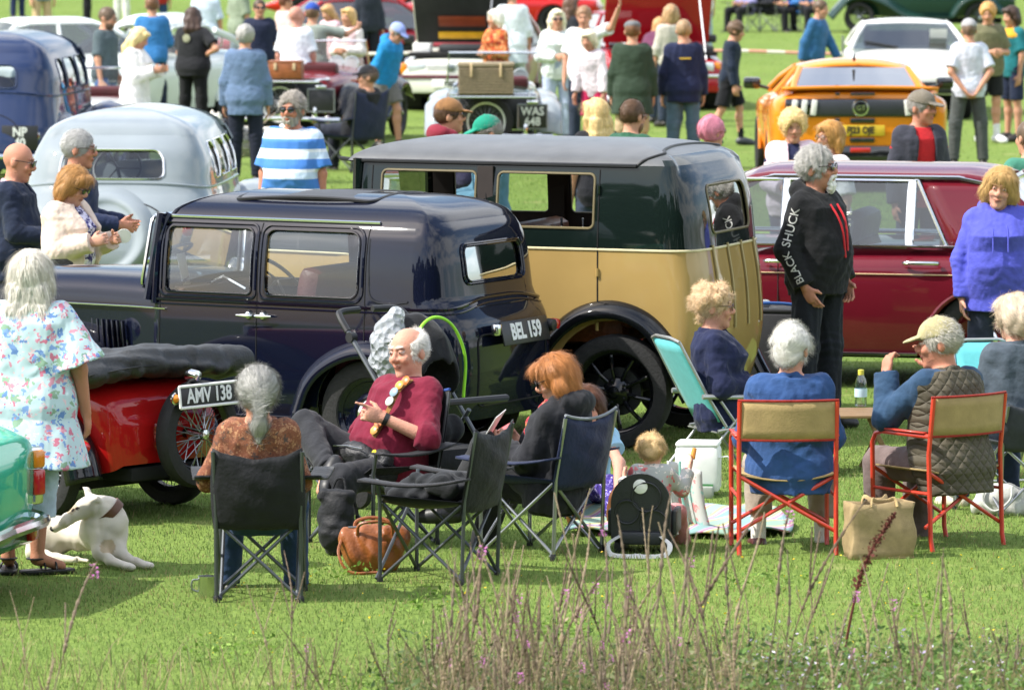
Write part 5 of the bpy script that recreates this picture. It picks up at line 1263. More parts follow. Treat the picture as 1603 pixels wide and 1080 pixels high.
# ------------------------------------------------------------------ patterned cloth
def pattern(name, base, spots, scale=9, rough=.85, thr=.34, fill=.5):
    """cloth with printed blotches: spots = list of colours, each from its own cell texture"""
    m = bpy.data.materials.new(name); n, L, b, o = nodes_of(m); tc = n.new('ShaderNodeTexCoord'); b.inputs['Roughness'].default_value = rough; b.inputs['Specular IOR Level'].default_value = .2
    cur = None; c0 = n.new('ShaderNodeRGB'); c0.outputs[0].default_value = col4(base); cur = c0.outputs[0]
    for i, c in enumerate(spots):
        mp = n.new('ShaderNodeMapping'); mp.inputs['Location'].default_value = (i*3.7, i*1.9, i*5.3); L.new(tc.outputs['Object'], mp.inputs[0])
        dn = n.new('ShaderNodeTexNoise'); dn.inputs['Scale'].default_value = scale*2.2; L.new(mp.outputs[0], dn.inputs[0])
        ad = n.new('ShaderNodeMixRGB'); ad.blend_type = 'ADD'; ad.inputs[0].default_value = .09; L.new(mp.outputs[0], ad.inputs[1]); L.new(dn.outputs['Color'], ad.inputs[2])
        v = n.new('ShaderNodeTexVoronoi'); v.inputs['Scale'].default_value = scale*(1+.13*i); L.new(ad.outputs[0], v.inputs[0])
        lt = n.new('ShaderNodeMath'); lt.operation = 'LESS_THAN'; lt.inputs[1].default_value = thr; L.new(v.outputs['Distance'], lt.inputs[0])
        sp = n.new('ShaderNodeSeparateColor'); L.new(v.outputs['Color'], sp.inputs[0]); g = n.new('ShaderNodeMath'); g.operation = 'LESS_THAN'; g.inputs[1].default_value = fill; L.new(sp.outputs[0], g.inputs[0])
        mu = n.new('ShaderNodeMath'); mu.operation = 'MULTIPLY'; L.new(lt.outputs[0], mu.inputs[0]); L.new(g.outputs[0], mu.inputs[1])
        mx = n.new('ShaderNodeMixRGB'); L.new(mu.outputs[0], mx.inputs[0]); L.new(cur, mx.inputs[1]); mx.inputs[2].default_value = col4(c); cur = mx.outputs[0]
    L.new(cur, b.inputs['Base Color']); return m
def stripes(name, cols, period, axis=2, soft=False):
    m = bpy.data.materials.new(name); n, L, b, o = nodes_of(m); tc = n.new('ShaderNodeTexCoord'); sx = n.new('ShaderNodeSeparateXYZ'); L.new(tc.outputs['Object'], sx.inputs[0])
    d = n.new('ShaderNodeMath'); d.operation = 'DIVIDE'; d.inputs[1].default_value = period; L.new(sx.outputs[axis], d.inputs[0]); fr = n.new('ShaderNodeMath'); fr.operation = 'FRACT'; L.new(d.outputs[0], fr.inputs[0])
    r = n.new('ShaderNodeValToRGB'); r.color_ramp.interpolation = 'CONSTANT'
    for i, c in enumerate(cols):
        e = r.color_ramp.elements[i] if i < 2 else r.color_ramp.elements.new(i/len(cols)); e.position = i/len(cols); e.color = col4(c)
    L.new(fr.outputs[0], r.inputs[0]); L.new(r.outputs[0], b.inputs['Base Color']); b.inputs['Roughness'].default_value = .85; return m
FLORAL = pattern('floral_tunic_cloth', 'bcd2d6', ['8aa890', '6a8cc0', 'd093a4', '7f9fd0', 'c9788e', 'e0c8cc'], 15, thr=.36, fill=.34)
MOTTLE = pattern('brown_print_blouse', '7a4c38', ['966850', '50443f', 'a67c5c', '6a4436', '845844'], 26, thr=.45, fill=.4)
SCARFM = pattern('red_print_scarf', 'b03038', ['e07a70', '5a2a3a', 'd8a040', 'd04a60'], 30, thr=.45, fill=.6)
GALAXY = pattern('purple_print_leggings', '3b2f78', ['2a2350', '8a7bd0', 'cfc6ee'], 26, thr=.3)
ORANGEP = pattern('orange_print_blouse', 'b0552c', ['d88a4a', '8a3020', 'c98a5a'], 13, thr=.5, fill=.6)
TODD = pattern('toddler_print_coat', 'b9bdb8', ['e08a8a', 'd2666a', 'efe6dc'], 15, thr=.4, fill=.6)
NAVYP = pattern('navy_white_print', 'd8d4e6', ['2f2a66', '3a357a', '2a2755'], 22, thr=.42, fill=.75)
POLO = stripes('striped_polo_cloth', ['b9cce0', 'b9cce0', 'd9dfe6', '3f78c2', '3f78c2', '3f78c2'], .155)
def quilt():
    m = mat('quilted_gilet_cloth', '4c4638', .8, var=.15); n = m.node_tree.nodes; L = m.node_tree.links; b = [x for x in n if x.type == 'BSDF_PRINCIPLED'][0]; tc = n.new('ShaderNodeTexCoord')
    h = None
    for ang in (.75, -.75):
        mp = n.new('ShaderNodeMapping'); mp.inputs['Rotation'].default_value = (0, ang, 0); L.new(tc.outputs['Object'], mp.inputs[0]); w = n.new('ShaderNodeTexWave'); w.inputs['Scale'].default_value = 7.5; L.new(mp.outputs[0], w.inputs[0])
        p = n.new('ShaderNodeMath'); p.operation = 'POWER'; p.inputs[1].default_value = .25; L.new(w.outputs['Fac'], p.inputs[0])
        if h is None: h = p
        else: q = n.new('ShaderNodeMath'); q.operation = 'MINIMUM'; L.new(h.outputs[0], q.inputs[0]); L.new(p.outputs[0], q.inputs[1]); h = q
    bp = n.new('ShaderNodeBump'); bp.inputs['Strength'].default_value = .8; bp.inputs['Distance'].default_value = .012; L.new(h.outputs[0], bp.inputs['Height']); L.new(bp.outputs[0], b.inputs['Normal']); return m
QUILT = quilt()
NV_ = .0080
from mathutils.bvhtree import BVHTree
def stick(e, n_, name='shirt'):             # lay the last lettering on the cloth under it
    o = e.children[-1] if e.children[-1].data.name.startswith(('sleeve', 'chest', 'back')) else [c for c in e.children if c.name.startswith(('sleeve_l', 'chest_p', 'back_l'))][-1]
    g = [c for c in e.children if c.name.split('.')[0] == name][0]; bv = BVHTree.FromPolygons([v.co[:] for v in g.data.vertices], [p.vertices[:] for p in g.data.polygons]); n3 = Vector(n_)
    bm = bmesh.new(); bm.from_mesh(o.data); bmesh.ops.subdivide_edges(bm, edges=[q for q in bm.edges if q.calc_length() > .02], cuts=2)
    bmesh.ops.triangulate(bm, faces=bm.faces[:])
    for v in bm.verts:
        h = bv.ray_cast(v.co+n3*.2, -n3)
        if h[0] is not None: v.co = h[0]+n3*.004
    bm.to_mesh(o.data); bm.free()
SW = lambda m, **k: dict(dict(m=m, sleeve=1.0, hem=-.13, infl=.019, loose=.008, fold=.0055), **k)
# ------------------------------------------------------------------ people in the foreground
person('woman with grey ponytail in printed blouse, seen from behind in the nearest camp chair', off(CH1, 180, 0, .05), 1.60, 180, NV_, b=1.02, bust=.02, seat=.445, lean=-14, yaw=8, pitch=8, L='rest', R='lap', hl='relax',
       LL=((.2, 1, -.1), (.05, .15, -1)), RL=((.15, 1, -.1), (.05, .1, -1)), skin='c48f74', hair=('pony', 'a9a8a4', .026), top=SW(MOTTLE, hem=-.06), bottom=dict(m='2c3f5e', name='jeans'), shoes='2c2a2a')
p2 = person('smiling bald man in maroon sweatshirt, legs crossed and pointing', off(CH2, -48, 0, .10), 1.76, -48, NV_, b=1.14, belly=.045, seat=.38, lean=-17, yaw=6, pitch=6, tilt=-5,
       L=((.5, .55, -.9), (-.62, .75, .45), (-.35, 1, .35)), R=((.5, .2, -1), (-.35, .75, -.35)), hl='point', LL=((.1, 1, .0), (.02, .05, -1)), RL=((.60, .80, .62), (-1.0, .40, -.55), (-.2, .55, -.8)),
       skin='d3a08a', hair=('fringe', 'd4d2cc', .008), top=SW('6e1a30', hem=-.12, sleeve=.62, infl=.026, fold=.008), bottom=dict(m='2b2c30', loose=.008, fold=.005, infl=.008), shoes='1c1c1d')
e, W = p2['e'], p2['W']
F = SDF(W((-.3, -.45, -.15)), W((.3, .1, .3)), .008) if False else SDF(p2['pel']-.5, p2['pel']+.5, .01)
F.ell(W((-.03, -.22, .03)), np.array([.14, .06, .07]), p2['T'], .01); F.ell(W((.13, -.17, .02)), np.array([.07, .06, .065]), p2['T'], .02); F.folds(.004, 60, 2); F.obj('waist_bag', mat('black_leather', '232427', .5, bump=.3, bscale=90), e)
mb = MB(); mb.tube([W((-.15, -.275, .055)), W((-.03, -.29, .06)), W((.08, -.275, .055))], .004, 5); mb.build('zip', STEEL, e)
mb = MB(); mb.disc(W((.14, -.245, .05)), .016, p2['T']@np.array([0, -1, .3]), 10, .01); mb.build('yellow_ribbon', mat('yellow_ribbon', 'd8c020', .6), e)
bad = cr([W((.11, -.08, .47)), W((.12, -.155, .40)), W((.115, -.185, .30)), W((.10, -.205, .20)), W((.08, -.22, .13))], 4)
mb = MB(); mb.tube([q+0 for q in bad], .02, 6, flat=.2); mb.build('sash', cloth('7a5a30', 'sash_ribbon'), e)
for i, c_ in enumerate(('c9702c', 'c98f2c', '7f9aa6', 'a9b0a6', 'c9583c', 'd07a40', 'b98a3c')):
    q = bad[min(len(bad)-1, 1+int(i*2.3))]; mb = MB(); mb.disc(q+p2['T']@np.array([0, -.022, 0.004]), .027, p2['T']@np.array([.1, -1, .25]), 18, .008); mb.build('badge', mat('badge_'+c_, c_, .35, coat=.5), e)
a_, el_, wr_, u_, f_, hd_ = p2['arms'][1]
mb = MB(); mb.tube([wr_-f_*.028+.0*f_, wr_-f_*.004], .033, 14); mb.build('wristwatch', BLACK, e)
p3 = person('red haired woman in black hoodie and red scarf, reading in a camp chair', off(CH4, -122, 0, .06), 1.66, -122, NV_, b=.98, bust=.02, seat=.33, lean=-8, yaw=26, pitch=22, L='read', R='read', hl='grip', hr='grip',
       LL=((.0, .85, .52), (.0, .55, -.85)), RL=((.12, 1, -.05), (.0, .35, -1)), skin='d6a68e', hair=('bob', 'b37642', .014), specs='sun', top=SW('25262a', hem=-.10, infl=.026, fold=.008, hood=True), bottom=dict(m='2c2d2f', loose=.012), shoes='191a1c', scarf=SCARFM)
hd = p3['arms'][1][2]+p3['arms'][1][5]*.09
mb = MB(); mb.box(hd+np.array([0, 0, .05]), (.15, .004, .2), rotm(-.6, .2, .2)); mb.build('leaflet', WHITE, p3['e'])
mb = MB(); mb.box(hd+np.array([-.12, -.02, .02]), (.10, .004, .15), rotm(-1.0, .3, .5)); mb.build('leaflet', mat('printed_leaflet', 'b9585a', .6, var=.4, scale=40), p3['e'])
p4 = person('person with tattooed arm sitting on the blanket, soles of brown shoes towards the camera', G(912, 800)+Vector((0, 0, 0)), 1.5, 4, NV_, b=.9, seat=.12, lean=32, pitch=10, L=((.1, .75, -.5), (-.1, .8, -.5)), R=((.1, .7, -.6), (-.1, .8, -.5)), LL=((.12, 1, .15), (-.02, 1, -.30), (.1, .25, .97)), RL=((.12, 1, .15), (-.02, 1, -.30), (.1, .25, .97)),
       skin='cfa08c', hair=('bob', '5c3a26'), top=dict(m='8fb8cf', sleeve=.3, hem=-.1), bottom=dict(m=GALAXY, name='leggings', loose=.004), shoes='6a4426')
p5 = person('blond toddler in pink print coat, seen from behind in the booster seat', off(G(1012, 862), 172, -.02, -.03), .88, 172, .007, b=1.0, seat=.19, lean=4, yaw=-20, child=True, L=((.3, .35, -.8), (.2, .8, .5)), R=((.4, .5, -.6), (.25, .6, .9)), LL=((.3, 1, -.1), (.1, .6, -.8)), RL=((.3, 1, -.1), (.1, .6, -.8)),
       skin='e0b49c', hair=('curly', 'd9bd8c', .012), top=dict(m=TODD, sleeve=.95, hem=-.2, flare=.5, infl=.018, collar=True), bottom=dict(m='c98a8a'), shoes='d9d4cc')
a_ = p5['arms'][-1]; mb = MB(); mb.tube([a_[2]+a_[5]*.06, a_[2]+a_[5]*.10+np.array([0, 0, .02])], [.014, .012], 8); mb.build('biscuit', mat('orange_biscuit', 'd9913c', .8), p5['e'])
# white cloth hanging beside the toddler
sheet_m = pattern('pastel_dress_cloth', 'c4c8c4', ['dd8f8f', '9cc9c0'], 14, thr=.4)
tc_ = G(1060, 838); o = sheet('draped_coat', lambda u, v: (tc_.x-.05+.18*u+.05*v*v, tc_.y+.06*math.sin(u*5)+.03*v, .40-.36*v-.05*u*(1-v)), np.linspace(0, 1, 14), np.linspace(0, 1, 14), sheet_m, None, .012); tag(o, 'pale printed child coat with mint lining draped beside the booster seat', 'coat')
mb = MB(); mb.tube([(tc_.x-.05+.05*v*v+.18*.35, tc_.y-.02+.03*v, .40-.36*v) for v in np.linspace(0, 1, 10)], .007, 6); mb.build('lining', mat('mint_lining', '8ec9bc', .7), o)
person('blonde short haired woman in navy fleece, profile view with folded arms', off(LG1, 112, 0, -.02), 1.64, 92, NV_, b=1.08, bust=.03, belly=.01, seat=.39, lean=-6, yaw=-4, pitch=4, L='fold', R='fold', LL='sit', RL='sit', skin='d3a089', hair=('curly', 'dcc09a', .010), specs='clear', lipc='b06a6a',
       top=dict(m='d9d4d0', sleeve=.5, hem=-.05), jacket=SW('1d2340', hem=-.12, infl=.026, collar=True, fold=.007, vneck=.06), bottom=dict(m='2a2c34'), shoes='3a3430')
person('white haired person in blue fleece, seen from behind in the left red chair', off(R1, 183, -.03, .04), 1.70, 181, NV_, b=1.18, belly=.03, seat=.43, lean=3, yaw=-22, pitch=3, L='lap', R='lap', LL='tuck', RL=((.25, 1, -.1), (.0, -.1, -1)), skin='cf9a84', hair=('swept', 'e6e4de', .016), specs='clear',
       top=SW('2d4a78', hem=-.13, infl=.026, loose=.014, collar=True, fold=.008), bottom=dict(m='9a8f82', len=.82), sock='d8d4cc', shoes='4a1e1c')
p8 = person('man in khaki cap and quilted olive gilet with hand at his mouth', off(R2, -142, -.02, .10), 1.74, -142, NV_, b=1.12, belly=.03, seat=.43, lean=8, yaw=44, pitch=8, L=((.25, .75, -.75), (-.35, .35, 1.0)), R=((.1, .7, -.7), (-.25, .3, 1)), hl='grip', LL=((.05, 1, -.05), (.0, .05, -1)), RL='sit', skin='c48a72', hair=('short', 'b9b4aa'), hat=('cap', 'a39a74'),
       top=SW('2c4560', hem=-.1, fold=.007, infl=.026, loose=.014), jacket=dict(m=QUILT, sleeve=0, hem=-.16, infl=.034, collar=True, name='gilet', fold=.005), bottom=dict(m='6d5f5c', loose=.02, fold=.006), shoes='b8a890')
a_ = p8['arms'][1]; mb = MB(); mb.tube([a_[2]-a_[4]*.03, a_[2]-a_[4]*.008], .034, 14); mb.build('wristwatch', STEEL, p8['e'])
person('white blonde woman in grey fleece at the right edge, seen from behind', off(LG3, -158, 0, .04), 1.62, -158, NV_, b=1.08, seat=.47, lean=4, yaw=14, L='lap', R='lap', LL='sit', RL='sit', skin='d0a08a', hair=('swept', 'dccbb4', .028), top=SW('48525c', hem=-.13, infl=.026, collar=True, fold=.007), bottom=dict(m='2f3a55'), shoes='cfc6b4')
p10 = person('tall grey bearded man in black hoodie lettered BLACK SHUCK, hands in pockets', G(1280, 672), 1.81, 52, NV_, b=1.10, belly=.03, lean=-2, yaw=18, pitch=-2, L='pocket', R=((.24, -.14, -1), (-.16, .42, -.85)), LL='stand', RL='wide', skin='c9937c', hair=('short', 'aeaca6', .018), beard=('d4d2ca', 'goatee'), specs='sun',
       top=SW('191a1c', hem=-.12, infl=.028, loose=.012, hood=True, fold=.006, sleeve=.97), bottom=dict(m='1d2027', loose=.022, fold=.006), shoes='1a1a1a')
e = p10['e']; W = p10['W']; T_ = p10['T']; REDC = mat('red_cord', 'c0202a', .6)
for sx, l in ((1, .30), (-1, .34)):
    mb = MB(); mb.tube(cr([W((sx*.035, -.125, .42)), W((sx*.03, -.178, .34)), W((sx*.02+.01, -.196, .25)), W((sx*.012+.015, -.20, .44-l))], 4), .0075, 6); mb.build('hood_cord', REDC, e)
a_, el_, wr_, u_, f_, hd_ = p10['arms'][-1]; cl = rotm(0, 0, -rad(52))@np.array([0, -1., 0])
for txt, A, B, q, sz in (('SHUCK', el_, a_, .46, .062), ('BLACK', wr_, el_, .52, .056)):
    ax_ = nv(B-A); n_ = nv(cl+np.array([-.35, 0, 0])-ax_*((cl+np.array([-.35, 0, 0]))@ax_)); up_ = np.cross(n_, ax_)
    text_mesh('sleeve_lettering', txt, sz*1.25, WHITE, e, A+(B-A)*q+n_*.09, np.stack([ax_, up_, n_], 1), .004, 1.0, .0006); stick(e, n_)
n_ = nv(T_@np.array([.35, -1, 0])); up_ = np.array([0, 0, 1.]); rt_ = np.cross(up_, n_)
for i in range(3): text_mesh('chest_print', ['SHUCK', '~~', 'O'][i], .03, WHITE, e, W((.10, -.168, .36-.035*i)), np.stack([rt_, up_, n_], 1), .01)
p11 = person('blonde woman in violet blue hoodie looking at the camera at the right edge', G(1560, 664), 1.66, 0, NV_, b=1.16, bust=.04, belly=.03, yaw=-8, pitch=8, tilt=10, L='down', R=((.22, -.05, -1), (-.02, .2, -1)), skin='d8a78f', hair=('bob', 'c9a468', .02), top=SW('5055b8', hem=-.18, flare=.08, infl=.022, loose=.006, hood=True, fold=.007), bottom=dict(m='2a3040'), shoes='303030')
for sx in (1, -1): mb = MB(); mb.tube([p11['W']((sx*.045, -.13, .41)), p11['W']((sx*.05, -.205, .33)), p11['W']((sx*.05, -.225, .22))], .006, 6); mb.build('hood_cord', cloth('5055b8'), p11['e'])
p12 = person('woman with long white hair in pale blue floral tunic, seen from behind', G(52, 899), 1.65, 168, NV_, b=1.16, bust=.02, L=((.3, .0, -1), (.05, .12, -1)), R=((.28, .05, -1), (.06, .3, -1)), RL=((-.13, .02, -1), (-.03, -.03, -1), (.8, .5, 0)), LL=((.1, 0, -1), (0, 0, -1)), yaw=6, skin='c68f74', hair=('long', 'd6d0c4', .024), top=dict(m=FLORAL, sleeve=.50, hem=-.36, flare=.28, infl=.035, loose=.05, fold=.007, name='tunic'), bottom=dict(m='b9c9dc', len=.74, loose=.03), shoes=None)
for nm in 'LR':
    hip, kn, an, fd = p12['legs'][nm]; t_ = empty('sandal'); t_.parent = p12['e']; F = SDF(an-.25, an+.25, .008); F.cone(an-fd*.05+np.array([0, 0, -.062]), an+fd*.15+np.array([0, 0, -.062]), .045, .045); F.plane(an+np.array([0, 0, -.055]), (0, 0, 1)); F.plane(an+np.array([0, 0, -.08]), (0, 0, -1)); F.obj('sole', BLACK, t_)
    sdv = np.cross(fd, (0, 0, 1))
    for q, r in ((.03, .044), (.09, .042), (-.01, .04)):
        c_ = an+fd*q+np.array([0, 0, -.055 if q > 0 else -.0]); mb = MB(); mb.tube([c_+sdv*r*math.cos(a)+np.array([0, 0, 1])*r*.9*math.sin(a) for a in np.linspace(0, PI, 9)] if q > 0 else [c_+sdv*r*math.cos(a)+fd*r*math.sin(a) for a in np.linspace(0, 2*PI, 15)], .009, 6, flat=.6); mb.build('strap', BLACK, t_)
person('bald man in sunglasses and navy jacket at the left edge, profile view', stand(22, 215, 1.72), 1.72, 82, .009, b=1.12, belly=.03, pitch=14, yaw=2, L='phone', R='lap', skin='c9937c', hair=('none', '8a7a70'), specs='sun', top=dict(m='b9a2b4', sleeve=.9, hem=-.1, collar=True, infl=.02), jacket=SW('1b2438', hem=-.18, infl=.026, vneck=.10, fold=.007), bottom=dict(m='2a2d38'))
person('grey haired man in spectacles and navy jumper, profile view behind the woman in cardigan', stand(120, 197, 1.75), 1.75, 86, .009, b=1.05, pitch=6, L='lap', R='lap', skin='cb917a', hair=('short', 'b9b8b6'), specs='clear', top=SW('232d4a', hem=-.12, infl=.026), bottom=dict(m='3a3d48'))
p15 = person('red blonde woman in pale pink cardigan looking down at a white disc', stand(106, 252, 1.60), 1.60, 62, .0085, b=1.18, bust=.04, belly=.03, pitch=26, yaw=4, L='phone', R='phone', hr='grip', hl='grip', skin='d6a690', hair=('bob', 'b98a52', .018), specs='sun', top=dict(m=NAVYP, sleeve=.6, hem=-.2, infl=.022), jacket=SW('d8c4b4', hem=-.26, infl=.028, fold=.007, open=(.10, .05, .5), name='cardigan', loose=.014), bottom=dict(m='e0ded8'))
q = p15['arms'][1][2]+p15['arms'][1][5]*.13; mb = MB(); mb.lathe([(0, .003), (.048, .003), (.048, -.003), (0, -.003)], 24, 'Z', q, R=rotm(-1.35, 0, rad(-62))); mb.build('disc', WHITE, p15['e'])
mb = MB(); mb.box(q+rotm(-1.35, 0, rad(-62))@np.array([0, .012, .0045]), (.04, .022, .003), rotm(-1.35, 0, rad(-62))); mb.build('disc_emblem', BLACK, p15['e'])
person('bearded man in sunglasses and blue striped polo shirt', stand(458, 140, 1.78), 1.78, -16, .0085, b=1.18, belly=.04, yaw=-4, pitch=2, L='down', R='down', skin='c48a72', hair=('short', '9a938a', .016), beard=('8f8880', 'full'), specs='sun', top=dict(m=POLO, sleeve=.46, hem=-.14, infl=.026, loose=.018, collar=True), bottom=dict(m='2d3340'))
# ------------------------------------------------------------------ people further off
def bg(label, px, yh, H, rot, vox=.0145, **k):
    k.setdefault('bottom', dict(m='2d3646')); return person(label, stand(px, yh, H), H, rot, vox, **k)
def T(m, sleeve=.46, **k): return dict(dict(m=m, sleeve=sleeve, hem=-.13, infl=.022, loose=.012), **k)
D_ = .0115
bg('man in tan cap and maroon hood, behind the tan car', 702, 150, 1.75, 112, D_, yaw=-14, top=T('2f2c44', 1.0, hem=-.1), jacket=dict(m='7a2434', sleeve=0, hem=.22, infl=.03, hood=True, name='hood'), hair=('short', '5a4030'), hat=('cap', '8a6440'), specs='black', L='lap', R='lap')
bg('man in bright green cap behind the tan car roof', 768, 175, 1.70, -76, D_, pitch=12, top=T('6f9cbc', .5), jacket=T('4f7486', 1.0, open=(.06, .06, .5)), hair=('short', '8a8680'), hat=('cap', '17826a'), specs='clear', L='lap', R='lap')
bg('woman with long straight blonde hair behind the tan car roof', 934, 150, 1.68, 200, D_, yaw=16, top=T('1e1f24', .4), hair=('long', 'd9bf86'), b=.9)
bg('man with cropped brown hair in dark green shirt', 988, 150, 1.75, 140, D_, pitch=8, top=T('27503c', .5, collar=True), hair=('short', '5d4634', .006), specs='clear', beard=('6a4a34', 'full'))
bg('woman with pink hair behind the dark green car roof', 1114, 178, 1.60, 130, D_, top=T('3f5a58', .4), hair=('short', 'c97f92', .018), specs='clear', b=.9)
bg('curly blonde woman frowning in pale pink jacket beyond the maroon car', 1241, 168, 1.62, 6, D_, pitch=12, top=T('1f2340', .5), jacket=T('dcc2cc', 1.0, open=(.07, .05, .5), infl=.03), hair=('curly', 'd9bb80', .034), b=1.05, bust=.02, R='lap', L='lap')
bg('woman with blonde bob and glasses beyond the maroon car', 1300, 187, 1.60, -52, D_, top=T('d8cfd0', .5), hair=('bob', 'b98a4c', .026), specs='clear', b=.95, bust=.02)
bg('man in grey cap, dark jacket and red T-shirt beyond the maroon car', 1440, 137, 1.78, 22, D_, yaw=34, pitch=4, top=T('b3242a', .4, infl=.02), jacket=SW('34353f', hem=-.14, infl=.032, open=(.085, .07, .5), collar=True), hair=('short', '8f8a84'), hat=('cap', '6f685c'), skin='c08a74')
bg('person in sea green jacket cut by the right edge', 1612, 182, 1.75, -150, top=T('3f7a66', 1.0), hair=('short', '5a4a3a'))
# beside the orange car
bg('man in pale T-shirt and grey cap, hands clasped behind his back', 1517, 26, 1.75, 188, top=T('c3c9d6', .45), bottom=dict(m='4a4f4d'), hair=('short', '6a5a4c'), hat=('cap', '9a9a9c'), L='back', R='back', LL='wide', RL='wide')
bg('ginger haired boy in olive T-shirt and black shorts', 1548, 0, 1.80, 20, yaw=-30, pitch=14, top=T('6c6a50', .45), bottom=dict(m='1c1d20', len=.42), hair=('short', 'b98a50', .022), L='fold', R='fold', shoes='d0d0d0', sock='d8d8d8')
bg('dark haired youth in teal sports shirt with yellow trim', 1586, 6, 1.74, -62, pitch=10, top=T('1d6a72', .45), jacket=dict(m='c79a30', sleeve=0, hem=.36, infl=.028, name='shoulder_stripe'), bottom=dict(m='20283f', len=.48), hair=('bob', '3a2a22', .012), b=.9)
bg('boy in blue jacket walking behind the orange car', 1275, -4, 1.68, 62, top=T('2f5c86', 1.0), hair=('short', '5a4838'), lean=8, pitch=10, L='swing', R='swingb')
bg('boy in navy tracksuit top and black shorts walking right', 1142, 27, 1.60, 84, lean=6, pitch=16, top=SW('1b2535', hem=-.16), bottom=dict(m='15161a', len=.46, loose=.02), hair=('short', '5a4634', .018), LL='fwd', RL='bwd', shoes='3a3d42', sock='17181a', b=.9)
q = bg('man in navy jacket with yellow back lettering, seen from behind', 1070, 27, 1.75, 186, top=SW('1c2340', hem=-.18, infl=.025), bottom=dict(m='4b6073'), hair=('short', '9a7f60', .007), b=1.08, R='down')
text_mesh('back_lettering', 'MOTOR CLUB' if False else '▬▬▬▬', .06, mat('yellow_print', 'c9a83a', .6), q['e'], q['W']((0, .155, .33)), np.array([(-1, 0, 0), (0, 0, 1), (0, 1, 0)]).T, .01, .55)
bg('man in long dark green coat and grey flat cap, seen from behind', 990, 28, 1.75, 176, top=SW('2e3d30', hem=-.30, flare=.2, infl=.026), bottom=dict(m='b29a7a', len=.6), hair=('short', '6a4a34'), hat=('flat', '6a6c70'), b=1.08, L='down', R='down')
bg('person in plum top bending into the red car', 1012, 5, 1.62, 150, lean=52, pitch=-10, top=T('5c2f48', .9), hair=('long', 'b98a5c'), L='reach', R='reach')
bg('woman with brown bob in grey knit top beside the red car', 1050, 5, 1.65, 200, yaw=-20, top=T('b0aca0', .7), hair=('bob', 'a58460'), b=.95)
bg('tall man in white T-shirt with raised hand', 915, 5, 1.80, -10, pitch=14, top=T('dfe2e2', .45), hair=('short', '8a6a50'), L=((.5, .6, .2), (.4, .4, .9)), b=1.05)
bg('girl with pale hair, pink shorts and white top leaning sideways', 930, 42, 1.56, -30, lean=12, pitch=14, top=T('dcd2d6', .95), bottom=dict(m='c02a58', len=.46), hair=('bob', 'd6cbb0'), b=.85, L='down', R='down')
bg('woman with long white blonde hair and sunglasses in white cardigan', 872, 12, 1.70, 12, yaw=-4, top=T('dfe3df', .5), jacket=SW('d3dad6', hem=-.12, infl=.025, open=(.06, .04, .5)), bottom=dict(m='a9b4cc'), hair=('long', 'e2d8bc'), specs='sun', bust=.02, R='fold', L='down')
bg('dark haired woman in black vest beside the bright red car', 893, -6, 1.66, 120, top=T('23262c', .2), hair=('long', '5a4234'), b=.9)
bg('woman with white hair in orange print blouse beside the hamper', 776, 14, 1.60, -50, yaw=-6, top=T(ORANGEP, .9), bottom=dict(m='3a3d48'), hair=('bob', 'e4dfd2', .028), b=1.05, bust=.02, L='fold', R='fold')
bg('tall person in loose white shirt, seen from behind by the red coupe', 802, -26, 1.80, 175, top=T('d9e2e6', .7, hem=-.3, flare=.15, infl=.028), bottom=dict(m='cfd6d8'), hair=('short', '7a6a5a'))
bg('man in blue anorak, white and blue cap and grey shorts', 601, 28, 1.62, 58, lean=16, pitch=30, top=SW('1f7bb0', hem=-.22, infl=.028, hood=True), bottom=dict(m='6a6763', len=.40, loose=.03), hair=('short', '9a948c'), hat=('cap', '8e9ed6', 'dfe2ea'), specs='sun', L='back', R='back', LL='fwd', RL='stand')
bg('blonde woman in pale pink jacket and blue jeans', 546, 10, 1.62, -30, yaw=-10, top=T('d9d2cf', .95), jacket=T('d8bcc0', .0, open=(.05, .05, .5), infl=.028), bottom=dict(m='6f93b4'), hair=('bob', 'c9a46c'), b=.95, R='fold', L='fold')
bg('girl with long light brown hair by the white car', 516, 4, 1.52, -40, pitch=20, top=T('d9b4bc', .5), hair=('long', 'b48c60'), b=.85)
bg('man in grey T-shirt and royal blue cap with arm stretched out', 489, 2, 1.75, 165, top=T('8a948c', .46), bottom=dict(m='3c4a3a', len=.48), hair=('short', '6a5440'), hat=('cap', '2b4a9c'), R=((.7, .5, -.2), (.3, 1, .3)))
bg('bald man in white T-shirt, seen from behind at the red sports car', 463, 6, 1.75, 165, yaw=-30, top=T('d6dbe4', .46), bottom=dict(m='cfd2d6', len=.6), hair=('none', '8a7a70'), skin='cf9a8a', b=1.08)
bg('man in sunglasses and navy shirt behind the white beetle shaped car', 406, -4, 1.68, 10, top=T('20263c', .5, collar=True), hair=('short', '4a3a2e'), specs='sun', b=1.1)
bg('woman in pale pink top behind the white beetle shaped car', 446, -12, 1.62, 120, top=T('cdb4b0', .5), hair=('short', '6a4030'))
bg('grey haired man in blue grey jacket holding a dog lead, seen from behind', 384, 35, 1.78, 176, .0125, yaw=12, top=SW('5e7390', hem=-.20, infl=.026, collar=True), bottom=dict(m='1c2130'), hair=('short', '9a9894', .016), L='down', R='down', b=1.06)
q = bg('heavy set woman in black T-shirt with printed back and black leggings', 302, 8, 1.70, 158, top=T('1f2024', .40), bottom=dict(m='17181b', loose=.004, name='leggings'), hair=('long', '3f2f28'), b=1.22, pitch=14, L='lap', R='hip', yaw=24)
mb = MB(); mb.disc(q['W']((.02, .165, .36)), .055, (0, 1, 0), 9, .004); mb.build('back_print', mat('grey_print', '8f9078', .8, var=.5, scale=60), q['e'])
bg('person in bright blue jumper, seen from behind on the left', 238, -10, 1.78, 178, top=SW('336fa6', hem=-.10, infl=.03), bottom=dict(m='20283a'), hair=('short', '6a4a34'), L='lap', R='lap')
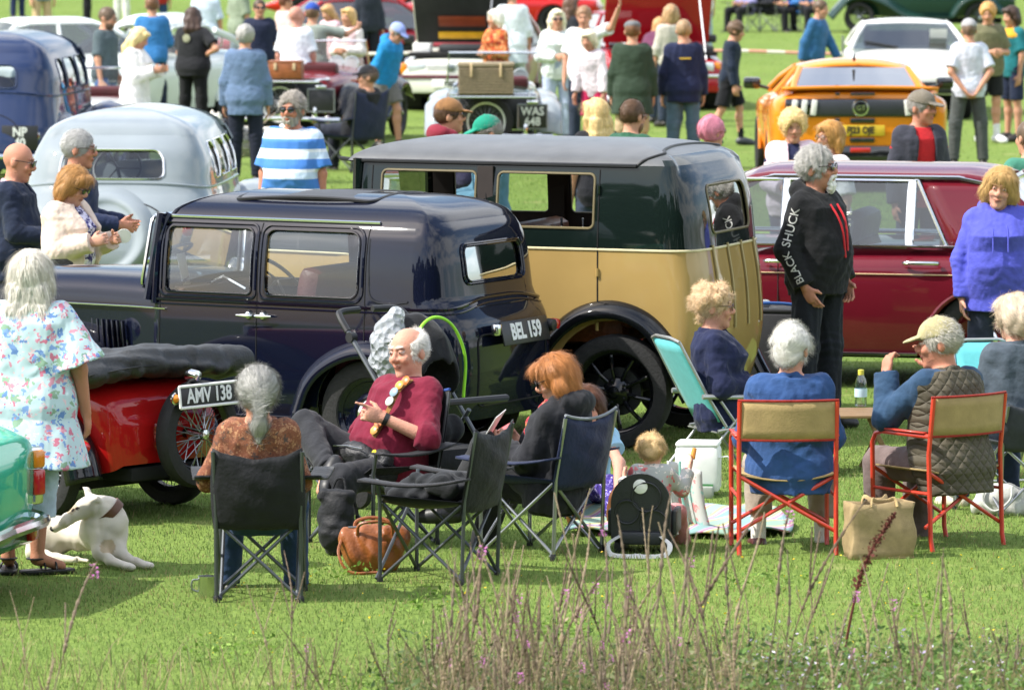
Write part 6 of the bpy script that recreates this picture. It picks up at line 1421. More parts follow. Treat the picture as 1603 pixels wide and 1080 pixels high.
bg('woman with wavy blonde hair in white knitted cardigan looking down', 212, 38, 1.65, 74, .0125, pitch=26, top=SW('dddbd8', hem=-.22, infl=.03, flare=.2, loose=.02, fold=.007), bottom=dict(m='c9818f'), hair=('long', 'dcc48c'), b=1.08, bust=.03, L='phone', R='phone')
person('man in grey green T-shirt and jeans looking right', G(166, 238), 1.80, 70, .0135, pitch=14, top=T('4a575c', .46), bottom=dict(m='34588a'), hair=('short', '5a4a3c'), specs='clear', beard=('5a4636', 'full'), L='pocket', R='down')
person('man in grey jumper bending over beside the dark blue saloon', G(98, 236), 1.75, -100, .0135, lean=58, pitch=30, bottom=dict(m='2d3646'), top=SW('55616a', hem=-.08), hair=('short', '2d221d', .016), L=((.1, .6, -1), (0, .3, -1)), R='reach')
# the far side of the field
for i, (px, yh, H, rot, tm, sl, bm_, hr, lab) in enumerate([
    (65, -74, 1.75, 20, '6a7a84', .5, 'b79f7c', '4a3a2c', 'far walker in beige trousers at the top left'),
    (136, -84, 1.75, 90, '23252c', 1., '17181c', '3a2a22', 'far walker in black trousers at the top left'),
    (190, -80, 1.7, 150, 'a9b0b8', .5, 'd2d4cc', '6a543c', 'far walker in white trousers at the top left'),
    (247, -68, 1.7, 180, 'a32a26', .5, '2a4060', '5a4030', 'far walker in red top and jeans near the top left'),
    (322, -34, 1.75, 170, 'b9c6d6', .5, '55606c', '6a5a48', 'man in pale blue shirt behind the woman in black'),
    (374, -38, 1.72, 130, '7f8a78', .5, '6f7a84', '5a4838', 'person in mottled green shirt behind the white beetle shaped car'),
    (576, -40, 1.72, 20, '2a2f3a', 1., '1b1e28', '4a3a2c', 'far walker in dark clothes beyond the blond woman'),
    (27, -90, 1.7, 40, 'd9d6d0', .5, '263050', '8a6a48', 'far walker in dark blue trousers at the top left corner'),
    (1100, -60, 1.7, 200, 'd6dad6', .5, '8fa2b0', '7a5a40', 'far person in white near the top of the red car')]):
    bg(lab, px, yh, H, rot, .02, top=T(tm, sl), bottom=dict(m=bm_), hair=('short', hr))
# seated at the far side and the sitter in the navy chair
FC = []
for px, rot, fab, tm, lab, cl in ((1166, -40, NYL, '8a86b0', 'far sitter in lilac top in a dark camp chair', 'dark camp chair holding the far sitter in lilac'), (1212, 50, NYL, '22242a', 'far sitter in black clothes in a dark camp chair', 'dark camp chair holding the far sitter in black'), (1258, 30, cloth('2f6fc0', 'bright_blue_nylon'), '3a6a9c', 'far sitter in blue beside the boy in blue', 'bright blue camp chair at the far side of the field')):
    c = G(px, 50); camp_chair(cl, c, rot, fab, tube=STEEL, group='folding camp chairs')
    person(lab, off(c, rot, 0, .05), 1.7, rot, .02, seat=.46, lean=-6, top=T(tm, .8), bottom=dict(m='16171b'), hair=('short', '4a3a30'), L='lap', R='lap', LL='sit', RL='sit')
c = G(552, 268); camp_chair('large navy camp chair with reclining sitter behind the striped polo', c, -126, NYN, w=.30, top=.92, group='folding camp chairs')
person('sitter in black cap and dark jacket reclining in the navy camp chair', off(c, -126, 0, .05), 1.74, -126, D_, seat=.48, lean=-20, yaw=34, top=SW('1f2126', infl=.03), bottom=dict(m='232733'), hair=('short', '6a5a50'), hat=('cap', '1d1f24'), specs='sun', L='fold', R='fold', LL='sit', RL='sit')
# ------------------------------------------------------------------ lofted cars
def place_car(t, contact, heading, axle_x, y_side):
    """put the wheel at local (axle_x, y_side) on the ground point"""
    h = rad(heading); c, s_ = math.cos(h), math.sin(h); t.rotation_euler = (0, 0, h)
    t.location = (contact.x-(axle_x*c-y_side*s_), contact.y-(axle_x*s_+y_side*c), 0)
def body_loft(t, st, m, arches, ar, name='body', nu=130, nv=13, lip=None, shf=.6, round_=3.2):
    """st rows (x, w, zb, zt) rear to front; wheel arches cut at arches"""
    S = np.array(cr(st, 12)); L = np.concatenate([[0], np.cumsum(np.linalg.norm(np.diff(S[:, [0, 1, 3]], axis=0), axis=1))]); U = np.linspace(0, L[-1], nu)
    S = np.stack([np.interp(U, L, S[:, i]) for i in range(4)], 1); V = []; 
    half = []
    for q in np.linspace(0, 1, 8): half.append(('s', q))
    for a in np.linspace(0, PI/2, nv)[1:]: half.append(('a', a))
    def pt(r, h):
        x, w, zb, zt = r; zs = zb+(zt-zb)*shf
        if h[0] == 's': return (x, w*(1-.09*(1-h[1])**2+.0), zb+(zs-zb)*h[1])
        c, s_ = max(0, math.cos(h[1])), max(0, math.sin(h[1])); return (x, w*c**(2/round_), zs+(zt-zs)*s_**(2/round_))
    k = len(half); full = [(h, 1) for h in half]+[(h, -1) for h in half[-2::-1]]; K = len(full)
    V = np.array([[pt(r, h)[0], pt(r, h)[1]*sg, pt(r, h)[2]] for r in S for h, sg in full]); F = []
    n = len(S); F = np.array([(i*K+j, i*K+j+1, (i+1)*K+j+1, (i+1)*K+j) for i in range(n-1) for j in range(K-1)])
    keep = np.ones(len(F), bool); cen = V[F].mean(1)
    for ax in arches:
        d = np.hypot(cen[:, 0]-ax, cen[:, 2]-.30); keep &= ~((d < ar) & (np.abs(cen[:, 1]) > .45*np.max(S[:, 1])))
    F = F[keep]; used = np.unique(F)
    for ax in arches:
        dx, dz = V[:, 0]-ax, V[:, 2]-.30; d = np.hypot(dx, dz); m_ = (d < ar) & (np.abs(V[:, 1]) > .45*np.max(S[:, 1])) & (d > 1e-4); f_ = ar/d[m_]
        V[m_, 0] = ax+dx[m_]*f_; V[m_, 2] = .30+dz[m_]*f_
    mb = MB(); mb.add(V, [tuple(q) for q in F])
    for i in (0, n-1):                       # end caps, gently domed
        ring = V[i*K:(i+1)*K]; c = ring.mean(0); c[1] = 0; dx = -.03 if i == 0 else .03; o = len(mb.V)
        r2 = [c+(p-c)*.6+np.array([dx, 0, 0]) for p in ring]; mb.add(list(ring)+r2+[c+np.array([dx*1.2, 0, 0])], [(a, a+1, K+a+1, K+a) if i else (a+1, a, K+a, K+a+1) for a in range(K-1)]+[(K+a, K+a+1, 2*K) if i else (K+a+1, K+a, 2*K) for a in range(K-1)]+[(0, K-1, 2*K-1, K), (K, 2*K-1, 2*K)])
    o = mb.build(name, m, t, sharp=40); bmx = bmesh.new(); bmx.from_mesh(o.data); bmesh.ops.remove_doubles(bmx, verts=bmx.verts, dist=.0008); bmesh.ops.recalc_face_normals(bmx, faces=bmx.faces); bmx.to_mesh(o.data); bmx.free(); o.data.set_sharp_from_angle(angle=rad(42))
    for ax in arches:
        for sg in (1, -1):
            w = float(np.interp(ax, S[:, 0], S[:, 1])); mb = MB(); mb.lathe([(ar-.01, -.25), (ar-.005, -.02)], 20, 'Y', (ax, sg*(w-.03) if sg > 0 else sg*(w-.03)+.27, .30)); mb.build('wheel_well', UNDER, t)
            if True:
                mb = MB(); mb.tube([(ax+ar*math.cos(a), sg*(w*(1-.02)), .30+ar*math.sin(a)) for a in np.linspace(.02, PI-.02, 24)], .020, 8); mb.build('arch_lip', lip or m, t)
    mb = MB(); x0, x1 = st[0][0], st[-1][0]; mb.box(((x0+x1)/2, 0, .24), (x1-x0-.5, 1.0, .1)); mb.build('underbody', UNDER, t)
    return S
def cabin(t, xf0, xf1, xr1, xr0, wb, wr, belt, H, m, pil=.03, bp=(), cq=None, g=GLASS, frame=None, crown=.05, roofm=None, seatm=SEATD, rows=(), rearw=1.0):
    """greenhouse: windscreen base/top, rear top/base"""
    zr = H-crown
    def gz(x, y):
        e = max(0, (x-(xf1-.25))/.25, ((xr1+.25)-x)/.25); return H-crown*(abs(y)/wr)**2.4-crown*.8*e*e
    mb = MB(); mb.grid(lambda x, y: (x, y, gz(x, y)), np.linspace(xr1, xf1, 18), np.linspace(-wr, wr, 14)); o = mb.build('roof', roofm or m, t, sharp=0); o.modifiers.new('t', 'SOLIDIFY').thickness = .03
    zt = H-crown*1.5
    for sg in (1, -1):
        for a, b_ in (((xf0, sg*wb, belt), (xf1, sg*wr*.98, zt)), ((xr0, sg*wb*rearw, belt), (xr1, sg*wr*.98, zt))):
            mb = MB(); mb.tube([a, (np.array(a)+b_)/2+np.array([0, sg*.012, .012]), b_], pil, 8); mb.build('pillar', m, t)
        xs = [xf0]+list(bp)+[xr0 if cq is None else cq[0]]; xt = [xf1]+[b_-(.0) for b_ in bp]+[xr1 if cq is None else cq[1]]
        for x in bp: mb = MB(); mb.tube([(x, sg*(wb-.005), belt), (x, sg*wr*.985, zt)], pil*.9, 8); mb.build('pillar', frame or m, t)
        for i in range(len(xs)-1):
            P = [(xs[i]-.02, sg*wb*.99, belt), (xs[i+1]+.02, sg*wb*.99, belt), (xt[i+1]+.02, sg*wr*.99, zt), (xt[i]-.02, sg*wr*.99, zt)]
            mb = MB(); mb.add(P, [(0, 1, 2, 3)]); mb.build('side_window', g, t)
            if frame: mb = MB(); mb.tube([np.array(p)+[0, sg*.012, 0] for p in dens3(P)], .012, 6, closed=True); mb.build('window_frame', frame, t)
        if cq is not None:
            f = lambda u, v: (cq[0]+(xr0-cq[0])*u+((cq[1]+(xr1-cq[1])*u)-(cq[0]+(xr0-cq[0])*u))*v, sg*(wb+(wr*.99-wb)*v+.012*math.sin(PI*v)), belt+(zt-belt)*v)
            mb = MB(); mb.grid(f, np.linspace(0, 1, 6), np.linspace(0, 1, 8), flip=sg < 0); o = mb.build('rear_quarter', m, t, sharp=0); o.modifiers.new('t', 'SOLIDIFY').thickness = .02
        mb = MB(); mb.tube([(x, sg*wr*.99, gz(x, wr)-.01) for x in np.linspace(xr1, xf1, 8)], .018, 6); mb.build('gutter', frame or m, t)
    for nm, a, b_, d in (('windscreen', xf0, xf1, .05), ('rear_window', xr0, xr1, -.04)):
        ww = wb if d > 0 else wb*rearw
        f = lambda u, v: (a+(b_-a)*v+d*(1-u*u), u*(ww+(wr-ww)*v)*.97, belt+(zt+.02-belt)*v); mb = MB(); mb.grid(f, np.linspace(-1, 1, 9), np.linspace(0, 1, 4)); mb.build(nm, g, t)
        if frame: mb = MB(); mb.tube([np.array(f(u, v))+[.01 if d > 0 else -.01, 0, 0] for u, v in dens([(-.97, .04), (.97, .04), (.97, .95), (-.97, .95)], .2)], .012, 6, closed=True); mb.build('window_frame', frame, t)
    if rows: seats(t, seatm, rows, wb*.72, belt-.42)
    mb = MB(); mb.box(((xf0-.25+xr0+.2)/2, 0, belt-.45), (xf0-xr0-.3, 1.1, .12)); mb.build('cabin_floor', SEATD, t)
def dens3(P, k=6):
    out = []
    for i in range(len(P)):
        a, b_ = np.array(P[i]), np.array(P[(i+1) % len(P)]); out += [a+(b_-a)*j/k for j in range(k)]
    return out
def part_box(t, name, c, d, m, R=None, bev=.01):
    mb = MB(); mb.box(c, d, R, bev); return mb.build(name, m, t)
def lamp(t, name, c, r, ax, m, depth=.03):
    mb = MB(); mb.disc(c, r, ax, 18, depth); o = mb.build(name, m, t)
    mb = MB(); n_ = nv(ax); u_ = nv(np.cross(n_, (0, 0, 1) if abs(n_[2]) < .9 else (1, 0, 0))); v_ = np.cross(n_, u_); mb.tube([np.array(c)+r*(u_*math.cos(a)+v_*math.sin(a)) for a in np.linspace(0, 2*PI, 19)[:-1]], .008, 6, closed=True); mb.build('lamp_rim', CHROME, o); return o
def wheels4(t, x0, x1, y, r, w, style, rimc=None):
    for x in (x0, x1):
        for sg in (1, -1): wheel(t, x, sg*y, r, w, style, sg, rimc)

# maroon saloon on the right
def maroon():
    t = empty('saloon_car', label='large maroon saloon with chrome window frames behind the man in black hoodie', cat='car'); P = paint('maroon_paint', '5e1220', .3); place_car(t, G(1542, 612), 180-13, 0, .76)
    body_loft(t, [(-1.20, .70, .42, .72), (-1.12, .80, .36, .90), (-.7, .88, .27, .98), (0, .90, .24, .985), (1.0, .90, .24, .975), (2.0, .90, .24, .965), (2.9, .88, .26, .96), (3.5, .84, .32, .93), (3.72, .78, .40, .85)], P, (0, 3.02), .40, lip=P, shf=.66, round_=3.6)
    cabin(t, 2.42, 1.72, -.05, -.52, .80, .66, .965, 1.50, P, .035, bp=(1.38, .52), cq=(.24, .46), g=glass('smoky_glass', (.55, .62, .64), .10), frame=CHROME, crown=.06, rows=(.35, 1.35), seatm=mat('grey_leather', '6f7478', .5), rearw=.92)
    S_ = mat('cream_coachline', 'b79a78', .4)
    for sg in (1, -1):
        mb = MB(); mb.tube([(x, sg*(.905-.02*max(0, x-2.6)), .79) for x in np.linspace(-.9, 3.4, 20)], .005, 5); mb.build('coachline', S_, t)
        mb = MB(); mb.tube([(x, sg*.85, .245) for x in np.linspace(.45, 2.55, 12)], .012, 6); mb.build('sill_strip', CHROME, t)
        mb = MB(); mb.tube([(x, sg*.83, .975) for x in np.linspace(-.5, 3.3, 12)], .010, 6); mb.build('waist_strip', CHROME, t)
        for x in (.30, 1.25):
            mb = MB(); mb.tube(cr([(x, sg*.905, .865), (x+.02, sg*.935, .87), (x+.2, sg*.935, .87), (x+.24, sg*.905, .865)], 4), .014, 8); mb.build('door_handle', CHROME, t)
        for x in (1.40, .06): mb = MB(); mb.tube([(x, sg*.90, z) for z in np.linspace(.3, .95, 6)], .004, 5); mb.build('door_seam', UNDER, t)
        part_box(t, 'tail_lamp', (-1.17, sg*.68, .72), (.06, .14, .26), REDL)
    part_box(t, 'bumper', (-1.27, 0, .46), (.1, 1.7, .13), CHROME, None, .04); part_box(t, 'bumper', (3.80, 0, .46), (.1, 1.66, .13), CHROME, None, .04)
    part_box(t, 'radiator_grille', (3.78, 0, .78), (.06, .62, .42), CHROME); wheels4(t, 0, 3.02, .76, .345, .2, 'disc', P)
maroon()
# orange coupe with black stripes, tail to the camera
def orange_coupe():
    t = empty('coupe_car', label='orange modern coupe with black stripes, rear towards the camera', cat='car'); P = paint('orange_paint', 'd57f1a', .28); place_car(t, G(1338, 294), 90, 0, 0); BK = mat('gloss_black', '121316', .15, coat=1)
    body_loft(t, [(-.93, .80, .40, 1.02), (-.88, .90, .32, 1.075), (-.6, .955, .24, 1.08), (0, .965, .2, 1.05), (.7, .94, .19, .99), (1.6, .93, .19, .97), (2.6, .95, .2, .96), (3.3, .93, .24, .88), (3.72, .82, .3, .72)], P, (0, 2.72), .37, shf=.68, round_=4.2)
    cabin(t, 2.0, 1.10, .25, -.50, .84, .60, 1.0, 1.385, P, .04, bp=(.75,), cq=(.15, .38), g=GLASSD, crown=.07, rows=(.6, 1.3), rearw=.86)
    x = -.965
    part_box(t, 'tail_panel', (x, 0, .91), (.05, 1.62, .20), BK, None, .04); part_box(t, 'tail_panel_inner', (x-.022, 0, .91), (.02, .95, .15), mat('satin_black', '2b2d33', .4), None, .02)
    for sg in (1, -1):
        for k in range(3): part_box(t, 'tail_lamp', (x-.03, sg*(.50+.105*k), .915), (.03, .062, .17), mat('lit_lamp_white', 'd8d4d0', .25, coat=.5), rotm(sg*.12, 0, 0), .012)
        mb = MB(); mb.tube([(1.25, sg*.88, 1.03), (1.25, sg*1.0, 1.06)], .02, 6); mb.box((1.25, sg*1.07, 1.09), (.1, .19, .13), None, .03); mb.build('mirror', BK, t)
    mb = MB(); mb.lathe([(0, -.02), (.085, -.015), (.095, 0)], 24, 'X', (x-.03, 0, .91)); mb.build('emblem', CHROME, t); mb = MB(); mb.lathe([(0, -.026), (.07, -.022), (.075, -.01)], 24, 'X', (x-.03, 0, .91)); mb.build('emblem_disc', BK, t); text_mesh('emblem_lettering', 'GT', .075, CHROME, t, (x-.058, 0, .91), np.array([(0, -1, 0), (0, 0, 1), (-1, 0, 0)]).T, .006)
    mb = MB(); mb.grid(lambda u, v: (-.70-.22*v-.05*(1-u*u), u*.84, 1.085+.05*v+.015*(1-u*u)), np.linspace(-1, 1, 17), np.linspace(0, 1, 4)); o = mb.build('spoiler', P, t); o.modifiers.new('t', 'SOLIDIFY').thickness = .03
    for y0, w_ in ((-.02, .26), (.25, .05)):
        for z, d, xx in ((1.06, .03, x-.0), (.775, .05, x+.02), (.565, .05, x+.03)): part_box(t, 'stripe', (xx-.03, y0, z), (.03, w_, d), BK, None, .004)
        mb = MB(); mb.grid(lambda u, v: (-.95+.25*v, y0+u*w_/2, 1.152-.055*v), np.linspace(-1, 1, 3), np.linspace(0, 1, 3)); mb.build('stripe', BK, t)
    plate(t, 'FJ23 OJE', (x-.02, 0, .67), [(0, -1, 0), (0, 0, 1), (-1, 0, 0)], .52, .115, .075, PLATEB, mat('yellow_plate', 'c9a824', .5), sx=.8)
    part_box(t, 'diffuser', (x+.05, 0, .38), (.14, 1.5, .26), BK, None, .04); part_box(t, 'fog_lamp', (x-.03, 0, .46), (.03, .22, .05), REDL)
    for sg in (1, -1): part_box(t, 'reflector', (x-.0, sg*.2, .46), (.03, .10, .045), CHROME)
    mb = MB(); mb.tube([(.25, 0, 1.38), (.15, 0, 1.45)], [.02, .008], 6); mb.build('aerial', BK, t); wheels4(t, 0, 2.72, .84, .345, .25, 'alloy', BK)
orange_coupe()
def white_coupe():
    t = empty('coupe_car', label='white coupe facing the camera behind the orange car', cat='car'); P = paint('white_paint', 'dcdcd8', .3); place_car(t, G(1424, 185), -92, 2.5, 0)
    body_loft(t, [(-.85, .75, .4, .88), (-.7, .84, .3, .95), (0, .87, .22, .95), (1.2, .87, .2, .94), (2.0, .87, .2, .93), (2.8, .85, .25, .82), (3.3, .78, .35, .66)], P, (0, 2.5), .35, shf=.66)
    cabin(t, 1.95, 1.15, .1, -.55, .80, .60, .93, 1.32, P, .035, bp=(.7,), g=GLASSD, crown=.05, rows=(.4, 1.2))
    for sg in (1, -1): part_box(t, 'headlamp', (3.22, sg*.6, .66), (.08, .3, .1), LAMPG); 
    part_box(t, 'bumper', (3.3, 0, .45), (.12, 1.6, .16), BLACK); wheels4(t, 0, 2.5, .76, .31, .18, 'disc', STEEL)
    mb = MB(); mb.tube([(1.98, -.15, .955), (1.78, -.6, 1.03)], .014, 6); mb.build('wiper', BLACK, t)
    mb = MB(); mb.grid(lambda u, v: (1.62+.1*v, .42+u*.12, 1.0+v*.2), np.linspace(-1, 1, 3), np.linspace(0, 1, 3)); mb.build('dashboard_paper', WHITE, t)
white_coupe()
def open_bonnet_car(label, contact, heading, P, strip, L_=3.7, W_=.78, plate_s=None, liner=True, name='hatchback_car', xb=2.85, ang=62, zb=.86, bl=.95, paint_in=None):
    t = empty(name, label=label, cat='car'); place_car(t, contact, heading, 2.42, -.68)
    body_loft(t, [(-.62, .66, .4, .9), (-.5, .74, .3, .95), (0, W_, .22, .92), (1.3, W_, .2, .90), (2.05, W_, .2, .88), (2.5, W_, .22, .80), (2.95, W_*.94, .28, .74), (3.06, W_*.88, .32, .62)], P, (0, 2.42), .33, shf=.66)
    cabin(t, 2.05, 1.35, .0, -.45, .72, .56, .88, 1.38, P, .03, bp=(.8,), g=GLASSD, crown=.05, rows=(.3, 1.1))
    BK = mat('bonnet_liner', '1b1c1d', .8, var=.2)
    R = rotm(0, -rad(ang), 0); mb = MB(); h0 = np.array([2.02, 0, .93])
    mb.box(h0+R@np.array([bl/2, 0, .02]), (bl, 2*W_*.9, .035), R, .015); b_ = mb.build('bonnet', [P], t)
    mb = MB(); mb.box(h0+R@np.array([bl/2, 0, -.008]), (bl*.97, 2*W_*.87, .02), R, .006); mb.build('bonnet_liner', paint_in or BK, b_)
    if liner:
        mb = MB(); mb.box(h0+R@np.array([bl*.16, 0, -.03]), (.10, .72, .03), R, .006); mb.build('yellow_sticker', mat('yellow_sticker', 'd9a81a', .5), b_)
        mb = MB(); mb.box(h0+R@np.array([bl*.40, .0, -.03]), (.16, .68, .02), R, .006); mb.build('amber_reflector', mat('dark_amber', '7a3010', .5), b_)
    mb = MB(); mb.tube([(2.98, W_*.62, .72), h0+R@np.array([bl*.9, W_*.62, -.02])], .010, 6); mb.build('bonnet_stay', STEEL, t)
    EN = mat('engine_grey', '3a3b3d', .5, .4)
    part_box(t, 'engine_bay', (2.55, 0, .80), (.8, 2*W_*.82, .06), UNDER); part_box(t, 'engine', (2.5, .05, .88), (.4, .6, .12), EN, None, .03); part_box(t, 'air_hose', (2.3, .1, .92), (.08, 1.0, .06), mat('red_hose', '8a2430', .5), None, .02); part_box(t, 'battery', (2.6, -.5, .88), (.2, .25, .14), WHITE); part_box(t, 'inner_wing', (2.5, .62, .86), (.5, .16, .1), EN, None, .03)
    part_box(t, 'grille', (3.055, 0, .62), (.04, .72, .12), mat('grille_grey', 'b9bcbc', .5))
    for k in range(3): part_box(t, 'grille_slat', (3.085, 0, .585+.035*k), (.02, .72, .012), WHITE, None, .003)
    part_box(t, 'grille_badge', (3.10, 0, .62), (.015, .09, .09), STEEL)
    for sg in (1, -1):
        part_box(t, 'headlamp', (3.05, sg*.50, .62), (.05, .26, .14), LAMPG, None, .02); part_box(t, 'indicator', (3.02, sg*.69, .61), (.07, .09, .15), AMBER, None, .02)
        part_box(t, 'mirror', (1.75, sg*.86, .98), (.1, .16, .12), BLACK, None, .03)
    part_box(t, 'bumper', (3.06, 0, .38), (.12, 1.5, .24), P, None, .04); part_box(t, 'bumper_strip', (3.125, 0, .495), (.03, 1.48, .05), strip, None, .01)
    if plate_s: plate(t, plate_s, (3.14, 0, .40), [(0, 1, 0), (0, 0, 1), (1, 0, 0)], .52, .12, .078, PLATEB, WHITE, sx=.8)
    wheels4(t, 0, 2.42, .69, .285, .17, 'alloy', STEEL); return t
open_bonnet_car('white hatchback with its bonnet propped open', G(646, 172), -100, paint('ivory_paint', 'd4d4c8', .3), mat('maroon_strip', '5a2030', .5), plate_s='F205')
open_bonnet_car('tall red car with its bonnet raised beyond the man in green coat', G(962, 172), -80, paint('red_paint_deep', '9c1420', .3), CHROME, W_=.86, liner=False, name='red_car', ang=70, bl=1.05, paint_in=paint('red_paint_deep', '9c1420', .3))
def simple_car(label, contact, heading, col, roofc=None, H=1.42, belt=.92, side=1, kind='saloon', L_=(-.9, 3.4), wb=2.5, W_=.82, style='disc', name='saloon_car', g=GLASSD, extra=None, ax=0, rnd=3.2):
    t = empty(name, label=label, cat='car'); P = paint('paint_'+col, col, .3); place_car(t, contact, heading, ax, side*.70); x0, x1 = L_
    body_loft(t, [(x0, W_*.8, .42, belt-.15), (x0+.12, W_*.93, .32, belt-.03), (0, W_, .24, belt), (wb*.5, W_, .22, belt), (wb*.8, W_, .22, belt-.01), (wb+.35, W_*.96, .28, belt-.12), (x1, W_*.82, .38, belt-.28)], P, (0, wb), .34, shf=.64, round_=rnd)
    if kind == 'saloon': cabin(t, wb*.80, wb*.55, wb*.05, -.5, W_*.92, W_*.70, belt-.01, H, P, .035, bp=(wb*.32,), g=g, crown=.06, rows=(.3, 1.15), roofm=roofc)
    elif kind == 'round': cabin(t, wb*.72, wb*.48, -.1, -.75, W_*.80, W_*.58, belt-.01, H, P, .05, bp=(wb*.22,), g=GLASS, crown=.16, rows=(.3, 1.15), frame=None)
    else:
        mb = MB(); mb.tube([(wb*.68, -W_*.8, belt-.02), (wb*.60, -W_*.72, belt+.30), (wb*.60, W_*.72, belt+.30), (wb*.68, W_*.8, belt-.02)], .016, 6); mb.build('windscreen_frame', CHROME, t)
        mb = MB(); mb.add([(wb*.68, -W_*.78, belt), (wb*.68, W_*.78, belt), (wb*.60, W_*.71, belt+.3), (wb*.60, -W_*.71, belt+.3)], [(0, 1, 2, 3)]); mb.build('windscreen', GLASS, t)
        part_box(t, 'cockpit', (wb*.36, 0, belt-.02), (wb*.5, W_*1.5, .05), LEATHR, None, .02); seats(t, LEATHR, (wb*.38,), W_*.7, belt-.30, .42); steering(t, wb*.55, .3, belt+.05)
    for sg in (1, -1):
        lamp(t, 'headlamp', (x1-.0, sg*W_*.6, belt-.36), .085, (1, 0, 0), LAMPG); lamp(t, 'tail_lamp', (x0-.03, sg*W_*.6, belt-.25), .055, (-1, 0, 0), REDL)
    part_box(t, 'bumper', (x1+.06, 0, .40), (.08, W_*1.9, .1), CHROME, None, .03); part_box(t, 'bumper', (x0-.08, 0, .42), (.08, W_*1.9, .1), CHROME, None, .03)
    wheels4(t, 0, wb, .70, .31, .16, style); return t
simple_car('bright red sports coupe in the far row behind the woman in orange', G(866, 56), 176, 'b01c1c', H=1.2, belt=.78, side=1, L_=(-.9, 3.5), wb=2.5, style='alloy', name='coupe_car')
simple_car('red and black convertible beside the white hatchback', G(640, 128), 192, '9a1c2a', roofc=mat('black_hood_cloth', '202123', .8), H=1.36, belt=.86, side=1, name='convertible_car')
simple_car('bright red car in the far row at the top centre', G(650, 42), 178, 'c0281c', H=1.2, belt=.74, L_=(-.8, 3.2), wb=2.4, style='alloy', name='coupe_car')
simple_car('white beetle shaped car behind the man in blue grey jacket', G(352, 192), 240, 'd6dcd8', H=1.48, belt=.98, kind='round', side=1, L_=(-1.0, 3.0), wb=2.3, name='round_car', ax=0, rnd=2.6)
simple_car('white saloon behind the man in grey T-shirt', G(185, 196), 205, 'dfe2e2', H=1.44, belt=.92, side=1, name='saloon_car')
simple_car('white open sports car with maroon seats on the left', G(128, 262), 95, 'd9dcdc', kind='open', belt=.80, side=0, L_=(-.8, 3.1), wb=2.3, W_=.74, style='wire', name='sports_car', ax=0)
# dark red sports car with suitcase, seen from behind
def case_on(label, name, loc, rz, d, m, straps):
    t2 = empty(name, loc, rz, label, 'luggage'); mb = MB(); mb.box((0, 0, d[2]/2), d, None, .015); mb.build('case_body', m, t2)
    mb = MB(); mb.box((0, 0, d[2]+.012), (d[0]*1.01, d[1]*1.01, .03), None, .01); mb.build('lid', m, t2)
    for x in (-.28, .28):
        mb = MB(); mb.box((x*d[0], -d[1]/2-.006, d[2]*.78), (.035, .012, d[2]*.42), None, .004); mb.build('strap', straps, t2)
    return t2
q = AT(448, 126, G(470, 226).y-.7); case_on('brown leather suitcase on the tail of the dark red sports car', 'suitcase', (q.x, q.y, .845), rad(-6), (.42, .25, .2), BROWNL, mat('pale_strap', 'c9b08a', .6))
